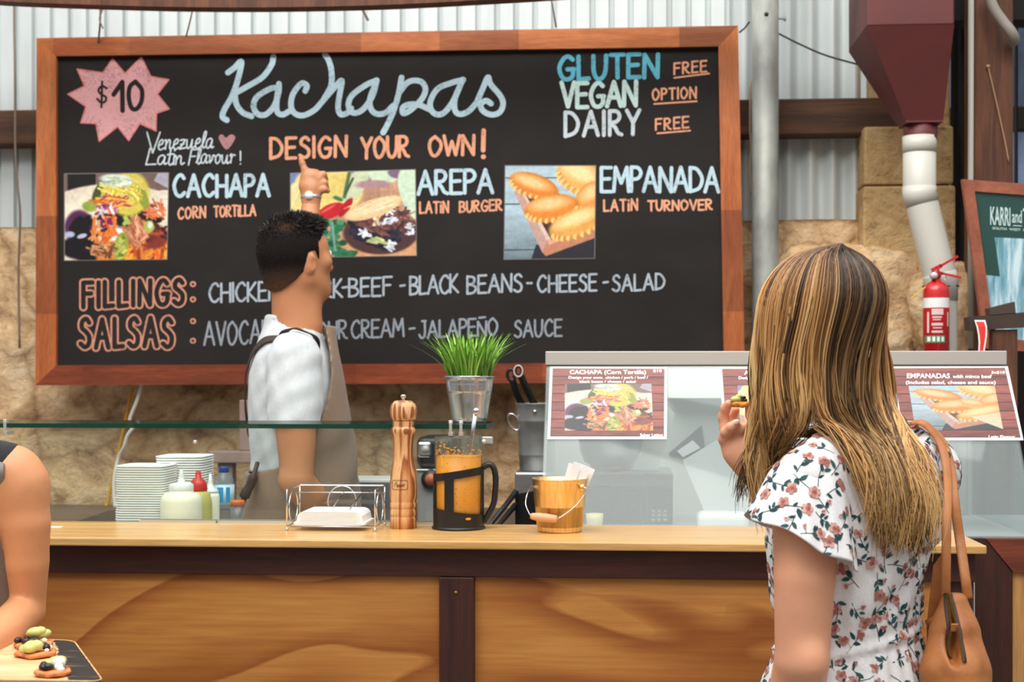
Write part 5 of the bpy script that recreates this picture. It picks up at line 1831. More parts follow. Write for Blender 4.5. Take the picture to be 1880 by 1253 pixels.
obj('handle_boss', MB().ball(q, (0.0085, 0.005, 0.0085), 12).ball(q + Vector((0, -.004, 0)), (0.0045, 0.003, 0.0045), 8), m_gold, bk_)
q2 = P(977, 893, Yk + 0.01)
wire = [q2, P(969, 905, Yk - .02), P(965, 925, Yk - .04), P(971, 942, Yk - .05), P(976, 948, Yk - .052)]
wire2 = [P(1022, 954, Yk - .056), P(1040, 943, Yk - .055), P(1060, 926, Yk - .05), P(1073, 908, Yk - .044), P(1076, 898, Yk - .042), P(1070, 895, Yk - .041)]
obj('wire_handle', MB().tube(smooth_line(wire, 6), 0.0014, 8).tube(smooth_line(wire2, 6), 0.0014, 8).tube([wire[-1], wire2[0]], 0.0014, 8), m_chrome, bk_)
ga, gb_ = P(974, 948, Yk - .054), P(1023, 954, Yk - .058)
d = gb_ - ga
obj('wooden_grip', MB().tube([ga, ga + d * .06, ga + d * .3, ga + d * .6, ga + d * .94, gb_], [0.0055, 0.0072, 0.0095, 0.0098, 0.0086, 0.007], 18), M('pale_turned_wood', (222, 166, 124), 0.45), bk_)
m_wrap = M('white_wrapper', (240, 240, 240), 0.55)
for i, (bx, tx, ty, dy) in enumerate(((1030, 1051, 852, .004), (1036, 1060, 850, -.004), (1041, 1068, 853, .004), (1047, 1077, 857, -.003), (1051, 1086, 860, .006), (1044, 1072, 855, .012))):
    pa = Vector((P(bx - 10, 0, Yk).x, Yk + dy * 2, ZL + 0.014))
    pb = P(tx, ty, Yk + dy * 2.2)
    tag(obj('paper_stick', MB().obox(pa, pb, 0.0175, 0.0036, (0, 1, 0)), m_wrap, origin=pa), 'white paper-wrapped stick leaning in the gold bucket', 'paper stick', 'paper-wrapped sticks in the gold bucket')

# ---- napkin holder and napkins
Ya, Ybk = 3.168, 3.300
nh = thing('napkin_holder', (P(610, 970, Ya).x, Ya, ZL), 'chrome wire napkin holder with a hinged wire weight', 'napkin holder')
xa, xb = P(526.5, 970, Ya).x, P(688.5, 970, Ya).x
zt = P(600, 900, Ya).z
w_ = 0.0018
mb = MB()
zb_ = ZL + 0.010
mb.tube([(xa, Ya, zb_), (xa, Ya, zt - .003), (xa, Ya + .004, zt), (xa, Ybk - .004, zt), (xa, Ybk, zt), (xa + .004, Ybk, zt), (xb - .004, Ybk, zt), (xb, Ybk, zt), (xb, Ybk - .004, zt), (xb, Ya + .004, zt), (xb, Ya, zt - .003), (xb, Ya, zb_)], w_, 8)
mb.tube([(xa, Ya, zb_), (xb, Ya, zb_), (xb, Ybk, zb_), (xa, Ybk, zb_)], w_, 8, True)
for x in (xa, xb):
    mb.tube([(x, Ybk, zb_), (x, Ybk, zt)], w_, 8)
zm = zt - 0.016
mb.tube([(xa - .004, Ybk - .006, zm), (xb + .004, Ybk - .006, zm)], w_ * .9, 8)
for x in (xa, xb):
    yc, zc = (Ya + Ybk) / 2, (zb_ + zt) / 2 - .002
    mb.tube([(x, yc + 0.044 * math.cos(u), zc + 0.036 * math.sin(u)) for u in np.linspace(0, 2 * math.pi, 26)[:-1]], w_ * .85, 8, True)
xc = (xa + xb) / 2
mb.tube([(xc + 0.034 * math.cos(u), Ybk, zt - .037 + 0.036 * math.sin(u)) for u in np.linspace(0, 2 * math.pi, 30)[:-1]], w_ * .85, 8, True)
obj('wire_frame', mb, m_chrome, nh)
for x, y in ((xa, Ya), (xb, Ya), (xa, Ybk), (xb, Ybk)):
    obj('foot', MB().ball((x, y, ZL + 0.0042), 0.0040, 8).tube([(x, y, ZL + .007), (x, y, zb_)], 0.0016, 8), m_chrome, nh)
q = [P(626, 906, 3.26), P(612, 932, 3.20), P(610, 938, 3.195), P(616, 941, 3.19), P(636, 942, 3.19), P(642, 936, 3.195), P(660, 906, 3.26)]
zn = zb_ + 0.0022 + 0.030
q = [Vector((v_.x, v_.y, max(v_.z, zn + 0.002))) for v_ in q]
q = [Vector((q[0].x, Ybk - .006, zm))] + q[1:-1] + [Vector((q[-1].x, Ybk - .006, zm))]
obj('weight_arm', MB().tube(q, w_, 8), m_chrome, nh)
m_nap = M('white_napkin', (244, 244, 242), 0.7)
nn = 12
for i in range(nn):
    f = i / (nn - 1)
    hw = 0.082 - 0.0045 * f
    z0 = zb_ + 0.0024 + 0.0292 * f
    mb = MB()
    n = 18
    vs = []
    for j in range(n + 1):
        u = -1 + 2 * j / n
        droop = 0.010 * (0.3 + 0.7 * f) * max(0, (abs(u) - .74) / .26) ** 1.8 if i > 1 else 0.012 * max(0, (abs(u) - .8) / .2) ** 1.3 * (-0.15)
        x = xc - 0.004 + u * hw * (1 - 0.05 * (droop > .004))
        for y in (Ya + 0.0035 + 0.002 * f, Ybk - 0.012):
            for z in (z0 - droop, z0 - droop + 0.0021):
                vs.append((x, y, max(z, zb_ + 0.002 + i * 1e-4)))
    fs = []
    for j in range(n):
        o = 4 * j
        fs += [(o, o + 4, o + 6, o + 2), (o + 1, o + 3, o + 7, o + 5), (o, o + 1, o + 5, o + 4), (o + 2, o + 6, o + 7, o + 3)]
    fs += [(0, 2, 3, 1), (4 * n, 4 * n + 1, 4 * n + 3, 4 * n + 2)]
    mb.add(vs, fs, 0, False)
    tag(obj('paper_napkin', mb, m_nap, origin=(xc, (Ya + Ybk) / 2, z0)), 'white paper napkin stacked in the chrome holder', 'napkin', 'napkins in the wire holder')
tag(obj('paper_scrap', MB().box(P(92, 0, 3.2).x, P(114, 0, 3.2).x, 3.19, 3.205, ZL + .0003, ZL + .002), m_nap, origin=(P(100, 0, 3.2).x, 3.2, ZL)), 'scrap of pale paper lying on the ledge beside the bare arm', 'paper scrap')

# ---- planter with artificial grass on the glass shelf
Yg = 3.47
zs_ = zs if isinstance(zs, float) else 0
zshelf = P(450, 787, 3.295).z + 0.0108
cx = P(862, 770, Yg).x
s1 = PXM(862, Yg)
zq = lambda y: P(862, y, Yg).z - zshelf
pt = thing('potted_grass', (cx, Yg, zshelf), 'bright green spiky grass in a ribbed zinc pot on the glass shelf', 'potted plant')
H = zq(691)
r0, r1 = 31.5 * s1, 45 * s1
prof = [(r0 - .003, 0.0005), (r0, 0.001)]
for f in (0.1, 0.3, 0.5, 0.6, 0.66, 0.68, 0.70, 0.72, 0.74, 0.76, 0.78, 0.80, 0.82, 0.9, 0.965):
    prof.append((r0 + (r1 - r0) * f + (0.0012 if f in (0.68, 0.72, 0.76, 0.80) else 0), H * f))
prof += [(r1 + .0025, H * .975), (r1 + .003, H), (r1 - .001, H), (r1 - .004, H * .9), (0.0005, H * .9)]
obj('pot', MB().lathe(prof, (cx, Yg, zshelf), 52, cap=False), m_galv2 if False else M('zinc_pot', (206, 208, 210), 0.2, 0.9, var=0.05, vscale=20, stretch=(5, 5, .4)), pt)
V, F, C = [], [], []
rr = np.random.default_rng(4)
greens = np.array([[96, 150, 44], [126, 182, 58], [150, 204, 78], [70, 118, 36], [112, 166, 52], [170, 214, 100]]) / 255.0
for i in range(330):
    a, q = rr.random() * 2 * math.pi, math.sqrt(rr.random()) * (r1 - .008)
    bx, by = q * math.cos(a), q * math.sin(a)
    L = 0.085 + 0.045 * rr.random()
    lean = (q / r1) ** 1.3 * 0.55 + 0.16 * rr.random()
    a2 = a + rr.normal() * .5
    if i < 14:
        lean = 0.75 + .35 * rr.random()
        L = 0.095 + .02 * rr.random()
    wd = 0.0019 + 0.0012 * rr.random()
    tw = a2 + math.pi / 2 + rr.normal() * .4
    col = greens[rr.integers(6)] * (0.85 + .3 * rr.random())
    o = len(V)
    m = 6
    for j in range(m):
        f = j / (m - 1)
        h_ = L * (f - 0.12 * lean * f * f)
        out = L * lean * f ** 1.8
        x, y, z = cx + bx + out * math.cos(a2), Yg + by + out * math.sin(a2), zshelf + H * .88 + h_
        ww = wd * (1 - f ** 2.2) + .00012
        V += [(x - ww * math.cos(tw), y - ww * math.sin(tw), z), (x, y - .0004, z + .0003), (x + ww * math.cos(tw), y + ww * math.sin(tw), z)]
        cc_ = col * (0.75 + .45 * f)
        C += [np_lin(np.clip(cc_, 0, 1))] * 3
        if j:
            p = o + 3 * j
            F += [(p - 3, p - 2, p + 1, p), (p - 2, p - 1, p + 2, p + 1)]
k = NT('grass_blades')
at = k.n('ShaderNodeAttribute')
at.attribute_name = 'Col'
k.l(at.outputs['Color'], k.b.inputs['Base Color'])
k.b.inputs['Roughness'].default_value = 0.4
o = fast_obj('grass', np.array(V), np.array(F), k.m, pt, np.array(C), True)
o['kind'] = 'stuff'

# ---- fire extinguisher hanging on the white downpipe
Ye = 4.352
cx = P(1718.5, 600, Ye).x
s1 = PXM(1718, Ye)
zb_ = P(1718, 650, Ye).z
zq = lambda y: P(1718, y, Ye).z - zb_
m_exred = M('extinguisher_red', (196, 28, 34), 0.3, coat=0.3)
ex = thing('fire_extinguisher', (cx, Ye, zb_), 'red fire extinguisher with a white band strapped to the white downpipe', 'fire extinguisher')
r = 23.5 * s1
obj('cylinder', MB().lathe([(r * .8, 0), (r, .006), (r, zq(535)), (r * .92, zq(528)), (r * .7, zq(521)), (r * .4, zq(517)), (r * .3, zq(512))], (cx, Ye, zb_), 44), m_exred, ex)
obj('white_band', MB().lathe([(r + .0004, zq(566)), (r + .0004, zq(548))], (cx, Ye, zb_), 44, cap=False), m_white, ex)


def on_can(px, py, d=0.0):
    q = P(px, py, Ye)
    dx = max(-r * .97, min(r * .97, q.x - cx))
    R2 = r + .0005 + d
    return Vector((cx + dx, Ye - math.sqrt(R2 * R2 - dx * dx), q.z))


def can_patch(x0, x1, y0, y1, mt, nm, d=0.0):
    mb = MB()
    n = 8
    vs = [on_can(x0 + (x1 - x0) * i / n, y, d) for y in (y0, y1) for i in range(n + 1)]
    mb.add(vs, [(i, n + 1 + i, n + 2 + i, i + 1) for i in range(n)], 0, True)
    return obj(nm, mb, mt, ex)


m_exprint = M('pale_label_print', (226, 196, 192), 0.4)
m_exgreen = M('green_label', (70, 140, 92), 0.4)
for (x0, x1, y0, y1) in ((1706, 1727, 568, 579), (1707, 1724, 582, 585), (1708, 1722, 587, 589), (1706, 1726, 594, 599), (1708, 1724, 602, 604), (1706, 1726, 608, 612), (1699, 1702, 574, 612), (1735, 1738, 574, 600)):
    can_patch(x0, x1, y0, y1, m_exprint, 'label_print')
g = can_patch(1696, 1730, 617, 630, m_exgreen, 'label_strip')
for i in range(4):
    can_patch(1699 + i * 8, 1704 + i * 8, 619, 628, m_white, 'label_mark', 0.0006)
zv = lambda y: P(1718, y, Ye).z
obj('valve', MB().lathe([(r * .3, zq(514)), (r * .34, zq(505)), (r * .3, zq(498)), (r * .2, zq(494))], (cx, Ye, zb_), 18).tube([P(1713, 507, Ye - .006), P(1713, 507, Ye - .024)], 0.0095, 16), M('valve_red', (150, 30, 34), 0.35), ex)
obj('gauge', MB().tube([P(1715, 506, Ye - .0245), P(1715, 506, Ye - .029)], 0.0105, 20), M('gauge_face', (206, 200, 204), 0.3), ex)
obj('upper_lever', MB().obox(P(1711, 497, Ye), P(1728, 488, Ye), 0.013, 0.012).obox(P(1726, 489, Ye), P(1758, 471, Ye), 0.013, 0.007), m_exred, ex)
obj('lower_lever', MB().obox(P(1711, 500, Ye), P(1730, 503, Ye), 0.013, 0.010).obox(P(1728, 502, Ye), P(1764, 510, Ye), 0.013, 0.006), m_exred, ex)
obj('pin_ring', MB().tube([P(1732, 508, Ye) + Vector((0.008 * math.cos(u), 0, 0.012 * math.sin(u))) for u in np.linspace(0, 6.28, 16)[:-1]], 0.0012, 6, True), m_chrome, ex)
obj('yellow_tag', MB().obox(P(1699, 527, Ye - .02), P(1672, 548, Ye - .03), 0.006, 0.002), M('yellow_tag', (222, 190, 60), 0.5), ex)
xp, yp = P(1727, 0, 4.45).x, 4.45
rs_ = 0.0535
band = [(xp + rs_ * math.cos(u), yp + rs_ * math.sin(u)) for u in np.linspace(0.15 - math.pi / 2 + 0.9, 1.5 * math.pi - 1.0, 22)]
zz1 = P(1740, 524, 4.4).z
mb = MB().tube([(x, y, zz1 + 0.0) for x, y in band], 0.0022, 6)
mb.tube([(band[0][0], band[0][1], zz1), (cx + r * .6, Ye + r * .85, zz1 - .004)], 0.0022, 6).tube([(band[-1][0], band[-1][1], zz1), (cx - r * .6, Ye + r * .85, zz1 - .004)], 0.0022, 6)
obj('strap', mb, m_black, ex)

# ---- things at the right edge
Yq = 4.36
ctl, ctr = (1767, 329), (2003, 347)
cbl = (1809, 640)
cbr = (2045, 658)
m_pframe = wood('poster_frame_wood', (136, 74, 54), (176, 104, 78), (1, 3, 1), 0.45, 8)
fpn = thing('framed_poster', P(1809, 640, Yq), 'framed dark green poster leaning at the right edge', 'framed poster')


def lerp2(u, v):
    x = (ctl[0] * (1 - u) + ctr[0] * u) * (1 - v) + (cbl[0] * (1 - u) + cbr[0] * u) * v
    y = (ctl[1] * (1 - u) + ctr[1] * u) * (1 - v) + (cbl[1] * (1 - u) + cbr[1] * u) * v
    return x, y


def fpt(u, v, dy=0.0):
    return P(*lerp2(u, v), Yq + dy)


fu, fv = 0.084, 0.067
out = [fpt(0, 0), fpt(1, 0), fpt(1, 1), fpt(0, 1)]
inn = [fpt(fu, fv), fpt(1 - fu, fv), fpt(1 - fu, 1 - fv), fpt(fu, 1 - fv)]
for i in range(4):
    j = (i + 1) % 4
    obj('frame_side', MB().prism([out[i], out[j], inn[j], inn[i]], (0, 0.025, 0)), m_pframe, fpn)
obj('poster_print', MB().prism([p + Vector((0, 0.008, 0)) for p in inn], (0, 0.004, 0)), M('poster_green', (44, 76, 70), 0.15, coat=0.3), fpn)
k = NT('forest_print')
v = k.coord((22, 1, 2.5))
k.l(k.ramp(k.noise(v, 2.2, 6, 0.65, 0.6), [(0.3, (64, 110, 124)), (0.48, (132, 178, 194)), (0.62, (206, 228, 234))]), k.b.inputs['Base Color'])
k.b.inputs['Roughness'].default_value = 0.2
obj('poster_image', MB().prism([P(*q, Yq + .0075) for q in ((1826, 436), (1990, 444), (2000, 640), (1830, 620), (1812, 545), (1806, 505), (1836, 508))], (0, 0.0006, 0)), k.m, fpn)
tb = MB()
sl = lambda x, y: P(x, y + (x - 1818) * 0.06, Yq + .0068)
put_text(tb, 'KARRI', sl, 1818, 1855, 412, 34, .02)
put_text(tb, 'and', sl, 1858, 1876, 406, 24, .015)
put_text(tb, 'T', sl, 1878, 1892, 408, 30, .02)
tb.add([sl(1860, 411), sl(1876, 411), sl(1876, 412.5), sl(1860, 412.5)], [(0, 1, 2, 3)])
put_text(tb, 'SOUTH  WEST  F', sl, 1822, 1882, 421, 4.5, .02)
obj('lettering', tb, M('poster_letters', (190, 214, 212), 0.4), fpn)

Yr = 4.1
hr = thing('timber_handrail', (P(1835, 640, Yr).x, Yr, 0.0), 'dark timber handrail on a brown board at the right edge', 'handrail')
mb = MB().prism([P(1778, 582, Yr), P(2100, 556, Yr), P(2100, 588, Yr), P(1781, 607, Yr)], (0, 0.06, 0))
obj('rail', mb, M('dark_rail', (62, 46, 38), 0.6, var=0.15), hr)
obj('block', MB().prism([P(1816, 566, Yr), P(1863, 554, Yr), P(1865, 576, Yr), P(1818, 580, Yr)], (0, 0.05, 0)), M('dark_block', (70, 56, 48), 0.6), hr)
p1, p2 = P(1822, 604, Yr + .01), P(1868, 601, Yr + .01)
obj('support_board', MB().box(p1.x, p2.x, Yr + .01, Yr + .05, 0.0, p1.z - .002), m_post, hr)
# red locator sign curved on the rail end
xs_ = [(1789, 588), (1793, 600), (1796, 615), (1797, 630), (1796, 650)]
xe_ = [(1809, 588), (1812, 602), (1812, 618), (1810, 632), (1807, 650)]


def strip_sign(ins, top, dy, th):
    vs = []
    for i, ((x0, y0), (x1, y1)) in enumerate(zip(xs_, xe_)):
        y = y0 + (top if i == 0 else 0) - (top if i == 4 else 0)
        for x in (x0 + ins, x1 - ins):
            q = P(x, y, Yr - .012 - .004 * i - dy)
            vs += [q, q + Vector((0, th, 0))]
    fs = []
    for i in range(4):
        o = 4 * i
        fs += [(o, o + 4, o + 6, o + 2), (o + 1, o + 3, o + 7, o + 5), (o, o + 1, o + 5, o + 4), (o + 2, o + 6, o + 7, o + 3)]
    fs += [(0, 2, 3, 1), (16, 17, 19, 18)]
    return MB().add(vs, fs)


sg = obj('locator_sign', strip_sign(0, 0, 0, 0.002), m_white, origin=P(1800, 650, Yr - .02))
tag(sg, 'curved red sign with a white border hanging from the dark handrail', 'sign')
obj('red_field', strip_sign(2.6, 3, 0.0012, 0.001), M('sign_red', (214, 40, 30), 0.4), sg)
# ================================================================ people: bodies grown as one blended surface


def smin(a, b, k):
    if k <= 0:
        return np.minimum(a, b)
    h = np.maximum(k - np.abs(a - b), 0) / k
    return np.minimum(a, b) - h * h * k * 0.25


class Field:
    """a sampled distance field that shapes are blended into"""

    def __init__(self, lo, hi, res):
        self.lo, self.res = np.array(lo, np.float32), res
        self.n = np.ceil((np.array(hi) - self.lo) / res).astype(int) + 1
        self.D = np.full(self.n, 0.2, np.float32)

    def _cut(self, lo, hi, pad):
        a = np.maximum(np.floor((np.array(lo) - pad - self.lo) / self.res).astype(int), 0)
        b = np.minimum(np.ceil((np.array(hi) + pad - self.lo) / self.res).astype(int) + 1, self.n)
        if np.any(b <= a):
            return None, None
        ax = [self.lo[i] + self.res * np.arange(a[i], b[i], dtype=np.float32) for i in range(3)]
        return tuple(slice(a[i], b[i]) for i in range(3)), np.meshgrid(*ax, indexing='ij')

    def put(self, fn, lo, hi, k=0.02, op='add'):
        s, g = self._cut(lo, hi, 0.06)
        if s is None:
            return self
        d = fn(*g).astype(np.float32)
        if op == 'add':
            self.D[s] = smin(self.D[s], d, k)
        else:
            self.D[s] = -smin(-self.D[s], d, k)
        return self

    def cone(self, a, b, ra, rb, k=0.02, op='add', flat=None):
        a, b = np.array(a, np.float32), np.array(b, np.float32)
        ba = b - a
        L2 = float(ba @ ba) + 1e-12
        r = max(ra, rb)

        def fn(x, y, z):
            px, py, pz = x - a[0], y - a[1], z - a[2]
            h = np.clip((px * ba[0] + py * ba[1] + pz * ba[2]) / L2, 0, 1)
            qx, qy, qz = px - h * ba[0], py - h * ba[1], pz - h * ba[2]
            if flat is not None:
                f, m = flat
                t = qx * f[0] + qy * f[1] + qz * f[2]
                qx, qy, qz = qx + f[0] * t * (m - 1), qy + f[1] * t * (m - 1), qz + f[2] * t * (m - 1)
            return np.sqrt(qx * qx + qy * qy + qz * qz) - (ra + (rb - ra) * h)
        return self.put(fn, np.minimum(a, b) - r, np.maximum(a, b) + r, k, op)

    def chain(self, pts, rs, k=0.02, flat=None):
        """a limb: tapered lengths joined without swelling at the joints, then blended into the rest"""
        pts = [np.array(p, np.float32) for p in pts]

        def fn(x, y, z):
            out = None
            for i in range(len(pts) - 1):
                a, ba = pts[i], pts[i + 1] - pts[i]
                px, py, pz = x - a[0], y - a[1], z - a[2]
                h = np.clip((px * ba[0] + py * ba[1] + pz * ba[2]) / (float(ba @ ba) + 1e-12), 0, 1)
                qx, qy, qz = px - h * ba[0], py - h * ba[1], pz - h * ba[2]
                if flat is not None:
                    f, m = flat
                    t = qx * f[0] + qy * f[1] + qz * f[2]
                    qx, qy, qz = qx + f[0] * t * (m - 1), qy + f[1] * t * (m - 1), qz + f[2] * t * (m - 1)
                hs = h * h * (3 - 2 * h) * .5 + h * .5
                d = np.sqrt(qx * qx + qy * qy + qz * qz) - (rs[i] + (rs[i + 1] - rs[i]) * hs)
                out = d if out is None else smin(out, d, .004)
            return out
        r = max(rs)
        return self.put(fn, np.min(pts, 0) - r, np.max(pts, 0) + r, k)

    def ell(self, c, r, k=0.02, op='add', ax=None):
        c = np.array(c, np.float32)
        R = np.eye(3) if ax is None else np.array([list(v) for v in ax], np.float32)
        r = np.array(r, np.float32)

        def fn(x, y, z):
            p = [x - c[0], y - c[1], z - c[2]]
            q = [sum(R[i][j] * p[j] for j in range(3)) for i in range(3)]
            k0 = np.sqrt(sum((q[i] / r[i]) ** 2 for i in range(3)))
            k1 = np.sqrt(sum((q[i] / (r[i] * r[i])) ** 2 for i in range(3))) + 1e-9
            return k0 * (k0 - 1) / k1
        m = float(r.max())
        return self.put(fn, c - m, c + m, k, op)

    def box(self, c, h, r, k=0.01, op='add', ax=None):
        c = np.array(c, np.float32)
        R = np.eye(3) if ax is None else np.array([list(v) for v in ax], np.float32)

        def fn(x, y, z):
            p = [x - c[0], y - c[1], z - c[2]]
            q = [np.abs(sum(R[i][j] * p[j] for j in range(3))) - (h[i] - r) for i in range(3)]
            out = np.sqrt(sum(np.maximum(w, 0) ** 2 for w in q))
            return out + np.minimum(np.maximum(np.maximum(q[0], q[1]), q[2]), 0) - r
        m = float(np.linalg.norm(h))
        return self.put(fn, c - m, c + m, k, op)

    def loft(self, secs, ax_a, ax_b, k=0.02, op='add', power=2.0, folds=None):
        """upright body: secs = (z, centre x, centre y, half width along ax_a, half depth along ax_b)"""
        S = np.array(sorted(secs), np.float64)
        zs = S[:, 0]
        m = S[:, 3:].max() + 0.02
        lo = np.array([S[:, 1].min() - m, S[:, 2].min() - m, zs[0]])
        hi = np.array([S[:, 1].max() + m, S[:, 2].max() + m, zs[-1]])
        fine = np.linspace(zs[0], zs[-1], 160)

        def sm(col):
            v = np.interp(fine, zs, S[:, col])
            ker = np.ones(9) / 9
            w = np.convolve(np.pad(v, 4, mode='edge'), ker, 'valid')
            return w

        cols = [sm(i) for i in range(1, 5)]

        def fn(x, y, z):
            zc = np.clip(z, zs[0], zs[-1])
            cx, cy, a, b = [np.interp(zc.ravel(), fine, c).reshape(zc.shape) for c in cols]
            u = (x - cx) * ax_a[0] + (y - cy) * ax_a[1]
            v = (x - cx) * ax_b[0] + (y - cy) * ax_b[1]
            k0 = ((np.abs(u) / a) ** power + (np.abs(v) / b) ** power) ** (1 / power)
            g = np.sqrt((u / a ** 2) ** 2 + (v / b ** 2) ** 2) / np.maximum(k0, 1e-6) + 1e-6
            d = (k0 - 1) / g if power == 2.0 else (k0 - 1) * np.minimum(a, b)
            if folds is not None:
                d = d + folds(u, v, z)
            dz = np.maximum(zs[0] - z, z - zs[-1])
            return np.where(dz > 0, np.sqrt(np.maximum(d, 0) ** 2 + dz ** 2), np.maximum(d, -0.05 + 0 * d))
        return self.put(fn, lo, hi, k, op)

    def plane(self, p, n, k=0.0):
        """cut away the side that n points to"""
        p, n = np.array(p, np.float32), np.array(n, np.float32)
        n = n / np.linalg.norm(n)
        ax = [self.lo[i] + self.res * np.arange(self.n[i], dtype=np.float32) for i in range(3)]
        d = (ax[0][:, None, None] - p[0]) * n[0] + (ax[1][None, :, None] - p[1]) * n[1] + (ax[2][None, None, :] - p[2]) * n[2]
        self.D = -smin(-self.D, -d.astype(np.float32), k)
        return self

    def grid(self):
        return np.meshgrid(*[self.lo[i] + self.res * np.arange(self.n[i], dtype=np.float32) for i in range(3)], indexing='ij')

    def at(self, pts):
        """trilinear value at points (n, 3)"""
        q = (np.asarray(pts, np.float32) - self.lo) / self.res
        i = np.clip(np.floor(q).astype(int), 0, self.n - 2)
        f = np.clip(q - i, 0, 1)
        o = 0
        for a in (0, 1):
            for b in (0, 1):
                for c in (0, 1):
                    w = (f[:, 0] if a else 1 - f[:, 0]) * (f[:, 1] if b else 1 - f[:, 1]) * (f[:, 2] if c else 1 - f[:, 2])
                    o = o + w * self.D[i[:, 0] + a, i[:, 1] + b, i[:, 2] + c]
        return o

    def grad(self, pts):
        e = self.res
        g = np.stack([self.at(pts + np.eye(3)[i] * e) - self.at(pts - np.eye(3)[i] * e) for i in range(3)], -1)
        return g / (np.linalg.norm(g, axis=1, keepdims=True) + 1e-9)

    def mesh(self, relax=2):
        """surface nets"""
        D = self.D.copy()
        for ax in range(3):
            sl = [slice(None)] * 3
            for e in (0, -1):
                sl[ax] = e
                D[tuple(sl)] = np.maximum(D[tuple(sl)], 0.001)
        ins = D < 0
        nx, ny, nz = D.shape
        c = [ins[a:nx - 1 + a, b:ny - 1 + b, d:nz - 1 + d] for a in (0, 1) for b in (0, 1) for d in (0, 1)]
        al, an = c[0].copy(), c[0].copy()
        for q in c[1:]:
            al &= q
            an |= q
        act = an & ~al
        idx = np.full(act.shape, -1, np.int64)
        cell = np.argwhere(act)
        idx[act] = np.arange(len(cell))
        acc, cnt = np.zeros((len(cell), 3)), np.zeros(len(cell))
        corners = [(a, b, d) for a in (0, 1) for b in (0, 1) for d in (0, 1)]
        for p in corners:
            for q in corners:
                if sum(q) - sum(p) == 1 and all(q[i] >= p[i] for i in range(3)):
                    dp = D[cell[:, 0] + p[0], cell[:, 1] + p[1], cell[:, 2] + p[2]]
                    dq = D[cell[:, 0] + q[0], cell[:, 1] + q[1], cell[:, 2] + q[2]]
                    m = (dp < 0) != (dq < 0)
                    t = np.where(m, dp / np.where(m, dp - dq, 1), 0)[:, None]
                    acc += np.where(m[:, None], np.array(p) + t * (np.array(q) - np.array(p)), 0)
                    cnt += m
        V = (cell + acc / cnt[:, None]) * self.res + self.lo
        F = []
        for ax in range(3):
            b, c2 = (ax + 1) % 3, (ax + 2) % 3
            s0, s1 = [slice(1, -1)] * 3, [slice(1, -1)] * 3
            s0[ax], s1[ax] = slice(0, -1), slice(1, None)
            e = ins[tuple(s0)] != ins[tuple(s1)]
            w = np.argwhere(e)
            w[:, b] += 1
            w[:, c2] += 1
            first_in = ins[w[:, 0], w[:, 1], w[:, 2]]
            off = lambda db, dc: idx[tuple((w[:, i] + (db if i == b else dc if i == c2 else 0)) for i in range(3))]
            q = np.stack([off(-1, -1), off(0, -1), off(0, 0), off(-1, 0)], -1)
            q[~first_in] = q[~first_in][:, ::-1]
            F.append(q)
        F = np.vstack(F)
        F = F[(F >= 0).all(1)]
        for _ in range(relax):
            s, n = np.zeros_like(V), np.zeros(len(V))
            for i in range(4):
                for j in (1, 3):
                    np.add.at(s, F[:, i], V[F[:, (i + j) % 4]])
                    np.add.at(n, F[:, i], 1)
            V = 0.5 * V + 0.5 * s / np.maximum(n, 1)[:, None]
        return V, F


def skin(name, rgb, var=0.05):
    k = NT(name)
    v = k.coord()
    c = k.ramp(k.noise(v, 6, 4, 0.6), [(0.3, tuple(x * (1 - var) for x in rgb)), (0.7, tuple(min(255, x * (1 + var)) for x in rgb))])
    fr = k.noise(v, 170, 2, 0.5)
    c = k.mix(k.ramp(fr, [(0.70, (0, 0, 0)), (0.78, (90, 90, 90))]), c, lin(tuple(x * .72 for x in rgb)))
    k.l(c, k.b.inputs['Base Color'])
    k.b.inputs['Roughness'].default_value = 0.48
    k.b.inputs['Subsurface Weight'].default_value = 0.12
    k.b.inputs['Subsurface Scale'].default_value = 0.01
    k.b.inputs['Subsurface Radius'].default_value = (1.0, 0.35, 0.2)
    k.bump(k.noise(v, 300, 3), 0.08, 0.001)
    return k.m


def cloth(name, rgb, weave=900, fold=0.0, rough=0.85, var=0.03):
    k = NT(name)
    v = k.coord()
    c = k.ramp(k.noise(v, weave * .5, 2, 0.5), [(0.35, tuple(x * (1 - var) for x in rgb)), (0.65, tuple(min(255, x * (1 + var)) for x in rgb))])
    k.l(c, k.b.inputs['Base Color'])
    k.b.inputs['Roughness'].default_value = rough
    k.b.inputs['Sheen Weight'].default_value = 0.15
    h = k.noise(v, weave, 2, 0.5)
    if fold:
        f = k.noise(k.coord((1, 1, 0.45), rot=(0.2, 0.5, 0)), 14, 4, 0.55, 1.2)
        h = k.math('ADD', k.math('MULTIPLY', h, 0.06), k.math('MULTIPLY', f, fold))
    k.bump(h, 0.5, 0.012)
    return k.m


def unit(v):
    v = np.array(v, float)
    return v / np.linalg.norm(v)


def N3(v):
    return np.array([v[0], v[1], v[2]], float)


# ---------------------------------------------------------------- the man behind the counter
m_mskin = skin('tanned_skin', (196, 132, 92))
m_tee = cloth('white_jersey', (204, 209, 212), 1100, 0.9)
m_apron = cloth('taupe_canvas', (140, 116, 96), 700, 0.35)
m_strap = M('dark_brown_leather', (58, 44, 38), 0.6)
YM = 3.86
MP = lambda px, py, dy=0.0: N3(P(px, py, YM + dy))
base = MP(548, 690)
man = thing('person', (base[0], base[1], 0.0), 'person in a white t-shirt and taupe apron pointing up at the menu board', 'person')
tf = np.array([math.cos(math.radians(14)), math.sin(math.radians(14)), 0])      # the torso faces right and a little away
tr = np.array([tf[1], -tf[0], 0])                                              # his right hand side, towards the viewer
hf = unit([math.cos(math.radians(46)), math.sin(math.radians(46)), 0.12])       # the head looks up at the board
hr = unit(np.cross(hf, [0, 0, 1]))
hu = np.cross(hr, hf)

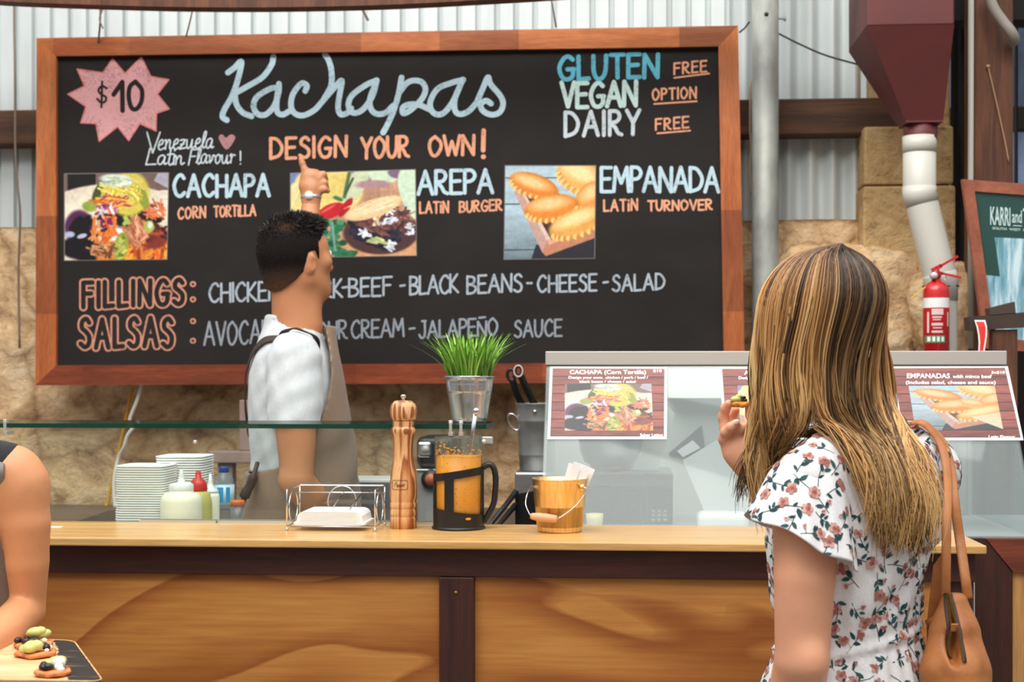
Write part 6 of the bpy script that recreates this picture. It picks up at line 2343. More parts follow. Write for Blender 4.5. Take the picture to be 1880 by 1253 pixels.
fb = Field((base[0] - .42, base[1] - .45, -0.02), (base[0] + .45, base[1] + .75, 2.08), 0.006)
hc = MP(543, 474)
fb.ell(hc + hf * -.012 + hu * .018, (.098, .076, .098), .02, ax=(hf, hr, hu))
fb.ell(hc + hf * .036 + hu * -.045, (.060, .056, .078), .03, ax=(hf, hr, hu))
fb.ell(hc + hf * .062 + hu * .030, (.026, .050, .036), .03, ax=(hf, hr, hu))
fb.cone(hc + hf * .060 + hu * -.096, hc + hf * .074 + hu * -.098, .019, .017, .03)
for sd in (1, -1):
    fb.cone(hc + hr * .050 * sd + hf * .0 + hu * -.06, hc + hr * .022 * sd + hf * .066 + hu * -.098, .020, .016, .03)
    fb.ell(hc + hr * .045 * sd + hf * .062 + hu * -.018, (.022, .022, .020), .02, ax=(hf, hr, hu))
    fb.ell(hc + hr * .032 * sd + hf * .090 + hu * .004, (.012, .014, .009), .006, 'cut', ax=(hf, hr, hu))
    fb.ell(hc + hr * .032 * sd + hf * .084 + hu * .004, (.0115, .0125, .0105), .002, ax=(hf, hr, hu))
    # ear: rim, lobe and hollow
    e0 = hc + hr * .077 * sd + hf * -.004 + hu * -.02
    fb.ell(e0, (.017, .008, .030), .004, ax=(unit(hf - hu * .2), unit(hr * sd + hf * -.35), unit(hu + hf * .2)))
    fb.ell(e0 + hr * .008 * sd + hf * .004, (.009, .006, .017), .004, 'cut', ax=(hf, hr, hu))
fb.cone(hc + hf * .088 + hu * .004, hc + hf * .108 + hu * -.034, .009, .012, .012)
fb.ell(hc + hf * .100 + hu * -.036, (.011, .016, .009), .01, ax=(hf, hr, hu))
for dz in (-.060, -.072):
    fb.ell(hc + hf * .090 + hu * dz, (.010, .024, .006), .006, ax=(hf, hr, hu))
fb.ell(hc + hf * .099 + hu * -.066, (.008, .022, .0018), .002, 'cut', ax=(hf, hr, hu))
nb = MP(545, 600, .0)
fb.cone(hc + hf * -.022 + hu * -.055, nb + tf * -.008, .054, .060, .03)
fb.cone(hc + hf * .018 + hu * -.085, nb + tf * .022, .042, .048, .03)
tz = lambda y: float(MP(548, y)[2])
cxm = lambda px: float(MP(px, 690)[0])
yc = base[1] + 0.02
tor = [(tz(600), cxm(536), yc, .05, .055), (tz(625), cxm(533), yc, .12, .075), (tz(650), cxm(533), yc, .165, .095), (tz(700), cxm(534), yc, .172, .108), (tz(770), cxm(543), yc, .165, .112), (tz(850), cxm(552), yc, .15, .108), (tz(900), cxm(552), yc, .150, .106), (tz(960), cxm(548), yc, .165, .112), (.86, cxm(545), yc, .168, .115), (.80, cxm(545), yc, .15, .11)]
fb.loft(tor, tr, tf, .03)
# right arm, hanging with the elbow bent
sh = MP(541, 662, -.165)
el = MP(545, 882, -.215)
wr = MP(600, 955, -.10)
fb.chain([sh, sh * .55 + el * .45, el, el * .6 + wr * .4, wr], [.062, .056, .043, .044, .029], .03)
fb.ell(MP(530, 884, -.225), (.024, .024, .028), .02)
hd = unit(wr - el)
fb.ell(wr + hd * .045, (.045, .018, .036), .02, ax=(hd, unit(np.cross(hd, [0, 0, 1])), unit(np.cross(np.cross(hd, [0, 0, 1]), hd))))
hs = unit(np.cross(hd, [0, 0, 1]))
for i in range(4):
    p0 = wr + hd * .08 + np.array([0, 0, 1]) * (.026 - .017 * i)
    p1 = p0 + hd * (.035 - .004 * abs(i - 1)) + hs * .012
    fb.chain([p0, p1, p1 + hd * .012 + hs * .026], [.0095, .0085, .0075], .006)
p0 = wr + hd * .03 + np.array([0, 0, 1]) * .03
fb.chain([p0, p0 + hd * .03 + np.array([0, 0, 1]) * .014 + hs * .01, p0 + hd * .055 + np.array([0, 0, 1]) * .01 + hs * .02], [.012, .0105, .009], .01)
# left arm, raised: the forearm rises behind the head to the pointing hand
sl = MP(528, 645, .20)
ell_ = MP(560, 520, .40)
wl = MP(571, 372, .47)
fb.chain([sl, sl * .5 + ell_ * .5, ell_, ell_ * .5 + wl * .5, wl], [.060, .052, .043, .040, .0275], .03)
# hips and legs
for sd in (1, -1):
    hp0 = np.array([base[0], base[1], .86]) + tr * .085 * sd
    fb.chain([hp0, hp0 * np.array([1, 1, 0]) + np.array([0, 0, .48]) + tf * .015, hp0 * np.array([1, 1, 0]) + np.array([0, 0, .09])], [.085, .058, .042], .03)
    fo = hp0 * np.array([1, 1, 0])
    fb.cone(fo + np.array([0, 0, .045]) - tf * .03, fo + tf * .14 + np.array([0, 0, .032]), .04, .032, .03)
V, F = fb.mesh(2)
man_body = fast_obj('body', V, F, m_mskin, man)
# the pointing hand: finer
fh = Field(MP(515, 400, .38), MP(640, 275, .58), 0.0022)
HP = lambda px, py, d=0.0: MP(px, py, .475 + d)
fh.chain([HP(571, 392), HP(571, 365), HP(572, 350)], [.0295, .0275, .026], .02)
fh.chain([HP(571, 358), HP(570, 340), HP(573, 326)], [.026, .030, .027], .02, flat=(np.array([0, 1., 0]), 1.5))
fh.chain([HP(564, 340), HP(562, 326)], [.022, .016], .02, flat=(np.array([0, 1., 0]), 1.3))
fh.chain([HP(563, 327, -.004), HP(559, 311, -.005), HP(555, 300, -.006), HP(552.5, 292.5, -.008)], [.0125, .0105, .0095, .0078], .01)
fh.chain([HP(575, 326), HP(581, 319, .012), HP(584, 328, .03)], [.0135, .012, .0105], .008)
fh.chain([HP(585, 330), HP(593, 321, .006), HP(597, 329, .022)], [.013, .0115, .010], .008)
fh.chain([HP(587, 340), HP(596, 336, .0), HP(599, 345, .018)], [.012, .0105, .0095], .008)
fh.chain([HP(583, 352), HP(595, 348, -.004), HP(601, 350.5, .004)], [.013, .0105, .0085], .008)
V, F = fh.mesh(1)
keep = V[:, 2] > float(MP(571, 380, .47)[2])
hand_faces = F[keep[F].all(1)]
# merge the hand into the body mesh: one surface for the whole figure
bV = np.array([v.co for v in man_body.data.vertices], np.float32) + np.array(man.location, np.float32)
bF = np.array([p.vertices[:] for p in man_body.data.polygons], np.int32)
bk_keep = ~(bV[:, 2] > float(MP(571, 374, .47)[2])) | (bV[:, 1] < base[1] + .3)
bF = bF[bk_keep[bF].all(1)]
bpy.data.objects.remove(man_body)
allV = np.vstack([bV, V])
allF = np.vstack([bF, hand_faces + len(bV)])


def compact(V, F):
    u, inv = np.unique(F, return_inverse=True)
    return V[u], inv.reshape(F.shape)


man_body = fast_obj('body', *compact(allV, allF), m_mskin, man)
man_body['label'] = 'tanned skin of the head, arms and pointing hand'

m_eyewhite = M('eye_white', (232, 228, 222), 0.25)
m_iris = M('brown_iris', (58, 38, 26), 0.2)


def eyes(body, c, fwd, side, up, d):
    for sd in (1, -1):
        p = Vector(c + side * .031 * sd + fwd * (d + .0022) + up * .004)
        f = Vector(fwd)
        e = obj('eye', MB().ball(p, .0118, 12), m_eyewhite, body)
        obj('iris', MB().tube([p + f * .0105, p + f * .0121], .0052, 16), m_iris, e)


eyes(man_body, hc, hf, hr, hu, .084)

# hair: a close cap, longer on top, faded at the sides and nape
fc = Field(hc - .17, hc + .17, 0.0035)
fc.ell(hc + hf * -.012 + hu * .018, (.102, .080, .1015), .01, ax=(hf, hr, hu))
fc.ell(hc + hf * .024 + hu * .086, (.070, .062, .026), .03, ax=(hf, hr, hu))
fc.ell(hc + hf * -.03 + hu * -.045, (.074, .062, .06), .02, ax=(hf, hr, hu))
g = fc.grid()
q = [g[i] - hc[i] for i in range(3)]
u_ = q[0] * hf[0] + q[1] * hf[1] + q[2] * hf[2]
w_ = q[0] * hu[0] + q[1] * hu[1] + q[2] * hu[2]
s_ = q[0] * hr[0] + q[1] * hr[1] + q[2] * hr[2]
# hairline: forehead, temple, round the ear and down to the nape
line = np.interp(u_.ravel(), [-.2, -.10, -.075, -.04, -.018, -.010, .018, .030, .034, .052, .070, .2], [-.13, -.105, -.085, -.055, -.035, .012, .016, -.018, .040, .046, .070, .07]).reshape(u_.shape)
fc.D = np.maximum(fc.D, (line - w_).astype(np.float32))
fc.D = np.maximum(fc.D, (u_ - .098).astype(np.float32))
rid = 0.0022 * np.sin(s_ * 330 + 2.5 * np.sin(u_ * 60)) * np.clip((w_ - .06) / .03, 0, 1)
fc.D = fc.D + rid.astype(np.float32)
hV, hF = fc.mesh(1)
rel = hV - hc
wv = rel @ hu
uv = rel @ hf
fade = np.clip((wv + .115) / .10, 0, 1)
dark = np.array([[26, 21, 20]]) / 255
mid = np.array([[138, 96, 70]]) / 255
col = dark * fade[:, None] + mid * (1 - fade[:, None])
patch = np.exp(-(((uv + .055) / .022) ** 2 + ((wv - .082) / .012) ** 2))[:, None]
col = col * (1 - .5 * patch) + np.array([[128, 92, 70]]) / 255 * .5 * patch
hairm = attr_mat('short_dark_hair', 0.5, 0.35)
nt = hairm.node_tree
cap = fast_obj('hair', hV, hF, attr_mat('cropped_dark_hair', 0.85, 0.12), man, np_lin(col))
cap['label'] = 'short dark hair faded at the sides'
# short strands over the cap
Vs, Fs, Cs = [], [], []
rr = np.random.default_rng(12)
nrm_ = fc.grad(hV)
for i in rr.choice(len(hV), 7500, replace=False):
    wv_ = wv[i]
    if wv_ < -.085 or nrm_[i] @ hf > .93:
        continue
    top = np.clip((wv_ - .045) / .04, 0, 1)
    L = .003 + .012 * top
    d = unit(nrm_[i] * (.55 + .4 * top) + hf * (.55 * top) - hu * (.5 * (1 - top)) + rr.normal(size=3) * .22)
    p = hV[i] - nrm_[i] * .001
    sd = unit(np.cross(d, rr.normal(size=3))) * (.00055 + .0004 * top)
    o = len(Vs)
    c_ = col[i] * (0.8 + .7 * rr.random())
    Vs += [p - sd, p + sd, p + d * L * .6 + sd * .8, p + d * L * .6 - sd * .8, p + d * L + nrm_[i] * 0.0]
    Fs += [(o, o + 1, o + 2, o + 3), (o + 3, o + 2, o + 4, o + 4)]
    Cs += [np_lin(np.clip(c_, 0, 1))] * 5
Fs = np.array([f if f[2] != f[3] else f for f in Fs])
tri = [f[:3] for f in Fs if f[2] == f[3]]
qd = np.array([f for f in Fs if f[2] != f[3]])
so = fast_obj('hair_strands', np.array(Vs), np.vstack([np.array([(a, b, c) for a, b, c, d in qd]), np.array([(a, c, d) for a, b, c, d in qd]), np.array(tri)]), hairm, cap, np.array(Cs))
so['kind'] = 'stuff'

# t-shirt
ft = Field((base[0] - .34, base[1] - .42, .82), (base[0] + .36, base[1] + .46, 1.62), 0.005)
fold_m = lambda u, v, z: .0035 * np.sin(z * 55 + u * 22 + 2 * np.sin(v * 20)) * np.clip((1.22 - z) / .12, 0, 1) + .0025 * np.sin(u * 60 + z * 18) * np.clip((1.35 - z) / .2, 0, 1)
ts = [(z, x, y, a + .014 + (.012 if z < tz(850) else 0), b + .014 + (.014 if tz(980) < z < tz(830) else 0)) for z, x, y, a, b in tor if z > tz(905)]
ts = [(tz(866), cxm(543), yc, .172, .130), (tz(840), cxm(543), yc, .172, .128), (tz(800), cxm(542), yc, .176, .130), (tz(740), cxm(537), yc, .186, .126), (tz(690), cxm(533), yc, .186, .120), (tz(655), cxm(532), yc, .178, .108), (tz(628), cxm(531), yc, .14, .092), (tz(600), cxm(534), yc, .086, .080), (tz(578), cxm(536), yc, .078, .078)]
ft.loft(ts, tr, tf, .02, folds=fold_m)
slv = MP(542, 786, -.195)
ft.chain([sh + np.array([0, 0, .004]), sh * .5 + slv * .5, slv], [.072, .074, .0675], .035)
ft.chain([sl + np.array([0, 0, .004]), sl * .45 + ell_ * .55, sl * .3 + ell_ * .7], [.072, .068, .066], .03)
# sleeve mouth, neck opening
dn = unit(slv - sh)
ft.cone(slv - dn * .022, slv + dn * .12, .056, .062, .004, 'cut')
ft.plane(slv + dn * .012 + np.array([0, 0, -.9]), (0, 0, -1)) if False else None
sec = lambda x, y, z: np.maximum((x - slv[0]) * dn[0] + (y - slv[1]) * dn[1] + (z - slv[2]) * dn[2], -0.5)
gx, gy, gz = ft.grid()
tip = ((gx - slv[0]) * dn[0] + (gy - slv[1]) * dn[1] + (gz - slv[2]) * dn[2])
near = np.sqrt((gx - slv[0]) ** 2 + (gy - slv[1]) ** 2 + (gz - slv[2]) ** 2) < .085
cutp = np.where(near & (gy < slv[1] + .05), tip, -1).astype(np.float32)
ft.D = np.maximum(ft.D, cutp)
nk = nb + np.array([0, 0, .012])
axn = unit(tf * .42 + np.array([0, 0, 1]))
ft.cone(nk - axn * .005, nk + axn * .14, .066, .085, .004, 'cut')
# wrinkles fanning over the sleeve
wr_ = (.0022 * np.sin(tip * 95 + gx * 60) + .0018 * np.sin(gx * 120 + gz * 45)) * np.exp(-((gy - slv[1]) / .12) ** 2)
ft.D += (.7 * wr_).astype(np.float32)
V, F = ft.mesh(4)
fast_obj('t_shirt', V, F, m_tee, man)['label'] = 'white crew-neck t-shirt'

# apron: bib and skirt over the front, open at the back
fa = Field((base[0] - .34, base[1] - .36, .42), (base[0] + .36, base[1] + .40, 1.60), 0.0055)
fold_a = lambda u, v, z: .004 * np.sin(z * 40 + u * 30) * np.clip((z - .9) / .1, 0, 1) * np.clip((1.3 - z) / .1, 0, 1)
at_ = [(.45, cxm(548), yc, .205, .165), (.85, cxm(548), yc, .200, .160), (tz(960), cxm(547), yc, .198, .156), (tz(880), cxm(551), yc, .186, .147), (tz(840), cxm(548), yc, .186, .144), (tz(790), cxm(545), yc, .190, .140), (tz(740), cxm(539), yc, .194, .134), (tz(690), cxm(535), yc, .194, .128), (tz(650), cxm(533), yc, .184, .118), (tz(622), cxm(536), yc, .142, .106), (tz(598), cxm(541), yc, .10, .098)]
at_ = [(z, x, y, a + .006, b + .012) for z, x, y, a, b in at_]
fa.loft(at_, tr, tf, 0, folds=fold_a)
inner = [(z, x, y, a - .013, b - .013) for z, x, y, a, b in at_]
inner[0] = (.40,) + inner[0][1:]
inner.append((1.62,) + max(inner)[1:])
fa.loft(inner, tr, tf, 0, 'cut', folds=fold_a)
gx, gy, gz = fa.grid()
u = (gx - cxm(545)) * tf[0] + (gy - yc) * tf[1]
r_ = (gx - cxm(545)) * tr[0] + (gy - yc) * tr[1]
# the bib's edge sweeps from the chest out to the back at the waist
edge = np.interp(gz.ravel(), [.4, tz(868), tz(850), tz(800), tz(740), tz(690), tz(640), tz(600)], [-.17, -.15, -.05, .035, .070, .085, .080, .070]).reshape(gz.shape)
fa.D = np.maximum(fa.D, (edge - u).astype(np.float32))
fa.D = np.maximum(fa.D, (np.abs(r_) - np.interp(gz.ravel(), [.4, tz(800), tz(700), tz(596)], [.3, .2, .15, .085]).reshape(gz.shape)).astype(np.float32))
fa.D = np.maximum(fa.D, (gz - tz(598)).astype(np.float32))
V, F = fa.mesh(4)
apron = fast_obj('apron', V, F, m_apron, man)
apron['label'] = 'taupe canvas apron'


def on_cloth(f, p, out=.003, n=14):
    p = np.array([p], np.float32)
    for _ in range(n):
        d = f.at(p)[0]
        p = p - f.grad(p) * (d - out)
    return p[0]


st = [MP(592, 634, -.10), MP(575, 620, -.15), MP(552, 610, -.17), MP(528, 606, -.16), MP(505, 612, -.12), MP(487, 632, -.08), MP(472, 660, -.05), MP(463, 700, -.02), MP(459, 740, .0), MP(457, 778, .02), MP(460, 795, .03), MP(467, 800, .03)]
st = [on_cloth(ft, p, .0035) for p in st[:-2]] + [on_cloth(ft, p, .004) for p in st[-2:]]
sw = smooth_line([tuple(p) for p in st], 5)
mb = MB()
prev = None
for i, p in enumerate(sw):
    p = on_cloth(ft, p, .005, 14)
    n_ = ft.grad(np.array([p], np.float32))[0]
    t_ = unit(np.array(sw[min(i + 1, len(sw) - 1)]) - np.array(sw[max(i - 1, 0)]))
    s_ = unit(np.cross(t_, n_)) * .0115
    ring = [p - s_, p + s_, p + s_ + n_ * .004, p - s_ + n_ * .004]
    o = len(mb.v)
    mb.add(ring, [])
    if i:
        mb.f += [(o - 4 + j, o - 4 + (j + 1) % 4, o + (j + 1) % 4, o + j) for j in range(4)]
        mb.mi += [0] * 4
        mb.sm += [False] * 4
sto = obj('apron_strap', mb, m_strap, apron)
sto['label'] = 'dark brown shoulder strap'
bp = on_cloth(ft, MP(585, 631, -.11), .006)
obj('brass_button', MB().ball(bp, (.008, .006, .008), 10), M('brass_stud', (186, 144, 70), 0.3, 0.9), apron)
q = MP(470, 862, .02)
mb = MB().tube(smooth_line([tuple(MP(473, 850, -.13)), tuple(MP(467, 870, -.15)), tuple(MP(460, 890, -.15)), tuple(MP(451, 906, -.15)), tuple(MP(447, 920, -.15))], 4), [.006] * 5 + [.012] * 6 + [.014] * 4 + [.007] * 2, 10)
mb.tube(smooth_line([tuple(MP(451, 915, -.15)), tuple(MP(446, 930, -.15)), tuple(MP(440, 950, -.15))], 4), .0035, 8)
obj('apron_tie', mb, m_strap, apron)['label'] = 'dark knotted tie hanging at the back'
# wristwatch on the raised wrist
wa, wb_ = HP(571, 358), HP(571.5, 367)
axw = unit(wb_ - wa)
mid_ = (wa + wb_) / 2
e1 = unit(np.cross(axw, [0, 1, 0]))
e2 = np.cross(axw, e1)
watch = obj('wristwatch', MB().tube([mid_ + e1 * .0295 * math.cos(u) + e2 * .0255 * math.sin(u) for u in np.linspace(0, 2 * math.pi, 30)[:-1]], .0068, 10, True, squash=(tuple(axw), .45)), M('silver_band', (200, 200, 198), 0.25, 0.8), man)
watch['label'] = 'silver wristwatch'
fcx = HP(571, 361) + np.array([0, -.0275, 0])
obj('watch_face', MB().tube([fcx + np.array([0, .004, 0]), fcx + np.array([0, -.005, 0])], .0125, 24), m_white, watch)
# trousers and shoes
fr_ = Field((base[0] - .25, base[1] - .25, .05), (base[0] + .25, base[1] + .27, 1.0), 0.008)
for sd in (1, -1):
    hp0 = np.array([base[0], base[1], .86]) + tr * .085 * sd
    fo = hp0 * np.array([1, 1, 0])
    fr_.chain([hp0, fo + np.array([0, 0, .48]) + tf * .015, fo + np.array([0, 0, .10])], [.100, .078, .068], .03)
fr_.loft([(.80, cxm(545), yc, .165, .125), (.96, cxm(548), yc, .172, .122)], tr, tf, .03)
V, F = fr_.mesh(1)
fast_obj('trousers', V, F, cloth('charcoal_twill', (62, 62, 66), 500, .3), man)
for sd in (1, -1):
    fs_ = Field(np.array([base[0], base[1], 0]) - .32, np.array([base[0], base[1], .16]) + np.array([.32, .32, .02]), 0.006)
    fo = np.array([base[0], base[1], 0]) + tr * .085 * sd
    fs_.cone(fo + np.array([0, 0, .046]) - tf * .035, fo + tf * .15 + np.array([0, 0, .036]), .050, .042, .02)
    fs_.cone(fo + np.array([0, 0, .05]), fo + np.array([0, 0, .11]), .05, .048, .02)
    fs_.plane((0, 0, .0008), (0, 0, -1))
    V, F = fs_.mesh(1)
    fast_obj('shoe', V, F, M('dark_shoe', (40, 38, 38), 0.5), man)
# ---------------------------------------------------------------- the woman in the floral dress
m_wskin = skin('fair_skin', (226, 164, 130))
YW = 2.42
WP = lambda px, py, Y=YW: N3(P(px, py, Y))
wl = unit([-.69, -.72, 0])            # her left
wf = unit([-.72, .69, 0])             # where she faces
wz = lambda y: float(WP(1560, y)[2])
wx = lambda px, Y=YW: float(WP(px, 690, Y)[0])
wbase = WP(1560, 690)
wom = thing('person', (wbase[0], wbase[1], 0.0), 'long-haired blonde woman in a white floral dress seen from behind', 'person')
UP = np.array([0, 0, 1.0])
e1 = np.array([cs, sn, 0])            # across the view
e3 = np.array([sn, -cs, 0])           # towards the viewer

# arms, neck, head and legs
fw = Field((wbase[0] - .40, wbase[1] - .36, -0.01), (wbase[0] + .34, wbase[1] + .46, 1.66), 0.006)
hcw = WP(1510, 575, 2.405)
hdir = unit(wf * .95 + np.array([0, 0, -.05]))
hside = unit(np.cross(hdir, UP))
hup = np.cross(hside, hdir)
fw.ell(hcw + hup * .012, (.094, .073, .096), .02, ax=(hdir, hside, hup))
fw.ell(hcw + hdir * .035 - hup * .05, (.056, .052, .072), .03, ax=(hdir, hside, hup))
fw.cone(hcw + hdir * .088, hcw + hdir * .104 - hup * .035, .008, .011, .012)
for sd in (1, -1):
    fw.ell(hcw + hside * .030 * sd + hdir * .086 + hup * .004, (.011, .013, .008), .006, 'cut', ax=(hdir, hside, hup))
    fw.ell(hcw + hside * .030 * sd + hdir * .080 + hup * .004, (.011, .0115, .010), .002, ax=(hdir, hside, hup))
    fw.ell(hcw + hside * .073 * sd - hup * .02, (.015, .008, .026), .006, ax=(hdir, hside, hup))
for dz in (-.058, -.069):
    fw.ell(hcw + hdir * .086 + hup * dz, (.009, .022, .0058), .006, ax=(hdir, hside, hup))
fw.cone(hcw + hdir * .058 - hup * .1, hcw + hdir * .068 - hup * .1, .018, .016, .03)
nbw = WP(1588, 800, 2.44)
fw.cone(hcw - hdir * .018 - hup * .06, nbw, .047, .054, .03)
torw = [(.45, wx(1555), YW, .25, .22), (.70, wx(1555), YW, .22, .19), (wz(1253), wx(1556), YW, .168, .132), (wz(1200), wx(1560), YW, .150, .114), (wz(1158), wx(1561), YW, .139, .104), (wz(1110), wx(1556), YW, .145, .110), (wz(1060), wx(1553), YW, .156, .118), (wz(1000), wx(1560), YW, .168, .126), (wz(940), wx(1566), YW, .174, .128), (wz(880), wx(1575), YW + .005, .178, .122), (wz(840), wx(1581), YW + .01, .165, .108), (wz(806), wx(1590), YW + .01, .115, .085), (wz(785), wx(1592), YW + .01, .070, .066)]
torw = [(z, x, y, a * .97, b * .97) for z, x, y, a, b in torw]
body_secs = [(z, x, y, a - .012, b - .012) for z, x, y, a, b in torw if z > .80]
fw.loft(body_secs, wl, wf, .03)
shL = WP(1482, 880, 2.29)
elL = WP(1472, 1212, 2.27)
wrL = WP(1425, 1420, 2.42)
fw.chain([shL, WP(1477, 960, 2.275), WP(1477, 1060, 2.265), elL, elL * .55 + wrL * .45, wrL], [.052, .050, .0475, .0425, .040, .026], .03)
fw.ell(WP(1490, 1216, 2.235), (.022, .02, .026), .025)
dL = unit(wrL - elL)
sL = unit(np.cross(dL, e3))
pL = np.cross(sL, dL)
fw.ell(wrL + dL * .05, (.048, .036, .016), .02, ax=(dL, unit(pL), sL))
for i in range(4):
    a = wrL + dL * .09 + pL * (.024 - .016 * i)
    fw.chain([a, a + dL * (.034 - .003 * abs(i - 1)) + sL * .006, a + dL * .055 + sL * .02], [.0088, .008, .0068], .006)
a = wrL + dL * .03 + pL * .034
fw.chain([a, a + dL * .03 + pL * .014, a + dL * .055 + pL * .012], [.0105, .0095, .008], .01)
shR = WP(1695, 862, 2.56)
elR = WP(1575, 1035, 2.71)
wrR = WP(1388, 862, 2.545)
fw.chain([shR, shR * .5 + elR * .5, elR, elR * .5 + wrR * .5, wrR], [.050, .046, .041, .037, .0265], .03)
for sd in (1, -1):
    h0 = np.array([wbase[0], wbase[1], .80]) + wl * .08 * sd
    g0 = h0 * np.array([1, 1, 0])
    fw.chain([h0, g0 + UP * .46 + wf * .012, g0 + UP * .085], [.080, .053, .036], .03)
    fw.cone(g0 + UP * .04 - wf * .03, g0 + wf * .13 + UP * .028, .034, .026, .03)
V, F = fw.mesh(2)

# the right hand with its bite of food, finer
HY = 2.535
fhw = Field(WP(1308, 905, HY) - np.array([0, .10, 0]), WP(1418, 705, HY) + np.array([0, .12, 0]), 0.0021)
Hp = lambda px, py, d=0.0: WP(px, py, HY + d)
fl = (np.array([0, 1., 0]), 1.55)
fhw.chain([Hp(1396, 880, .005), Hp(1384, 862, .0), Hp(1372, 842, -.002)], [.0275, .0265, .027], .02)
fhw.chain([Hp(1372, 845), Hp(1356, 822), Hp(1345, 806)], [.026, .030, .024], .02, flat=fl)
fhw.chain([Hp(1366, 830), Hp(1372, 806)], [.024, .020], .02, flat=fl)
fhw.chain([Hp(1382, 846, -.006), Hp(1384, 822, -.012)], [.018, .015], .015)               # ball of the thumb
fhw.chain([Hp(1337, 806, .012), Hp(1332, 786, .022), Hp(1328, 766, .022), Hp(1332, 750, .014), Hp(1337.5, 742, .006)], [.0115, .0105, .0095, .0088, .0075], .008)       # index
fhw.chain([Hp(1350, 800, .014), Hp(1343, 782, .034), Hp(1343, 765, .040), Hp(1350, 754, .034)], [.011, .0105, .0095, .008], .008)      # middle, behind
fhw.chain([Hp(1352, 806, .006), Hp(1347, 797, -.004), Hp(1362, 787, -.016), Hp(1376, 781, -.02), Hp(1384, 779, -.018)], [.0115, .0105, .0095, .0085, .007], .006)   # ring, folded across
fhw.chain([Hp(1340, 822, .0), Hp(1331, 806, -.006), Hp(1333, 794, -.016), Hp(1342, 785, -.024), Hp(1351, 777.5, -.026)], [.0115, .0108, .0098, .0088, .0072], .006)  # little finger
fhw.chain([Hp(1384, 830, -.012), Hp(1389, 806, -.012), Hp(1386, 780, -.004), Hp(1379, 762, .004), Hp(1375.5, 750, .006)], [.0145, .0125, .0112, .0100, .0078], .01)   # thumb
hV, hF = fhw.mesh(1)
handlo = float(Hp(1390, 872)[2])
dirf = unit(wrR - elR)
kp = ((hV - (wrR - dirf * .012)) @ dirf) > 0
hF = hF[kp[hF].all(1)]
bkp = (((V - (wrR - dirf * .004)) @ dirf) < 0) | (np.linalg.norm(V - wrR, axis=1) > .09)
F = F[bkp[F].all(1)]
wV, wF = compact(np.vstack([V, hV]), np.vstack([F, hF + len(V)]))
wbody = fast_obj('body', wV, wF, m_wskin, wom)
eyes(wbody, hcw, hdir, hside, hup, .080)
nail = M('pale_fingernail', (244, 206, 190), 0.25)
for px, py, d, ax_, rr_ in ((1352, 775.5, -.032, (1, .75), .0052),):
    c = Hp(px, py, d)
    t_ = unit(e1 * ax_[0] + UP * ax_[1])
    o_ = obj('fingernail', MB().ball(c, (.0062, .0024, .0044), 8, R=Matrix((t_, np.cross(UP, t_) * 0 + np.array([0, 1, 0]), unit(np.cross(t_, [0, 1, 0])))).transposed()), nail, wbody)

# the bite she holds
c = Hp(1358.5, 742, .004)
m_fried = M('fried_corn_crust', (222, 132, 36), 0.55, var=0.3, vscale=60, bump=0.4, bscale=120)
m_guac = M('avocado_cream', (206, 206, 124), 0.5, var=0.06, vscale=40)
m_bean = M('black_bean', (38, 28, 30), 0.3)
m_cheese = M('white_cheese', (240, 238, 226), 0.6)


def round_disc(mb, c, rx, ry, th, seed, tilt=0.0):
    n = 40
    r = np.random.default_rng(seed)
    ph = r.random(4) * 6.28
    vs = []
    for zt_, k in ((-.5, .80), (-.3, .97), (.1, 1.0), (.4, .93), (.5, .72)):
        for i in range(n):
            a = 2 * math.pi * i / n
            w = 1 + .05 * math.sin(3 * a + ph[0]) + .035 * math.sin(5 * a + ph[1]) + .02 * math.sin(11 * a + ph[2])
            x, y = rx * k * w * math.cos(a), ry * k * w * math.sin(a)
            vs.append((c[0] + x, c[1] + y, c[2] + th * zt_ + tilt * y + .12 * th * math.sin(4 * a + ph[3])))
    fs = [(j * n + i, j * n + (i + 1) % n, (j + 1) * n + (i + 1) % n, (j + 1) * n + i) for j in range(4) for i in range(n)]
    fs += [tuple(range(n))[::-1], tuple(4 * n + i for i in range(n))]
    return mb.add(vs, fs, 0, True)


bite = thing('food_bite', (c[0], c[1], c[2] - .006), 'small fried corn disc with avocado and black beans held in her fingers', 'food')
obj('crust', round_disc(MB(), c, .0172, .0165, .0095, 3, .1), m_fried, bite)
q = Vector(c) + Vector((-.0075, -.004, .008))
obj('avocado_cream', MB().ball(q, (.0095, .009, .0062), 10).ball(q + Vector((.0055, .001, .005)), (.006, .006, .005), 8), m_guac, bite)
for dx, dz in ((.0035, .0075), (.0085, .0068), (.0062, .0115)):
    obj('black_bean', MB().ball(Vector(c) + Vector((dx, -.006, dz)), (.0042, .0032, .0028), 8), m_bean, bite)

# dress
fd = Field((wbase[0] - .40, wbase[1] - .36, .42), (wbase[0] + .32, wbase[1] + .40, 1.34), 0.005)


def fold_w(u, v, z):
    waist = wz(1162)
    k = np.exp(-((z - waist) / .10) ** 2)
    f = .0035 * np.sin(np.arctan2(v, u) * 26 + z * 9) * k
    f += .010 * np.sin(np.arctan2(v, u) * 11 + z * 3) * np.clip((waist - z) / .25, 0, 1)
    f += .0032 * np.sin(z * 60 + u * 30 + 3 * np.sin(u * 17)) * np.clip((z - waist) / .06, 0, 1) * np.clip((wz(960) - z) / .12, 0, 1)
    return f


fd.loft(torw, wl, wf, .02, folds=fold_w)
belt = wz(1168)
gx, gy, gz = fd.grid()
uw = (gx - wx(1560)) * e1[0] + (gy - YW) * e1[1]
bz = belt + uw * .16
fd.D += (.005 * np.exp(-((gz - bz) / .006) ** 2) - .003 * np.exp(-((gz - bz - .012) / .006) ** 2) - .003 * np.exp(-((gz - bz + .012) / .006) ** 2)).astype(np.float32) * -1
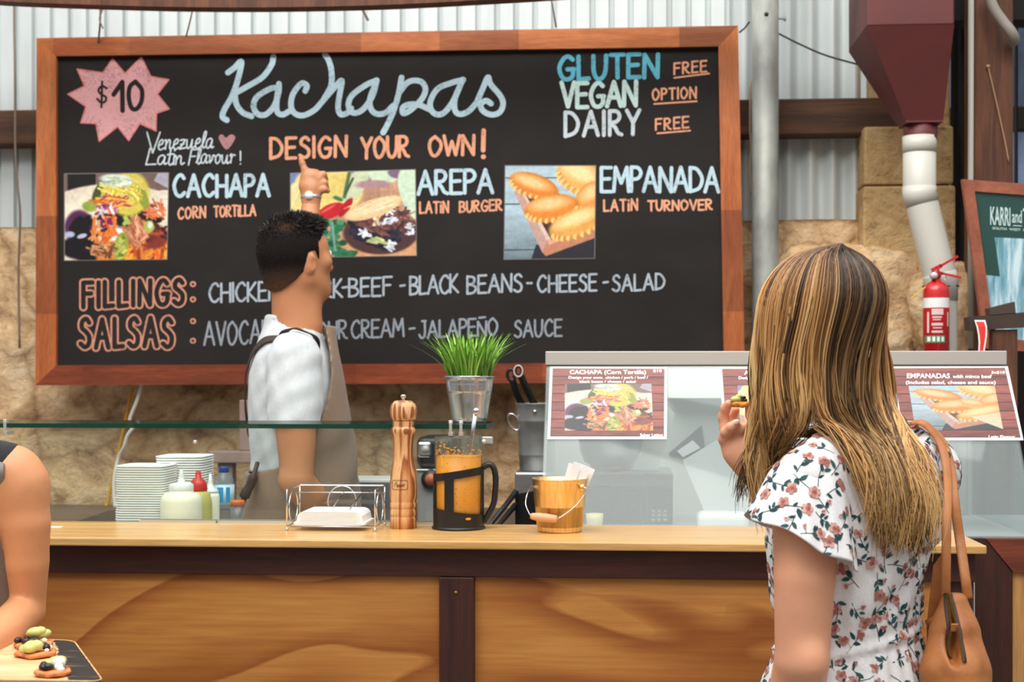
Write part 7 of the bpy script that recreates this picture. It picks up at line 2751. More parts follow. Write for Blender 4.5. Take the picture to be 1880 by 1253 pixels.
# shoulders and the flared sleeves
fd.chain([WP(1560, 836, 2.38), WP(1515, 848, 2.32), WP(1480, 880, 2.283)], [.040, .045, .049], .04)
fd.chain([WP(1625, 808, 2.50), WP(1670, 826, 2.545), WP(1697, 868, 2.568)], [.045, .048, .054], .04)
r0, r1 = WP(1698, 866, 2.57), WP(1672, 950, 2.62)
fd.cone(r0, r1, .056, .066, .03)
# neck opening
fd.cone(nbw + np.array([.0, 0, .006]) + wf * .01, nbw + UP * .12 + wf * .03, .066, .10, .004, 'cut')
fd.ell(WP(1668, 792, 2.49), (.045, .06, .022), .006, 'cut')
# crumpled weave
fd.D += (.0012 * np.sin(gx * 170 + gz * 60 + 4 * np.sin(gz * 40)) * np.sin(gz * 90 + gy * 80)).astype(np.float32)
V, F = fd.mesh(3)
# the flared left sleeve: a cloth cone with a slanting, gently waved hem
s0, s1 = WP(1488, 862, 2.292), WP(1471, 1010, 2.262)
ds = unit(s1 - s0)
sa = unit(e1 - ds * (e1 @ ds))
sb_ = np.cross(ds, sa)
if sb_ @ e3 < 0:
    sb_ = -sb_
na, nt_ = 110, 34
outer = []
for j in range(nt_):
    f = j / (nt_ - 1)
    for i in range(na):
        a = 2 * math.pi * i / na
        ca, sa2 = math.cos(a), math.sin(a)
        L = .118 + .030 * ca + .012 * sa2 + .004 * math.sin(5 * a + 1)
        t = -.012 + (L + .012) * f
        r = np.interp(f, [0, .12, .3, .6, 1], [.040, .0535, .063, .074, .0895]) + .0042 * f * f * math.sin(7 * a + 2 * f) + .0016 * f * math.sin(13 * a + 5)
        ra = r * (1.04 if ca < 0 else 1.0)
        outer.append(s0 + ds * t + sa * (ra * ca) + sb_ * (r * .90 * sa2))
outer = np.array(outer)
inn_ = outer.copy().reshape(nt_, na, 3)
ctr_ = inn_.mean(1, keepdims=True)
inn_ = (inn_ + (ctr_ - inn_) / np.linalg.norm(ctr_ - inn_, axis=2, keepdims=True) * .0012).reshape(-1, 3)
gi = np.arange(nt_ * na).reshape(nt_, na)
q1 = np.stack([gi[:-1], np.roll(gi, -1, 1)[:-1], np.roll(gi, -1, 1)[1:], gi[1:]], -1).reshape(-1, 4)
q2 = q1[:, ::-1] + nt_ * na
hemq = np.stack([gi[-1], np.roll(gi[-1], -1), np.roll(gi[-1], -1) + nt_ * na, gi[-1] + nt_ * na], -1)
nV0 = len(V)
sleeve_first_face = len(F)
V = np.vstack([V, outer, inn_])
F = np.vstack([F, q1 + nV0, q2 + nV0, hemq + nV0])
m_dress = cloth('white_crepe', (230, 229, 229), 800, 0.32)
dress = fast_obj('dress', V, F, m_dress, wom)
dress['label'] = 'white dress with a small rose print and flared sleeves'

# the print: little roses, buds, leaves and stems that follow the cloth
tris = np.vstack([F[:, [0, 1, 2]], F[:, [0, 2, 3]]])
bvh = BVHTree.FromPolygons([tuple(v) for v in V], [tuple(f) for f in F[:sleeve_first_face + len(q1)]])
pal = [(188, 134, 124), (168, 110, 102), (208, 160, 150), (142, 86, 82), (44, 72, 76), (58, 88, 90), (36, 54, 62)]
mp_ = [M('print_colour_%d' % i, c_, 0.9, spec=0.1) for i, c_ in enumerate(pal)]
pm_ = MB()
prr = np.random.default_rng(33)


def frame_at(p, n):
    t1 = unit(np.cross(UP, n)) if abs(n[2]) < .95 else unit(np.cross(e1, n))
    return t1, np.cross(n, t1)


def motif_faces(p, n, polys):
    t1, t2 = frame_at(p, n)
    for zi, (pts, mi) in enumerate(polys):
        vs = []
        for (u, v) in pts:
            q = p + t1 * u + t2 * v
            hit = bvh.find_nearest(Vector(q))
            if hit[0] is None or (hit[0] - Vector(q)).length > .03:
                return
            nn = hit[1] if hit[1].dot(Vector(n)) > 0 else -hit[1]
            vs.append(hit[0] + nn * (.0006 + .00010 * zi))
        pm_.add(vs, [tuple(range(len(vs)))], mi, False)


def blob(cx_, cy_, r, ang=0.0, asp=1.0, n=7, jit=.25):
    out = []
    for i in range(n):
        a = 2 * math.pi * i / n
        k = r * (1 + jit * (prr.random() - .5))
        u, v = k * math.cos(a), k * math.sin(a) * asp
        out.append((cx_ + u * math.cos(ang) - v * math.sin(ang), cy_ + u * math.sin(ang) + v * math.cos(ang)))
    return out


def leaf(cx_, cy_, L, ang):
    pts = [(0, 0), (.3, .2), (.65, .18), (1, 0), (.65, -.18), (.3, -.2)]
    return [(cx_ + L * (u * math.cos(ang) - v * math.sin(ang)), cy_ + L * (u * math.sin(ang) + v * math.cos(ang))) for u, v in pts]


def stem(pts, w=.0012):
    out = []
    for (a, b) in zip(pts[:-1], pts[1:]):
        d = unit(np.array([b[0] - a[0], b[1] - a[1], 0]))
        nx, ny = -d[1] * w / 2, d[0] * w / 2
        out.append(([(a[0] + nx, a[1] + ny), (b[0] + nx, b[1] + ny), (b[0] - nx, b[1] - ny), (a[0] - nx, a[1] - ny)], 6))
    return out


def spray(scale):
    """one sprig: a bent stem with leaves and one or two roses"""
    A = prr.random() * 2 * math.pi
    ca, sa = math.cos(A), math.sin(A)
    R = lambda u, v: (scale * (u * ca - v * sa), scale * (u * sa + v * ca))
    b = (prr.random() - .5) * .014
    pts = [R(-.024, -b), R(-.012, 0), R(0, b * .6), R(.012, b)]
    polys = stem(pts)
    for i in range(prr.integers(3, 6)):
        t = -.022 + .03 * prr.random()
        s_ = 1 if i % 2 else -1
        x, y = R(t, 0)
        polys.append((leaf(x, y, scale * (.0105 + .007 * prr.random()), A + s_ * (.5 + .7 * prr.random())), 4 + int(prr.integers(2))))
    x, y = R(.016, b * 1.1)
    r = scale * (.0068 + .0035 * prr.random())
    for i in range(5):
        a = A + 2 * math.pi * i / 5 + prr.random() * .5
        polys.append((blob(x + r * .62 * math.cos(a), y + r * .62 * math.sin(a), r * .55, a, .85), int(prr.integers(0, 3))))
    polys.append((blob(x, y, r * .5), 1))
    polys.append((blob(x + r * .1, y, r * .24), 3))
    if prr.random() < .6:
        x2, y2 = R(-.012 + .01 * prr.random(), .012 * (1 if prr.random() < .5 else -1))
        polys += stem([R(-.012, 0), (x2, y2)], .0008)
        r2 = scale * .0042
        for i in range(3):
            a = 2 * math.pi * i / 3 + prr.random()
            polys.append((blob(x2 + r2 * .5 * math.cos(a), y2 + r2 * .5 * math.sin(a), r2 * .6), int(prr.integers(0, 3))))
        polys.append((blob(x2, y2, r2 * .35), 3))
    return polys


cen = V[tris].mean(1)
nor = np.cross(V[tris[:, 1]] - V[tris[:, 0]], V[tris[:, 2]] - V[tris[:, 0]])
ar = np.linalg.norm(nor, axis=1)
nor /= ar[:, None] + 1e-12
gsgn = np.sign((nor * fd.grad(cen)).sum(1))
sl_c = (cen - s0) - ((cen - s0) @ ds)[:, None] * ds
is_sl = np.zeros(len(F), bool)
is_sl[sleeve_first_face:] = True
is_sl = np.concatenate([is_sl, is_sl])
gsgn = np.where(is_sl, np.sign((nor * sl_c).sum(1)), gsgn)
nor *= gsgn[:, None]
inner_f = np.zeros(len(F), bool)
inner_f[sleeve_first_face + len(q1):] = True
hid = (~is_sl) & (np.abs((cen - s0) @ ds - .07) < .06) & (np.linalg.norm(sl_c, axis=1) < .056)
ok = (cen[:, 2] > .62) & ~np.concatenate([inner_f, inner_f]) & ~hid
pr_ = np.where(ok, ar, 0)
pr_ /= pr_.sum()
chosen = []
for i in prr.choice(len(cen), 14000, p=pr_):
    p = cen[i]
    if all(np.linalg.norm(p - c_) > .0300 for c_ in chosen):
        chosen.append(p)
        motif_faces(p, nor[i], spray(.84 + .3 * prr.random()))
        if len(chosen) >= 1200:
            break
rose = obj('rose_print', pm_, mp_, dress)
rose['kind'] = 'stuff'
rose['label'] = 'printed dusty pink roses with dark green leaves'

# ---------------------------------------------------------------- her hair
fhair = Field((wbase[0] - .40, wbase[1] - .36, .75), (wbase[0] + .34, wbase[1] + .46, 1.70), 0.008)
fhair.D = np.full(fhair.n, .2, np.float32)
bodyF = [fd, fw]


def solid(p):
    """nearest surface of dress or body for points"""
    inside = lambda f: np.all((p >= f.lo + f.res * 2) & (p <= f.lo + f.res * (f.n - 3)), axis=1)
    d1 = np.where(inside(fd), fd.at(p), .2)
    d2 = np.where(inside(fw), fw.at(p), .2)
    return d1, d2


hC = hcw + UP * .012
RH, RV = .102, .097
part0 = hC + UP * (RV + .0) + e1 * .012 + e3 * .02
Vs, Fs, Cs = [], [], []
hr_ = np.random.default_rng(17)
NS, NP = 3000, 26
th = np.radians(hr_.uniform(-128, 128, NS))
# coherent locks: neighbours share a drift
lock = np.round(th / math.radians(5.5))
def lk(seed, amp):
    r = np.random.default_rng(seed).normal(size=200)
    return r[(lock.astype(int) + 100) % 200] * amp
layer = hr_.random(NS)
thd = np.degrees(th)
left = thd < -12
end_px = np.where(left, np.interp(thd, [-128, -95, -60, -12], [1388, 1390, 1402, 1480]), np.interp(thd, [-12, 0, 30, 70, 100, 128], [1566, 1592, 1630, 1674, 1698, 1710]))
end_px = end_px + hr_.normal(size=NS) * 7 + lk(3, 8)
end_py = np.where(left, np.interp(thd, [-128, -90, -50, -12], [960, 905, 870, 860]), np.interp(thd, [-12, 20, 60, 100, 128], [955, 985, 1000, 985, 930]))
end_py = end_py + hr_.normal(size=NS) * 16 + lk(4, 14) - layer * 26
stray = hr_.random(NS) < .02
end_px = np.where(stray, end_px + hr_.normal(size=NS) * 20, end_px)
mid_px = np.interp(thd, [-128, -90, -60, -30, -12, 0, 30, 60, 90, 128], [1386, 1389, 1410, 1452, 1488, 1512, 1556, 1596, 1622, 1634])
mid_px = mid_px + lk(5, 3)
paths = np.zeros((NS, NP, 3))
for i in range(NS):
    d = e1 * math.sin(th[i]) + e3 * math.cos(th[i])
    rad = RH * (1.0 + .06 * layer[i])
    root = hC + UP * (RV * (.985 + .03 * layer[i])) + e1 * .010 + e3 * (.028 - .05 * abs(math.sin(th[i])) * 0 + .016 * (hr_.random() - .5)) - e3 * .03 * (1 - math.cos(th[i])) * .5 + hdir * (.05 * hr_.random() - .02)
    pts = [root]
    for a in (28, 50, 70, 88):
        al = math.radians(a)
        pts.append(hC + d * rad * math.sin(al) * (1.0 + .0 * a) + UP * RV * math.cos(al) * (1 + .03 * layer[i]) + e1 * .010 * math.cos(al))
    # below the widest point: fall to jaw level, then to the ends
    t_cos = math.cos(th[i])
    depth_mid = 2.405 - t_cos * .088 - .008 * layer[i]
    pts.append(WP(mid_px[i], 662 + 10 * hr_.random(), depth_mid))
    pts.append(WP(mid_px[i] * .88 + end_px[i] * .12, 765, depth_mid + (.004 if left[i] else -.010)))
    if left[i]:
        yb = 2.43 - .05 * (thd[i] > -60) * 0 + .02
        pts.append(WP(mid_px[i] * .5 + end_px[i] * .5 - 2, 815, yb - .03))
        pts.append(WP(end_px[i], end_py[i], yb))
    else:
        pts.append(WP(mid_px[i] * .5 + end_px[i] * .5, 822, 2.33))
        pts.append(WP(mid_px[i] * .22 + end_px[i] * .78, 868, 2.315))
        pts.append(WP(end_px[i] * .97 + mid_px[i] * .03 + lk(9, 1)[i] * 5, 905, 2.30))
        pts.append(WP(end_px[i], end_py[i], 2.30))
    sm_ = np.array(smooth_line([tuple(p) for p in pts], 6))
    L = np.concatenate([[0], np.cumsum(np.linalg.norm(np.diff(sm_, axis=0), axis=1))])
    s_ = np.linspace(0, L[-1], NP)
    paths[i] = np.stack([np.interp(s_, L, sm_[:, k_]) for k_ in range(3)], -1)
f_ = np.linspace(0, 1, NP)[None, :]
wave = np.clip((f_ - .35) / .5, 0, 1)
ph = lk(6, 2.0)[:, None] + hr_.normal(size=(NS, 1)) * .35
amp = (.0075 + .0045 * np.abs(lk(7, 1.0)))[:, None]
wv_ = amp * wave * np.sin(f_ * 15 + ph)
paths += wv_[..., None] * e1 + (amp * wave * .6 * np.cos(f_ * 13 + ph * 1.3))[..., None] * e3
paths += (hr_.normal(size=(NS, 1, 3)) * .0028) * (f_[..., None] ** .7)
# keep clear of dress and skin
flat_ = paths.reshape(-1, 3)
gap = np.repeat(.004 + .020 * layer, NP).reshape(-1)
tt = np.tile(np.linspace(0, 1, NP), NS)
for f in (fd, fw):
    ok = np.all((flat_ > f.lo + f.res * 3) & (flat_ < f.lo + f.res * (f.n - 4)), axis=1) & (tt > .30)
    for _ in range(6):
        p = flat_[ok]
        d = f.at(p)
        g = f.grad(p)
        if f is fd:
            g = unit_rows = (g + e3 * .9) / np.linalg.norm(g + e3 * .9, axis=1, keepdims=True)
        need = np.clip((gap[ok] * (1 if f is fd else .4)) - d, 0, .02)
        flat_[ok] = p + g * need[:, None]
paths = flat_.reshape(NS, NP, 3)
for _ in range(2):
    paths[:, 1:-1] = paths[:, 1:-1] * .5 + .25 * (paths[:, :-2] + paths[:, 2:])
# colour: darker roots and under-layers, golden lengths, pale streaks
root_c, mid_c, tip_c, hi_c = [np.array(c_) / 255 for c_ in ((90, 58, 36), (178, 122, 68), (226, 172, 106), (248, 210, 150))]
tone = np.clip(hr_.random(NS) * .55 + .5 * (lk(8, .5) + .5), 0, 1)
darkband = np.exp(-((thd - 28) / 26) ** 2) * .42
for i in range(NS):
    p = paths[i]
    t_ = np.gradient(p, axis=0)
    t_ /= np.linalg.norm(t_, axis=1, keepdims=True) + 1e-9
    a_ = np.cross(t_, e3)
    a_ /= np.linalg.norm(a_, axis=1, keepdims=True) + 1e-9
    b_ = np.cross(t_, a_)
    w = (.00085 + .00075 * hr_.random()) * (1 - .75 * np.clip((f_[0] - .75) / .25, 0, 1))[:, None]
    o = len(Vs) * 3 * NP
    tri3 = np.stack([p + a_ * w, p - a_ * w * .5 + b_ * w * .87, p - a_ * w * .5 - b_ * w * .87], 1).reshape(-1, 3)
    Vs.append(tri3)
    ff = f_[0][:, None]
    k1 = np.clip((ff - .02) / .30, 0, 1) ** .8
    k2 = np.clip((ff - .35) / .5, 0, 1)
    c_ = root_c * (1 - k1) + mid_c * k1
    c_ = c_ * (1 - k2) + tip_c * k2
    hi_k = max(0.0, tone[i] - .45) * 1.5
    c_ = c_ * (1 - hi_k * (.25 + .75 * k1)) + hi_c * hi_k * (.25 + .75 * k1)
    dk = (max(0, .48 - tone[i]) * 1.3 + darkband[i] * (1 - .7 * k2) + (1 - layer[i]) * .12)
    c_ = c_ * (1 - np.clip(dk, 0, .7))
    Cs.append(np.repeat(np_lin(np.clip(c_, 0, 1)), 3, 0))
V = np.vstack(Vs)
C = np.vstack(Cs)
base_ = (np.arange(NS) * NP * 3)[:, None, None] + (np.arange(NP - 1) * 3)[None, :, None]
k3 = np.arange(3)[None, None, :]
F = np.stack([base_ + k3, base_ + (k3 + 1) % 3, base_ + 3 + (k3 + 1) % 3, base_ + 3 + k3], -1).reshape(-1, 4)
k = NT('blonde_hair')
at = k.n('ShaderNodeAttribute')
at.attribute_name = 'Col'
k.l(at.outputs['Color'], k.b.inputs['Base Color'])
k.b.inputs['Roughness'].default_value = 0.38
k.b.inputs['Specular IOR Level'].default_value = 0.45
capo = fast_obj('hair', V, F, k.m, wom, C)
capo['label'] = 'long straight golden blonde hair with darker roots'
capo['kind'] = 'stuff'
fcap = Field(hcw - .15, hcw + .16, 0.005)
fcap.ell(hC, (.095, .095, .090), .01)
fcap.ell(hC + hdir * .03 + UP * -.03, (.075, .072, .075), .02, 'add')
gx, gy, gz = fcap.grid()
fr_ = (gx - hC[0]) * hdir[0] + (gy - hC[1]) * hdir[1]
fcap.D = np.maximum(fcap.D, np.where(gz < hC[2] + .06, fr_ - .055, fr_ - .10).astype(np.float32))
Vc, Fc = fcap.mesh(1)
fast_obj('hair_crown', Vc, Fc, M('dark_blonde_roots', (112, 78, 48), 0.6), capo)

# ---------------------------------------------------------------- tan leather bag on her right shoulder
m_leather = NT('tan_leather')
v = m_leather.coord()
m_leather.l(m_leather.ramp(m_leather.noise(v, 9, 5, 0.6), [(0.3, (160, 94, 46)), (0.7, (202, 132, 74))]), m_leather.b.inputs['Base Color'])
m_leather.b.inputs['Roughness'].default_value = 0.5
m_leather.bump(m_leather.noise(v, 160, 4, 0.6), 0.25, 0.002)
m_leather = m_leather.m
bag = thing('shoulder_bag', WP(1752, 1310, 2.375), 'tan leather shoulder bag with a zip hanging at the woman\'s side', 'bag')
YBg = 2.375
fg = Field(WP(1675, 1420, YBg) - np.array([.02, .14, 0]), WP(1840, 1060, YBg) + np.array([.02, .14, 0]), 0.0042)
BP = lambda px, py, d=0.0: WP(px, py, YBg + d)
# two gathered sides meeting along the zip, wider below
fg.chain([BP(1752, 1104), BP(1752, 1150), BP(1751, 1215), BP(1752, 1300), BP(1752, 1390)], [.010, .028, .046, .056, .058], .02, (np.array([0, 1., 0]), .52))
fg.chain([BP(1714, 1232, -.035), BP(1722, 1160, -.015), BP(1735, 1100, .0)], [.018, .014, .007], .02)
fg.chain([BP(1788, 1232, -.03), BP(1782, 1160, -.012), BP(1767, 1100, .0)], [.021, .014, .007], .02)
fg.chain([BP(1716, 1236, -.035), BP(1716, 1390, -.03)], [.020, .024], .02)
fg.chain([BP(1789, 1236, -.03), BP(1793, 1390, -.03)], [.020, .024], .02)
# the open mouth of the zip
fg.ell(BP(1752, 1190, -.070), (.0085, .045, .030), .006, 'cut')
fg.ell(BP(1752, 1150, -.045), (.0045, .03, .05), .006, 'cut')
V, F = fg.mesh(2)
fast_obj('body', V, F, m_leather, bag)


def on_bag(px, py, out=.0012):
    p0_ = BP(px, py, -.05)
    p = np.array([[p0_[0], p0_[1] - .10, p0_[2]]], np.float32)
    for _ in range(60):
        d = fg.at(p)[0]
        if d < out:
            break
        p = p + np.array([[0, min(d, .004), 0]], np.float32)
    return Vector(p[0])


for sg_ in (-1, 1):
    z_pts = [on_bag(1752 + sg_ * w_, y, .002) for y, w_ in ((1098, 4), (1115, 6), (1135, 7), (1155, 8), (1175, 9), (1192, 10), (1208, 9))]
    obj('zip_tape', MB().tube(z_pts, .0032, 8, squash=((1, 0, 0), .4)), M('dark_zip_tape', (60, 44, 36), 0.6), bag)
    mb = MB()
    zp = smooth_line([tuple(p) for p in z_pts], 7)
    for i in range(0, len(zp) - 1):
        q = Vector(zp[i]) + Vector((-sg_ * .0026, -.0022, 0))
        mb.box(q.x - .0022, q.x + .0022, q.y - .0012, q.y + .0012, q.z - .0009, q.z + .0009)
    obj('zip_teeth', mb, M('brass_teeth', (170, 134, 84), 0.35, 0.9), bag)
q = on_bag(1752, 1152, .004)
obj('zip_pull', MB().box(q.x - .006, q.x + .006, q.y - .004, q.y, q.z - .007, q.z + .006, .0015), M('copper_pull', (196, 128, 84), 0.35, 0.7), bag)


def strap(pts, w, name, flatdir, th=.003):
    sw = smooth_line([tuple(p) for p in pts], 7)
    obj(name, MB().tube(sw, w, 10, squash=(tuple(flatdir), th / w)), m_leather, bag)


strap([BP(1736, 1098, .0), BP(1737, 1040, -.01), WP(1738, 960, 2.4 + -.012), WP(1740, 900, 2.44 + .0), WP(1737, 850, 2.44 + .03), WP(1727, 815, 2.44 + .06), WP(1708, 788, 2.44 + .075), WP(1690, 776, 2.44 + .085), WP(1668, 778, 2.44 + .11)], .0078, 'strap', e1)
strap([BP(1777, 1100, .0), BP(1772, 1060, .004), WP(1762, 990, 2.4 + .02), WP(1752, 920, 2.4 + .04), WP(1745, 860, 2.44 + .07), WP(1733, 818, 2.44 + .10), WP(1712, 792, 2.44 + .115), WP(1690, 780, 2.44 + .125), WP(1668, 782, 2.44 + .14)], .0084, 'strap', e1)
obj('side_flap', MB().prism([BP(1704, 1235, .03), BP(1702, 1150, .03), BP(1714, 1040, .03), BP(1728, 1020, .03), BP(1730, 1110, .03), BP(1716, 1240, .03)], (0, .004, 0)), m_leather, bag)
q0, q1 = BP(1703, 1146, .02), BP(1724, 1140, .02)
obj('strap_knot', MB().tube([q0, (q0 + q1) / 2 + np.array([0, -.006, .004]), q1], .007, 10), m_leather, bag)
# ---------------------------------------------------------------- the server at the left edge, holding a board of bites
m_sskin = skin('warm_skin', (222, 154, 108))
YS_ = 2.50
SPt = lambda px, py, d=0.0: N3(P(px, py, YS_ + d))
sf = unit([.30, -.95, 0])            # faces the viewer, a little to the right
sl_ = unit([.95, .30, 0])            # her left, on the right in the picture
sb = SPt(-128, 690)
srv = thing('person', (sb[0], sb[1], 0.0), 'server at the left edge with a bare arm, black vest top and brown apron', 'person')
fs = Field((sb[0] - .36, sb[1] - .42, -.01), (sb[0] + .36, sb[1] + .26, 1.60), 0.006)
zt_s = float(SPt(30, 838)[2])
c = sb * np.array([1, 1, 0])
secs = [(zt_s + .045, c[0], c[1], .05, .05), (zt_s + .01, c[0], c[1], .10, .07), (zt_s - .03, c[0], c[1], .150, .090), (zt_s - .12, c[0], c[1], .150, .105), (zt_s - .22, c[0], c[1], .140, .105), (zt_s - .33, c[0], c[1], .128, .098), (zt_s - .45, c[0], c[1], .155, .115), (zt_s - .55, c[0], c[1], .155, .115)]
fs.loft(secs, sl_, sf, .03)
hd0 = c + UP * (zt_s + .155) + sf * .02
hsd = unit(np.cross(sf, UP))
fs.ell(hd0 + UP * .012, (.092, .072, .094), .02, ax=(sf, hsd, UP))
fs.ell(hd0 + sf * .034 - UP * .05, (.055, .052, .070), .03, ax=(sf, hsd, UP))
fs.cone(hd0 + sf * .086, hd0 + sf * .102 - UP * .034, .008, .012, .012)
for sd in (1, -1):
    fs.ell(hd0 + hsd * .030 * sd + sf * .086 + UP * .004, (.011, .013, .008), .006, 'cut', ax=(sf, hsd, UP))
    fs.ell(hd0 + hsd * .030 * sd + sf * .080 + UP * .004, (.011, .0115, .010), .002, ax=(sf, hsd, UP))
    fs.ell(hd0 + hsd * .073 * sd - UP * .02, (.008, .015, .026), .006, ax=(hsd, sf, UP))
for dz in (-.058, -.069):
    fs.ell(hd0 + sf * .086 + UP * dz, (.009, .022, .0058), .006, ax=(sf, hsd, UP))
fs.cone(hd0 - UP * .07, c + UP * zt_s, .046, .054, .03)
shs = SPt(36, 892, .0)
els = SPt(46, 1120, .03)
wrs = SPt(-30, 1190, -.20)
fs.chain([SPt(-30, 850), SPt(20, 868), shs], [.045, .050, .046], .04)
fs.chain([shs, SPt(45, 960, .0), SPt(45, 1030, .01), els, els * .5 + wrs * .5 + np.array([0, 0, -.004]), wrs], [.047, .0455, .043, .036, .034, .026], .03)
shr, elr, wrr = SPt(-285, 880), SPt(-318, 1110, .02), SPt(-240, 1196, -.20)
fs.chain([SPt(-225, 850), shr], [.045, .046], .04)
fs.chain([shr, elr, wrr], [.046, .037, .026], .03)
# hands with fingers curled under the board
for w, dr_ in ((wrs, unit([-.35, -.9, .05])), (wrr, unit([.25, -.95, .05]))):
    sdv = unit(np.cross(dr_, UP))
    fs.ell(w + dr_ * .045, (.046, .038, .016), .02, ax=(dr_, sdv, np.cross(sdv, dr_)))
    for i in range(4):
        a = w + dr_ * .08 + sdv * (.026 - .017 * i) - UP * .004
        fs.chain([a, a + dr_ * (.034 - .004 * abs(i - 1)), a + dr_ * (.058 - .005 * abs(i - 1)) + UP * .004], [.0088, .008, .007], .006)
    a = w + dr_ * .03 + sdv * .036
    fs.chain([a, a + dr_ * .028 + sdv * .012, a + dr_ * .05 + sdv * .012 + UP * .004], [.0105, .0095, .008], .01)
for sd in (1, -1):
    h0 = c + UP * .76 + sl_ * .08 * sd
    g0 = c + sl_ * .08 * sd
    fs.chain([h0, g0 + UP * .43 + sf * .012, g0 + UP * .08], [.078, .052, .036], .03)
    fs.cone(g0 + UP * .036 - sf * .03, g0 + sf * .13 + UP * .028, .034, .026, .03)
V, F = fs.mesh(2)
sbody = fast_obj('body', V, F, m_sskin, srv)
eyes(sbody, hd0, sf, hsd, UP, .080)
# vest top
fv_ = Field(fs.lo, fs.lo + (fs.n - 1) * fs.res, 0.006)
fv_.loft([(z, x, y, a + .010, b + .010) for z, x, y, a, b in secs if z > zt_s - .5], sl_, sf, .02)
fv_.chain([SPt(-40, 852), SPt(12, 866)], [.050, .053], .03)
fv_.chain([SPt(-212, 852), SPt(-262, 866)], [.050, .053], .03)
gx, gy, gz = fv_.grid()
ls = (gx - c[0]) * sl_[0] + (gy - c[1]) * sl_[1]
xe_s = float(((SPt(30, 900) - c) @ sl_))
edge_s = xe_s - .006 + .012 * np.clip((gz - (zt_s - .05)) / .05, 0, 1) - .012 * np.clip((zt_s - .10 - gz) / .1, 0, 1)
fv_.D = np.maximum(fv_.D, np.where(gz > zt_s - .16, np.abs(ls) - edge_s, -1).astype(np.float32))
fv_.cone(c + UP * (zt_s + .0) + sf * .03, c + UP * (zt_s + .2) + sf * .03, .095, .12, .004, 'cut')
V, F = fv_.mesh(2)
fast_obj('vest_top', V, F, cloth('black_jersey', (24, 22, 26), 900, .3), srv)['label'] = 'black sleeveless vest top'
# apron with a grey shoulder strap
fp_ = Field(fs.lo, fs.lo + (fs.n - 1) * fs.res, 0.006)
sec2 = [(.42, c[0], c[1], .20, .165)] + [(z, x, y, a + .026, b + .026) for z, x, y, a, b in secs if z < zt_s - .08]
fp_.loft(sec2, sl_, sf, 0)
fp_.loft([(z - (.05 if i == 0 else 0), x, y, a - .010, b - .010) for i, (z, x, y, a, b) in enumerate(sec2)] + [(zt_s + .1, c[0], c[1], .17, .12)], sl_, sf, 0, 'cut')
gx, gy, gz = fp_.grid()
fr_ = (gx - c[0]) * sf[0] + (gy - c[1]) * sf[1]
ls = (gx - c[0]) * sl_[0] + (gy - c[1]) * sl_[1]
fp_.D = np.maximum(fp_.D, (-.02 - fr_ + .0 * gz + np.clip((gz - (zt_s - .3)) / .2, 0, 1) * .08).astype(np.float32))
xa_s = float(((SPt(20, 1050) - c) @ sl_))
lim = np.interp(gz.ravel(), [.4, zt_s - .30, zt_s - .18, zt_s - .09], [.3, xa_s + .02, xa_s - .005, xa_s - .03]).reshape(gz.shape)
fp_.D = np.maximum(fp_.D, (np.abs(ls) - lim).astype(np.float32))
V, F = fp_.mesh(2)
apr = fast_obj('apron', V, F, cloth('brown_denim', (112, 98, 84), 500, .3), srv)
apr['label'] = 'brown denim apron'
for sd in (1, -1):
    st2 = []
    lsv = xe_s - .024
    for zz_s, fwd in ((zt_s - .13, .14), (zt_s - .09, .13), (zt_s - .05, .11), (zt_s - .02, .07), (zt_s - .004, .02), (zt_s - .015, -.05)):
        q = np.array([c + UP * zz_s + sl_ * (lsv * sd) + sf * fwd], np.float32)
        for _ in range(14):
            g_ = fv_.grad(q)
            g_ = g_ - (g_ @ sl_)[:, None] * sl_
            q = q - g_ * min(max(fv_.at(q)[0] - .004, -.01), .03) * .7
        st2.append(tuple(q[0]))
    obj('apron_strap', MB().tube(smooth_line(st2, 5), .0095, 8, squash=(tuple(sl_), .25)), M('grey_strap', (128, 122, 118), 0.7), apr)
# hair pinned up
fh_ = Field(hd0 - .16, hd0 + .18, 0.006)
fh_.ell(hd0 + UP * .016 - sf * .008, (.100, .080, .100), .01, ax=(sf, hsd, UP))
fh_.ell(hd0 - sf * .10 + UP * .05, (.04, .04, .04), .02)
gx, gy, gz = fh_.grid()
w_ = (gx - hd0[0]) * sf[0] + (gy - hd0[1]) * sf[1]
fh_.D = np.maximum(fh_.D, (np.interp(w_.ravel(), [-.2, -.06, 0, .03, .08], [-.10, -.08, -.01, .04, .075]).reshape(w_.shape) - (gz - hd0[2])).astype(np.float32))
V, F = fh_.mesh(1)
fast_obj('hair', V, F, M('brown_hair', (70, 48, 36), 0.5, var=.2, vscale=60, stretch=(1, 1, .2)), srv)
ft_ = Field(fs.lo, fs.lo + (fs.n - 1) * fs.res, 0.007)
for sd in (1, -1):
    h0 = c + UP * .76 + sl_ * .08 * sd
    g0 = c + sl_ * .08 * sd
    ft_.chain([h0, g0 + UP * .43 + sf * .012, g0 + UP * .09], [.092, .068, .052], .03)
V, F = ft_.mesh(1)
fast_obj('trousers', V, F, cloth('dark_denim', (44, 48, 62), 500, .3), srv)
for sd in (1, -1):
    fq = Field(c - np.array([.3, .3, .02]), c + np.array([.3, .3, .14]), 0.006)
    g0 = c + sl_ * .08 * sd
    fq.cone(g0 + UP * .042 - sf * .035, g0 + sf * .14 + UP * .034, .045, .038, .02)
    fq.cone(g0 + UP * .05, g0 + UP * .10, .046, .044, .02)
    fq.plane((0, 0, .0008), (0, 0, -1))
    V, F = fq.mesh(1)
    fast_obj('shoe', V, F, M('black_shoe', (30, 30, 32), 0.5), srv)

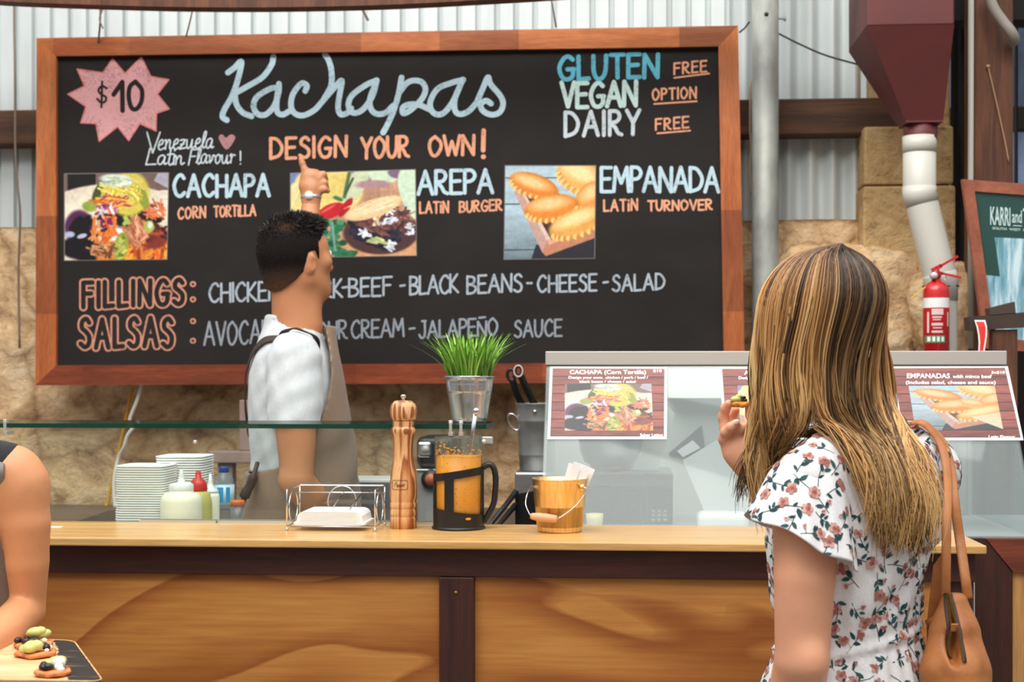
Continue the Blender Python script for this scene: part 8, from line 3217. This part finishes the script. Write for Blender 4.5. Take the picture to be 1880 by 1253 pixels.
# serving board, pale in the middle with a worn black border
zB = float(P(187, 1247, 2.10).z)
yb_back = 2.405
k = NT('black_edged_board')
tc = k.n('ShaderNodeTexCoord')
sp_n = k.n('ShaderNodeSeparateXYZ')
k.l(tc.outputs['Object'], sp_n.inputs[0])
grain = k.noise(k.coord((1.2, 14, 6), rot=(0, 0, -.05)), 8, 6, 0.65)
palew = k.ramp(k.noise(k.coord((.5, 5, 3)), 9, 6, 0.6), [(0.3, (206, 164, 110)), (0.7, (240, 208, 162))])
xr_ = P(187, 1247, 2.10).x
xn_, xf_ = P(124, 1250, 2.09).x - xr_, P(98, 1176, yb_back).x - xr_
kx = (xf_ - xn_) / (yb_back - 2.09)
lin_ = k.math('SUBTRACT', sp_n.outputs[0], k.math('ADD', k.math('MULTIPLY', sp_n.outputs[1], kx), xn_ + 0.01 * kx))
edge_n = k.math('ADD', lin_, k.math('MULTIPLY', k.math('SUBTRACT', grain, 0.5), 0.03))
sel = k.math('GREATER_THAN', edge_n, 0.0)
blk = k.ramp(grain, [(0.56, (32, 29, 30)), (0.64, (70, 58, 50)), (0.70, (190, 150, 104))])
colr = k.mix(sel, palew, blk)
k.l(colr, k.b.inputs['Base Color'])
k.b.inputs['Roughness'].default_value = 0.55
k.bump(grain, 0.25, 0.002)
m_board = k.m
out = []
xL = P(-330, 1200, 2.25).x
xR0, xR1 = P(187, 1247, 2.10).x, P(127, 1176, yb_back).x
yf_ = 2.085
cor = [(xL, yf_), (P(190, 1250, yf_).x, yf_), (P(135, 1176, yb_back).x, yb_back), (xL, yb_back)]
rad = .028
for i, (x, y) in enumerate(cor):
    a = Vector(cor[i - 1]) - Vector((x, y))
    b = Vector(cor[(i + 1) % 4]) - Vector((x, y))
    a.normalize()
    b.normalize()
    p0, p1 = Vector((x, y)) + a * rad, Vector((x, y)) + b * rad
    for t in range(7):
        f = t / 6
        q = p0 * (1 - f) ** 2 + Vector((x, y)) * 2 * f * (1 - f) + p1 * f ** 2
        out.append((q.x, q.y))
bm = bmesh.new()
vb = [bm.verts.new((x, y, zB - .018)) for x, y in out]
vt = [bm.verts.new((x, y, zB)) for x, y in out]
n = len(out)
bm.faces.new(vt)
bm.faces.new(vb[::-1])
for i in range(n):
    bm.faces.new((vb[i], vb[(i + 1) % n], vt[(i + 1) % n], vt[i]))
bm.normal_update()
edges = [e for e in bm.edges if abs(e.verts[0].co.z - e.verts[1].co.z) < 1e-6]
bmesh.ops.bevel(bm, geom=edges, offset=.003, segments=2, affect='EDGES')
bo = obj('serving_board', MB().bm(bm), m_board, origin=(xR0, 2.10, zB - .018))
tag(bo, 'pale wooden serving board with a worn black end, held by the server', 'serving board')
mb = MB()
rim_pts = [(x, y, zB - .001) for x, y in out]
obj('worn_rim', mb.tube(rim_pts, .0016, 6, True), M('rubbed_wood_rim', (206, 160, 112), 0.6, var=.25, vscale=40), bo)


def canape(px, py, rx, ry, seed, label, beans, greens_, cheeses):
    # the point of the board's top on this pixel
    u, v = (px - 940.0) / FPX, (HOR - py) / FPX
    t = (zB - CH) / v
    x, y = t * (u * cs - sn), t * (cs + u * sn)
    s = t / FPX
    th_ = .009
    ct_ = thing('canape', (x, y, zB), label, 'canape', 'bites on the serving board')
    obj('crust', round_disc(MB(), (x, y, zB + th_ * .62), rx * s, ry, th_, seed), M('corn_crust_%d' % seed, (208, 124, 70), 0.6, var=.25, vscale=70, bump=.4, bscale=140), ct_)
    top = zB + th_ * 1.05
    for i, (dx, dy, dz) in enumerate(beans):
        rr_ = np.random.default_rng(seed * 10 + i)
        a = rr_.random() * 3
        obj('black_bean', MB().ball((x + dx * s, y + dy, top + dz), (.0082, .006, .0056), 10, R=Matrix.Rotation(a, 3, 'Z')), m_bean, ct_)
    for dx, dy, dz, r_ in greens_:
        obj('avocado_cream', MB().ball((x + dx * s, y + dy, top + dz), (r_ * 1.35, r_ * .9, r_ * .72), 12, R=Matrix.Rotation(.5 + seed, 3, 'Z')).ball((x + dx * s + r_ * .5, y + dy + .003, top + dz + r_ * .1), (r_ * .85, r_ * .8, r_ * .66), 10).ball((x + dx * s - r_ * .6, y + dy - .002, top + dz - r_ * .2), (r_ * .8, r_ * .7, r_ * .55), 10), m_guac, ct_)
    for dx, dy, dz, r_ in cheeses:
        obj('cheese', MB().ball((x + dx * s, y + dy, top + dz), (r_, r_ * .8, r_ * .8), 8), m_cheese, ct_)


canape(60, 1190, 35, .030, 41, 'corn bite at the back of the board, mostly beans', [(-22, -.012, .005), (-6, -.014, .004), (8, -.008, .005), (14, -.016, .004), (-12, .006, .006)], [(4, .006, .016, .012), (14, .012, .012, .010)], [(24, -.004, .004, .005)])
canape(66, 1206, 38, .030, 42, 'middle corn bite with a big dollop of avocado cream', [(-16, -.006, .010), (-10, .004, .014), (16, .000, .008), (22, -.004, .007)], [(-2, -.014, .009, .014)], [(26, -.012, .003, .004), (24, .004, .005, .005)])
canape(97, 1241, 33, .026, 43, 'nearest corn bite topped with white cheese and beans', [(-14, -.010, .005), (-4, -.010, .006), (-18, .002, .006)], [(-12, .010, .008, .008), (2, .010, .010, .011)], [(10, .002, .010, .011), (14, -.006, .005, .007), (20, -.010, .002, .006)])
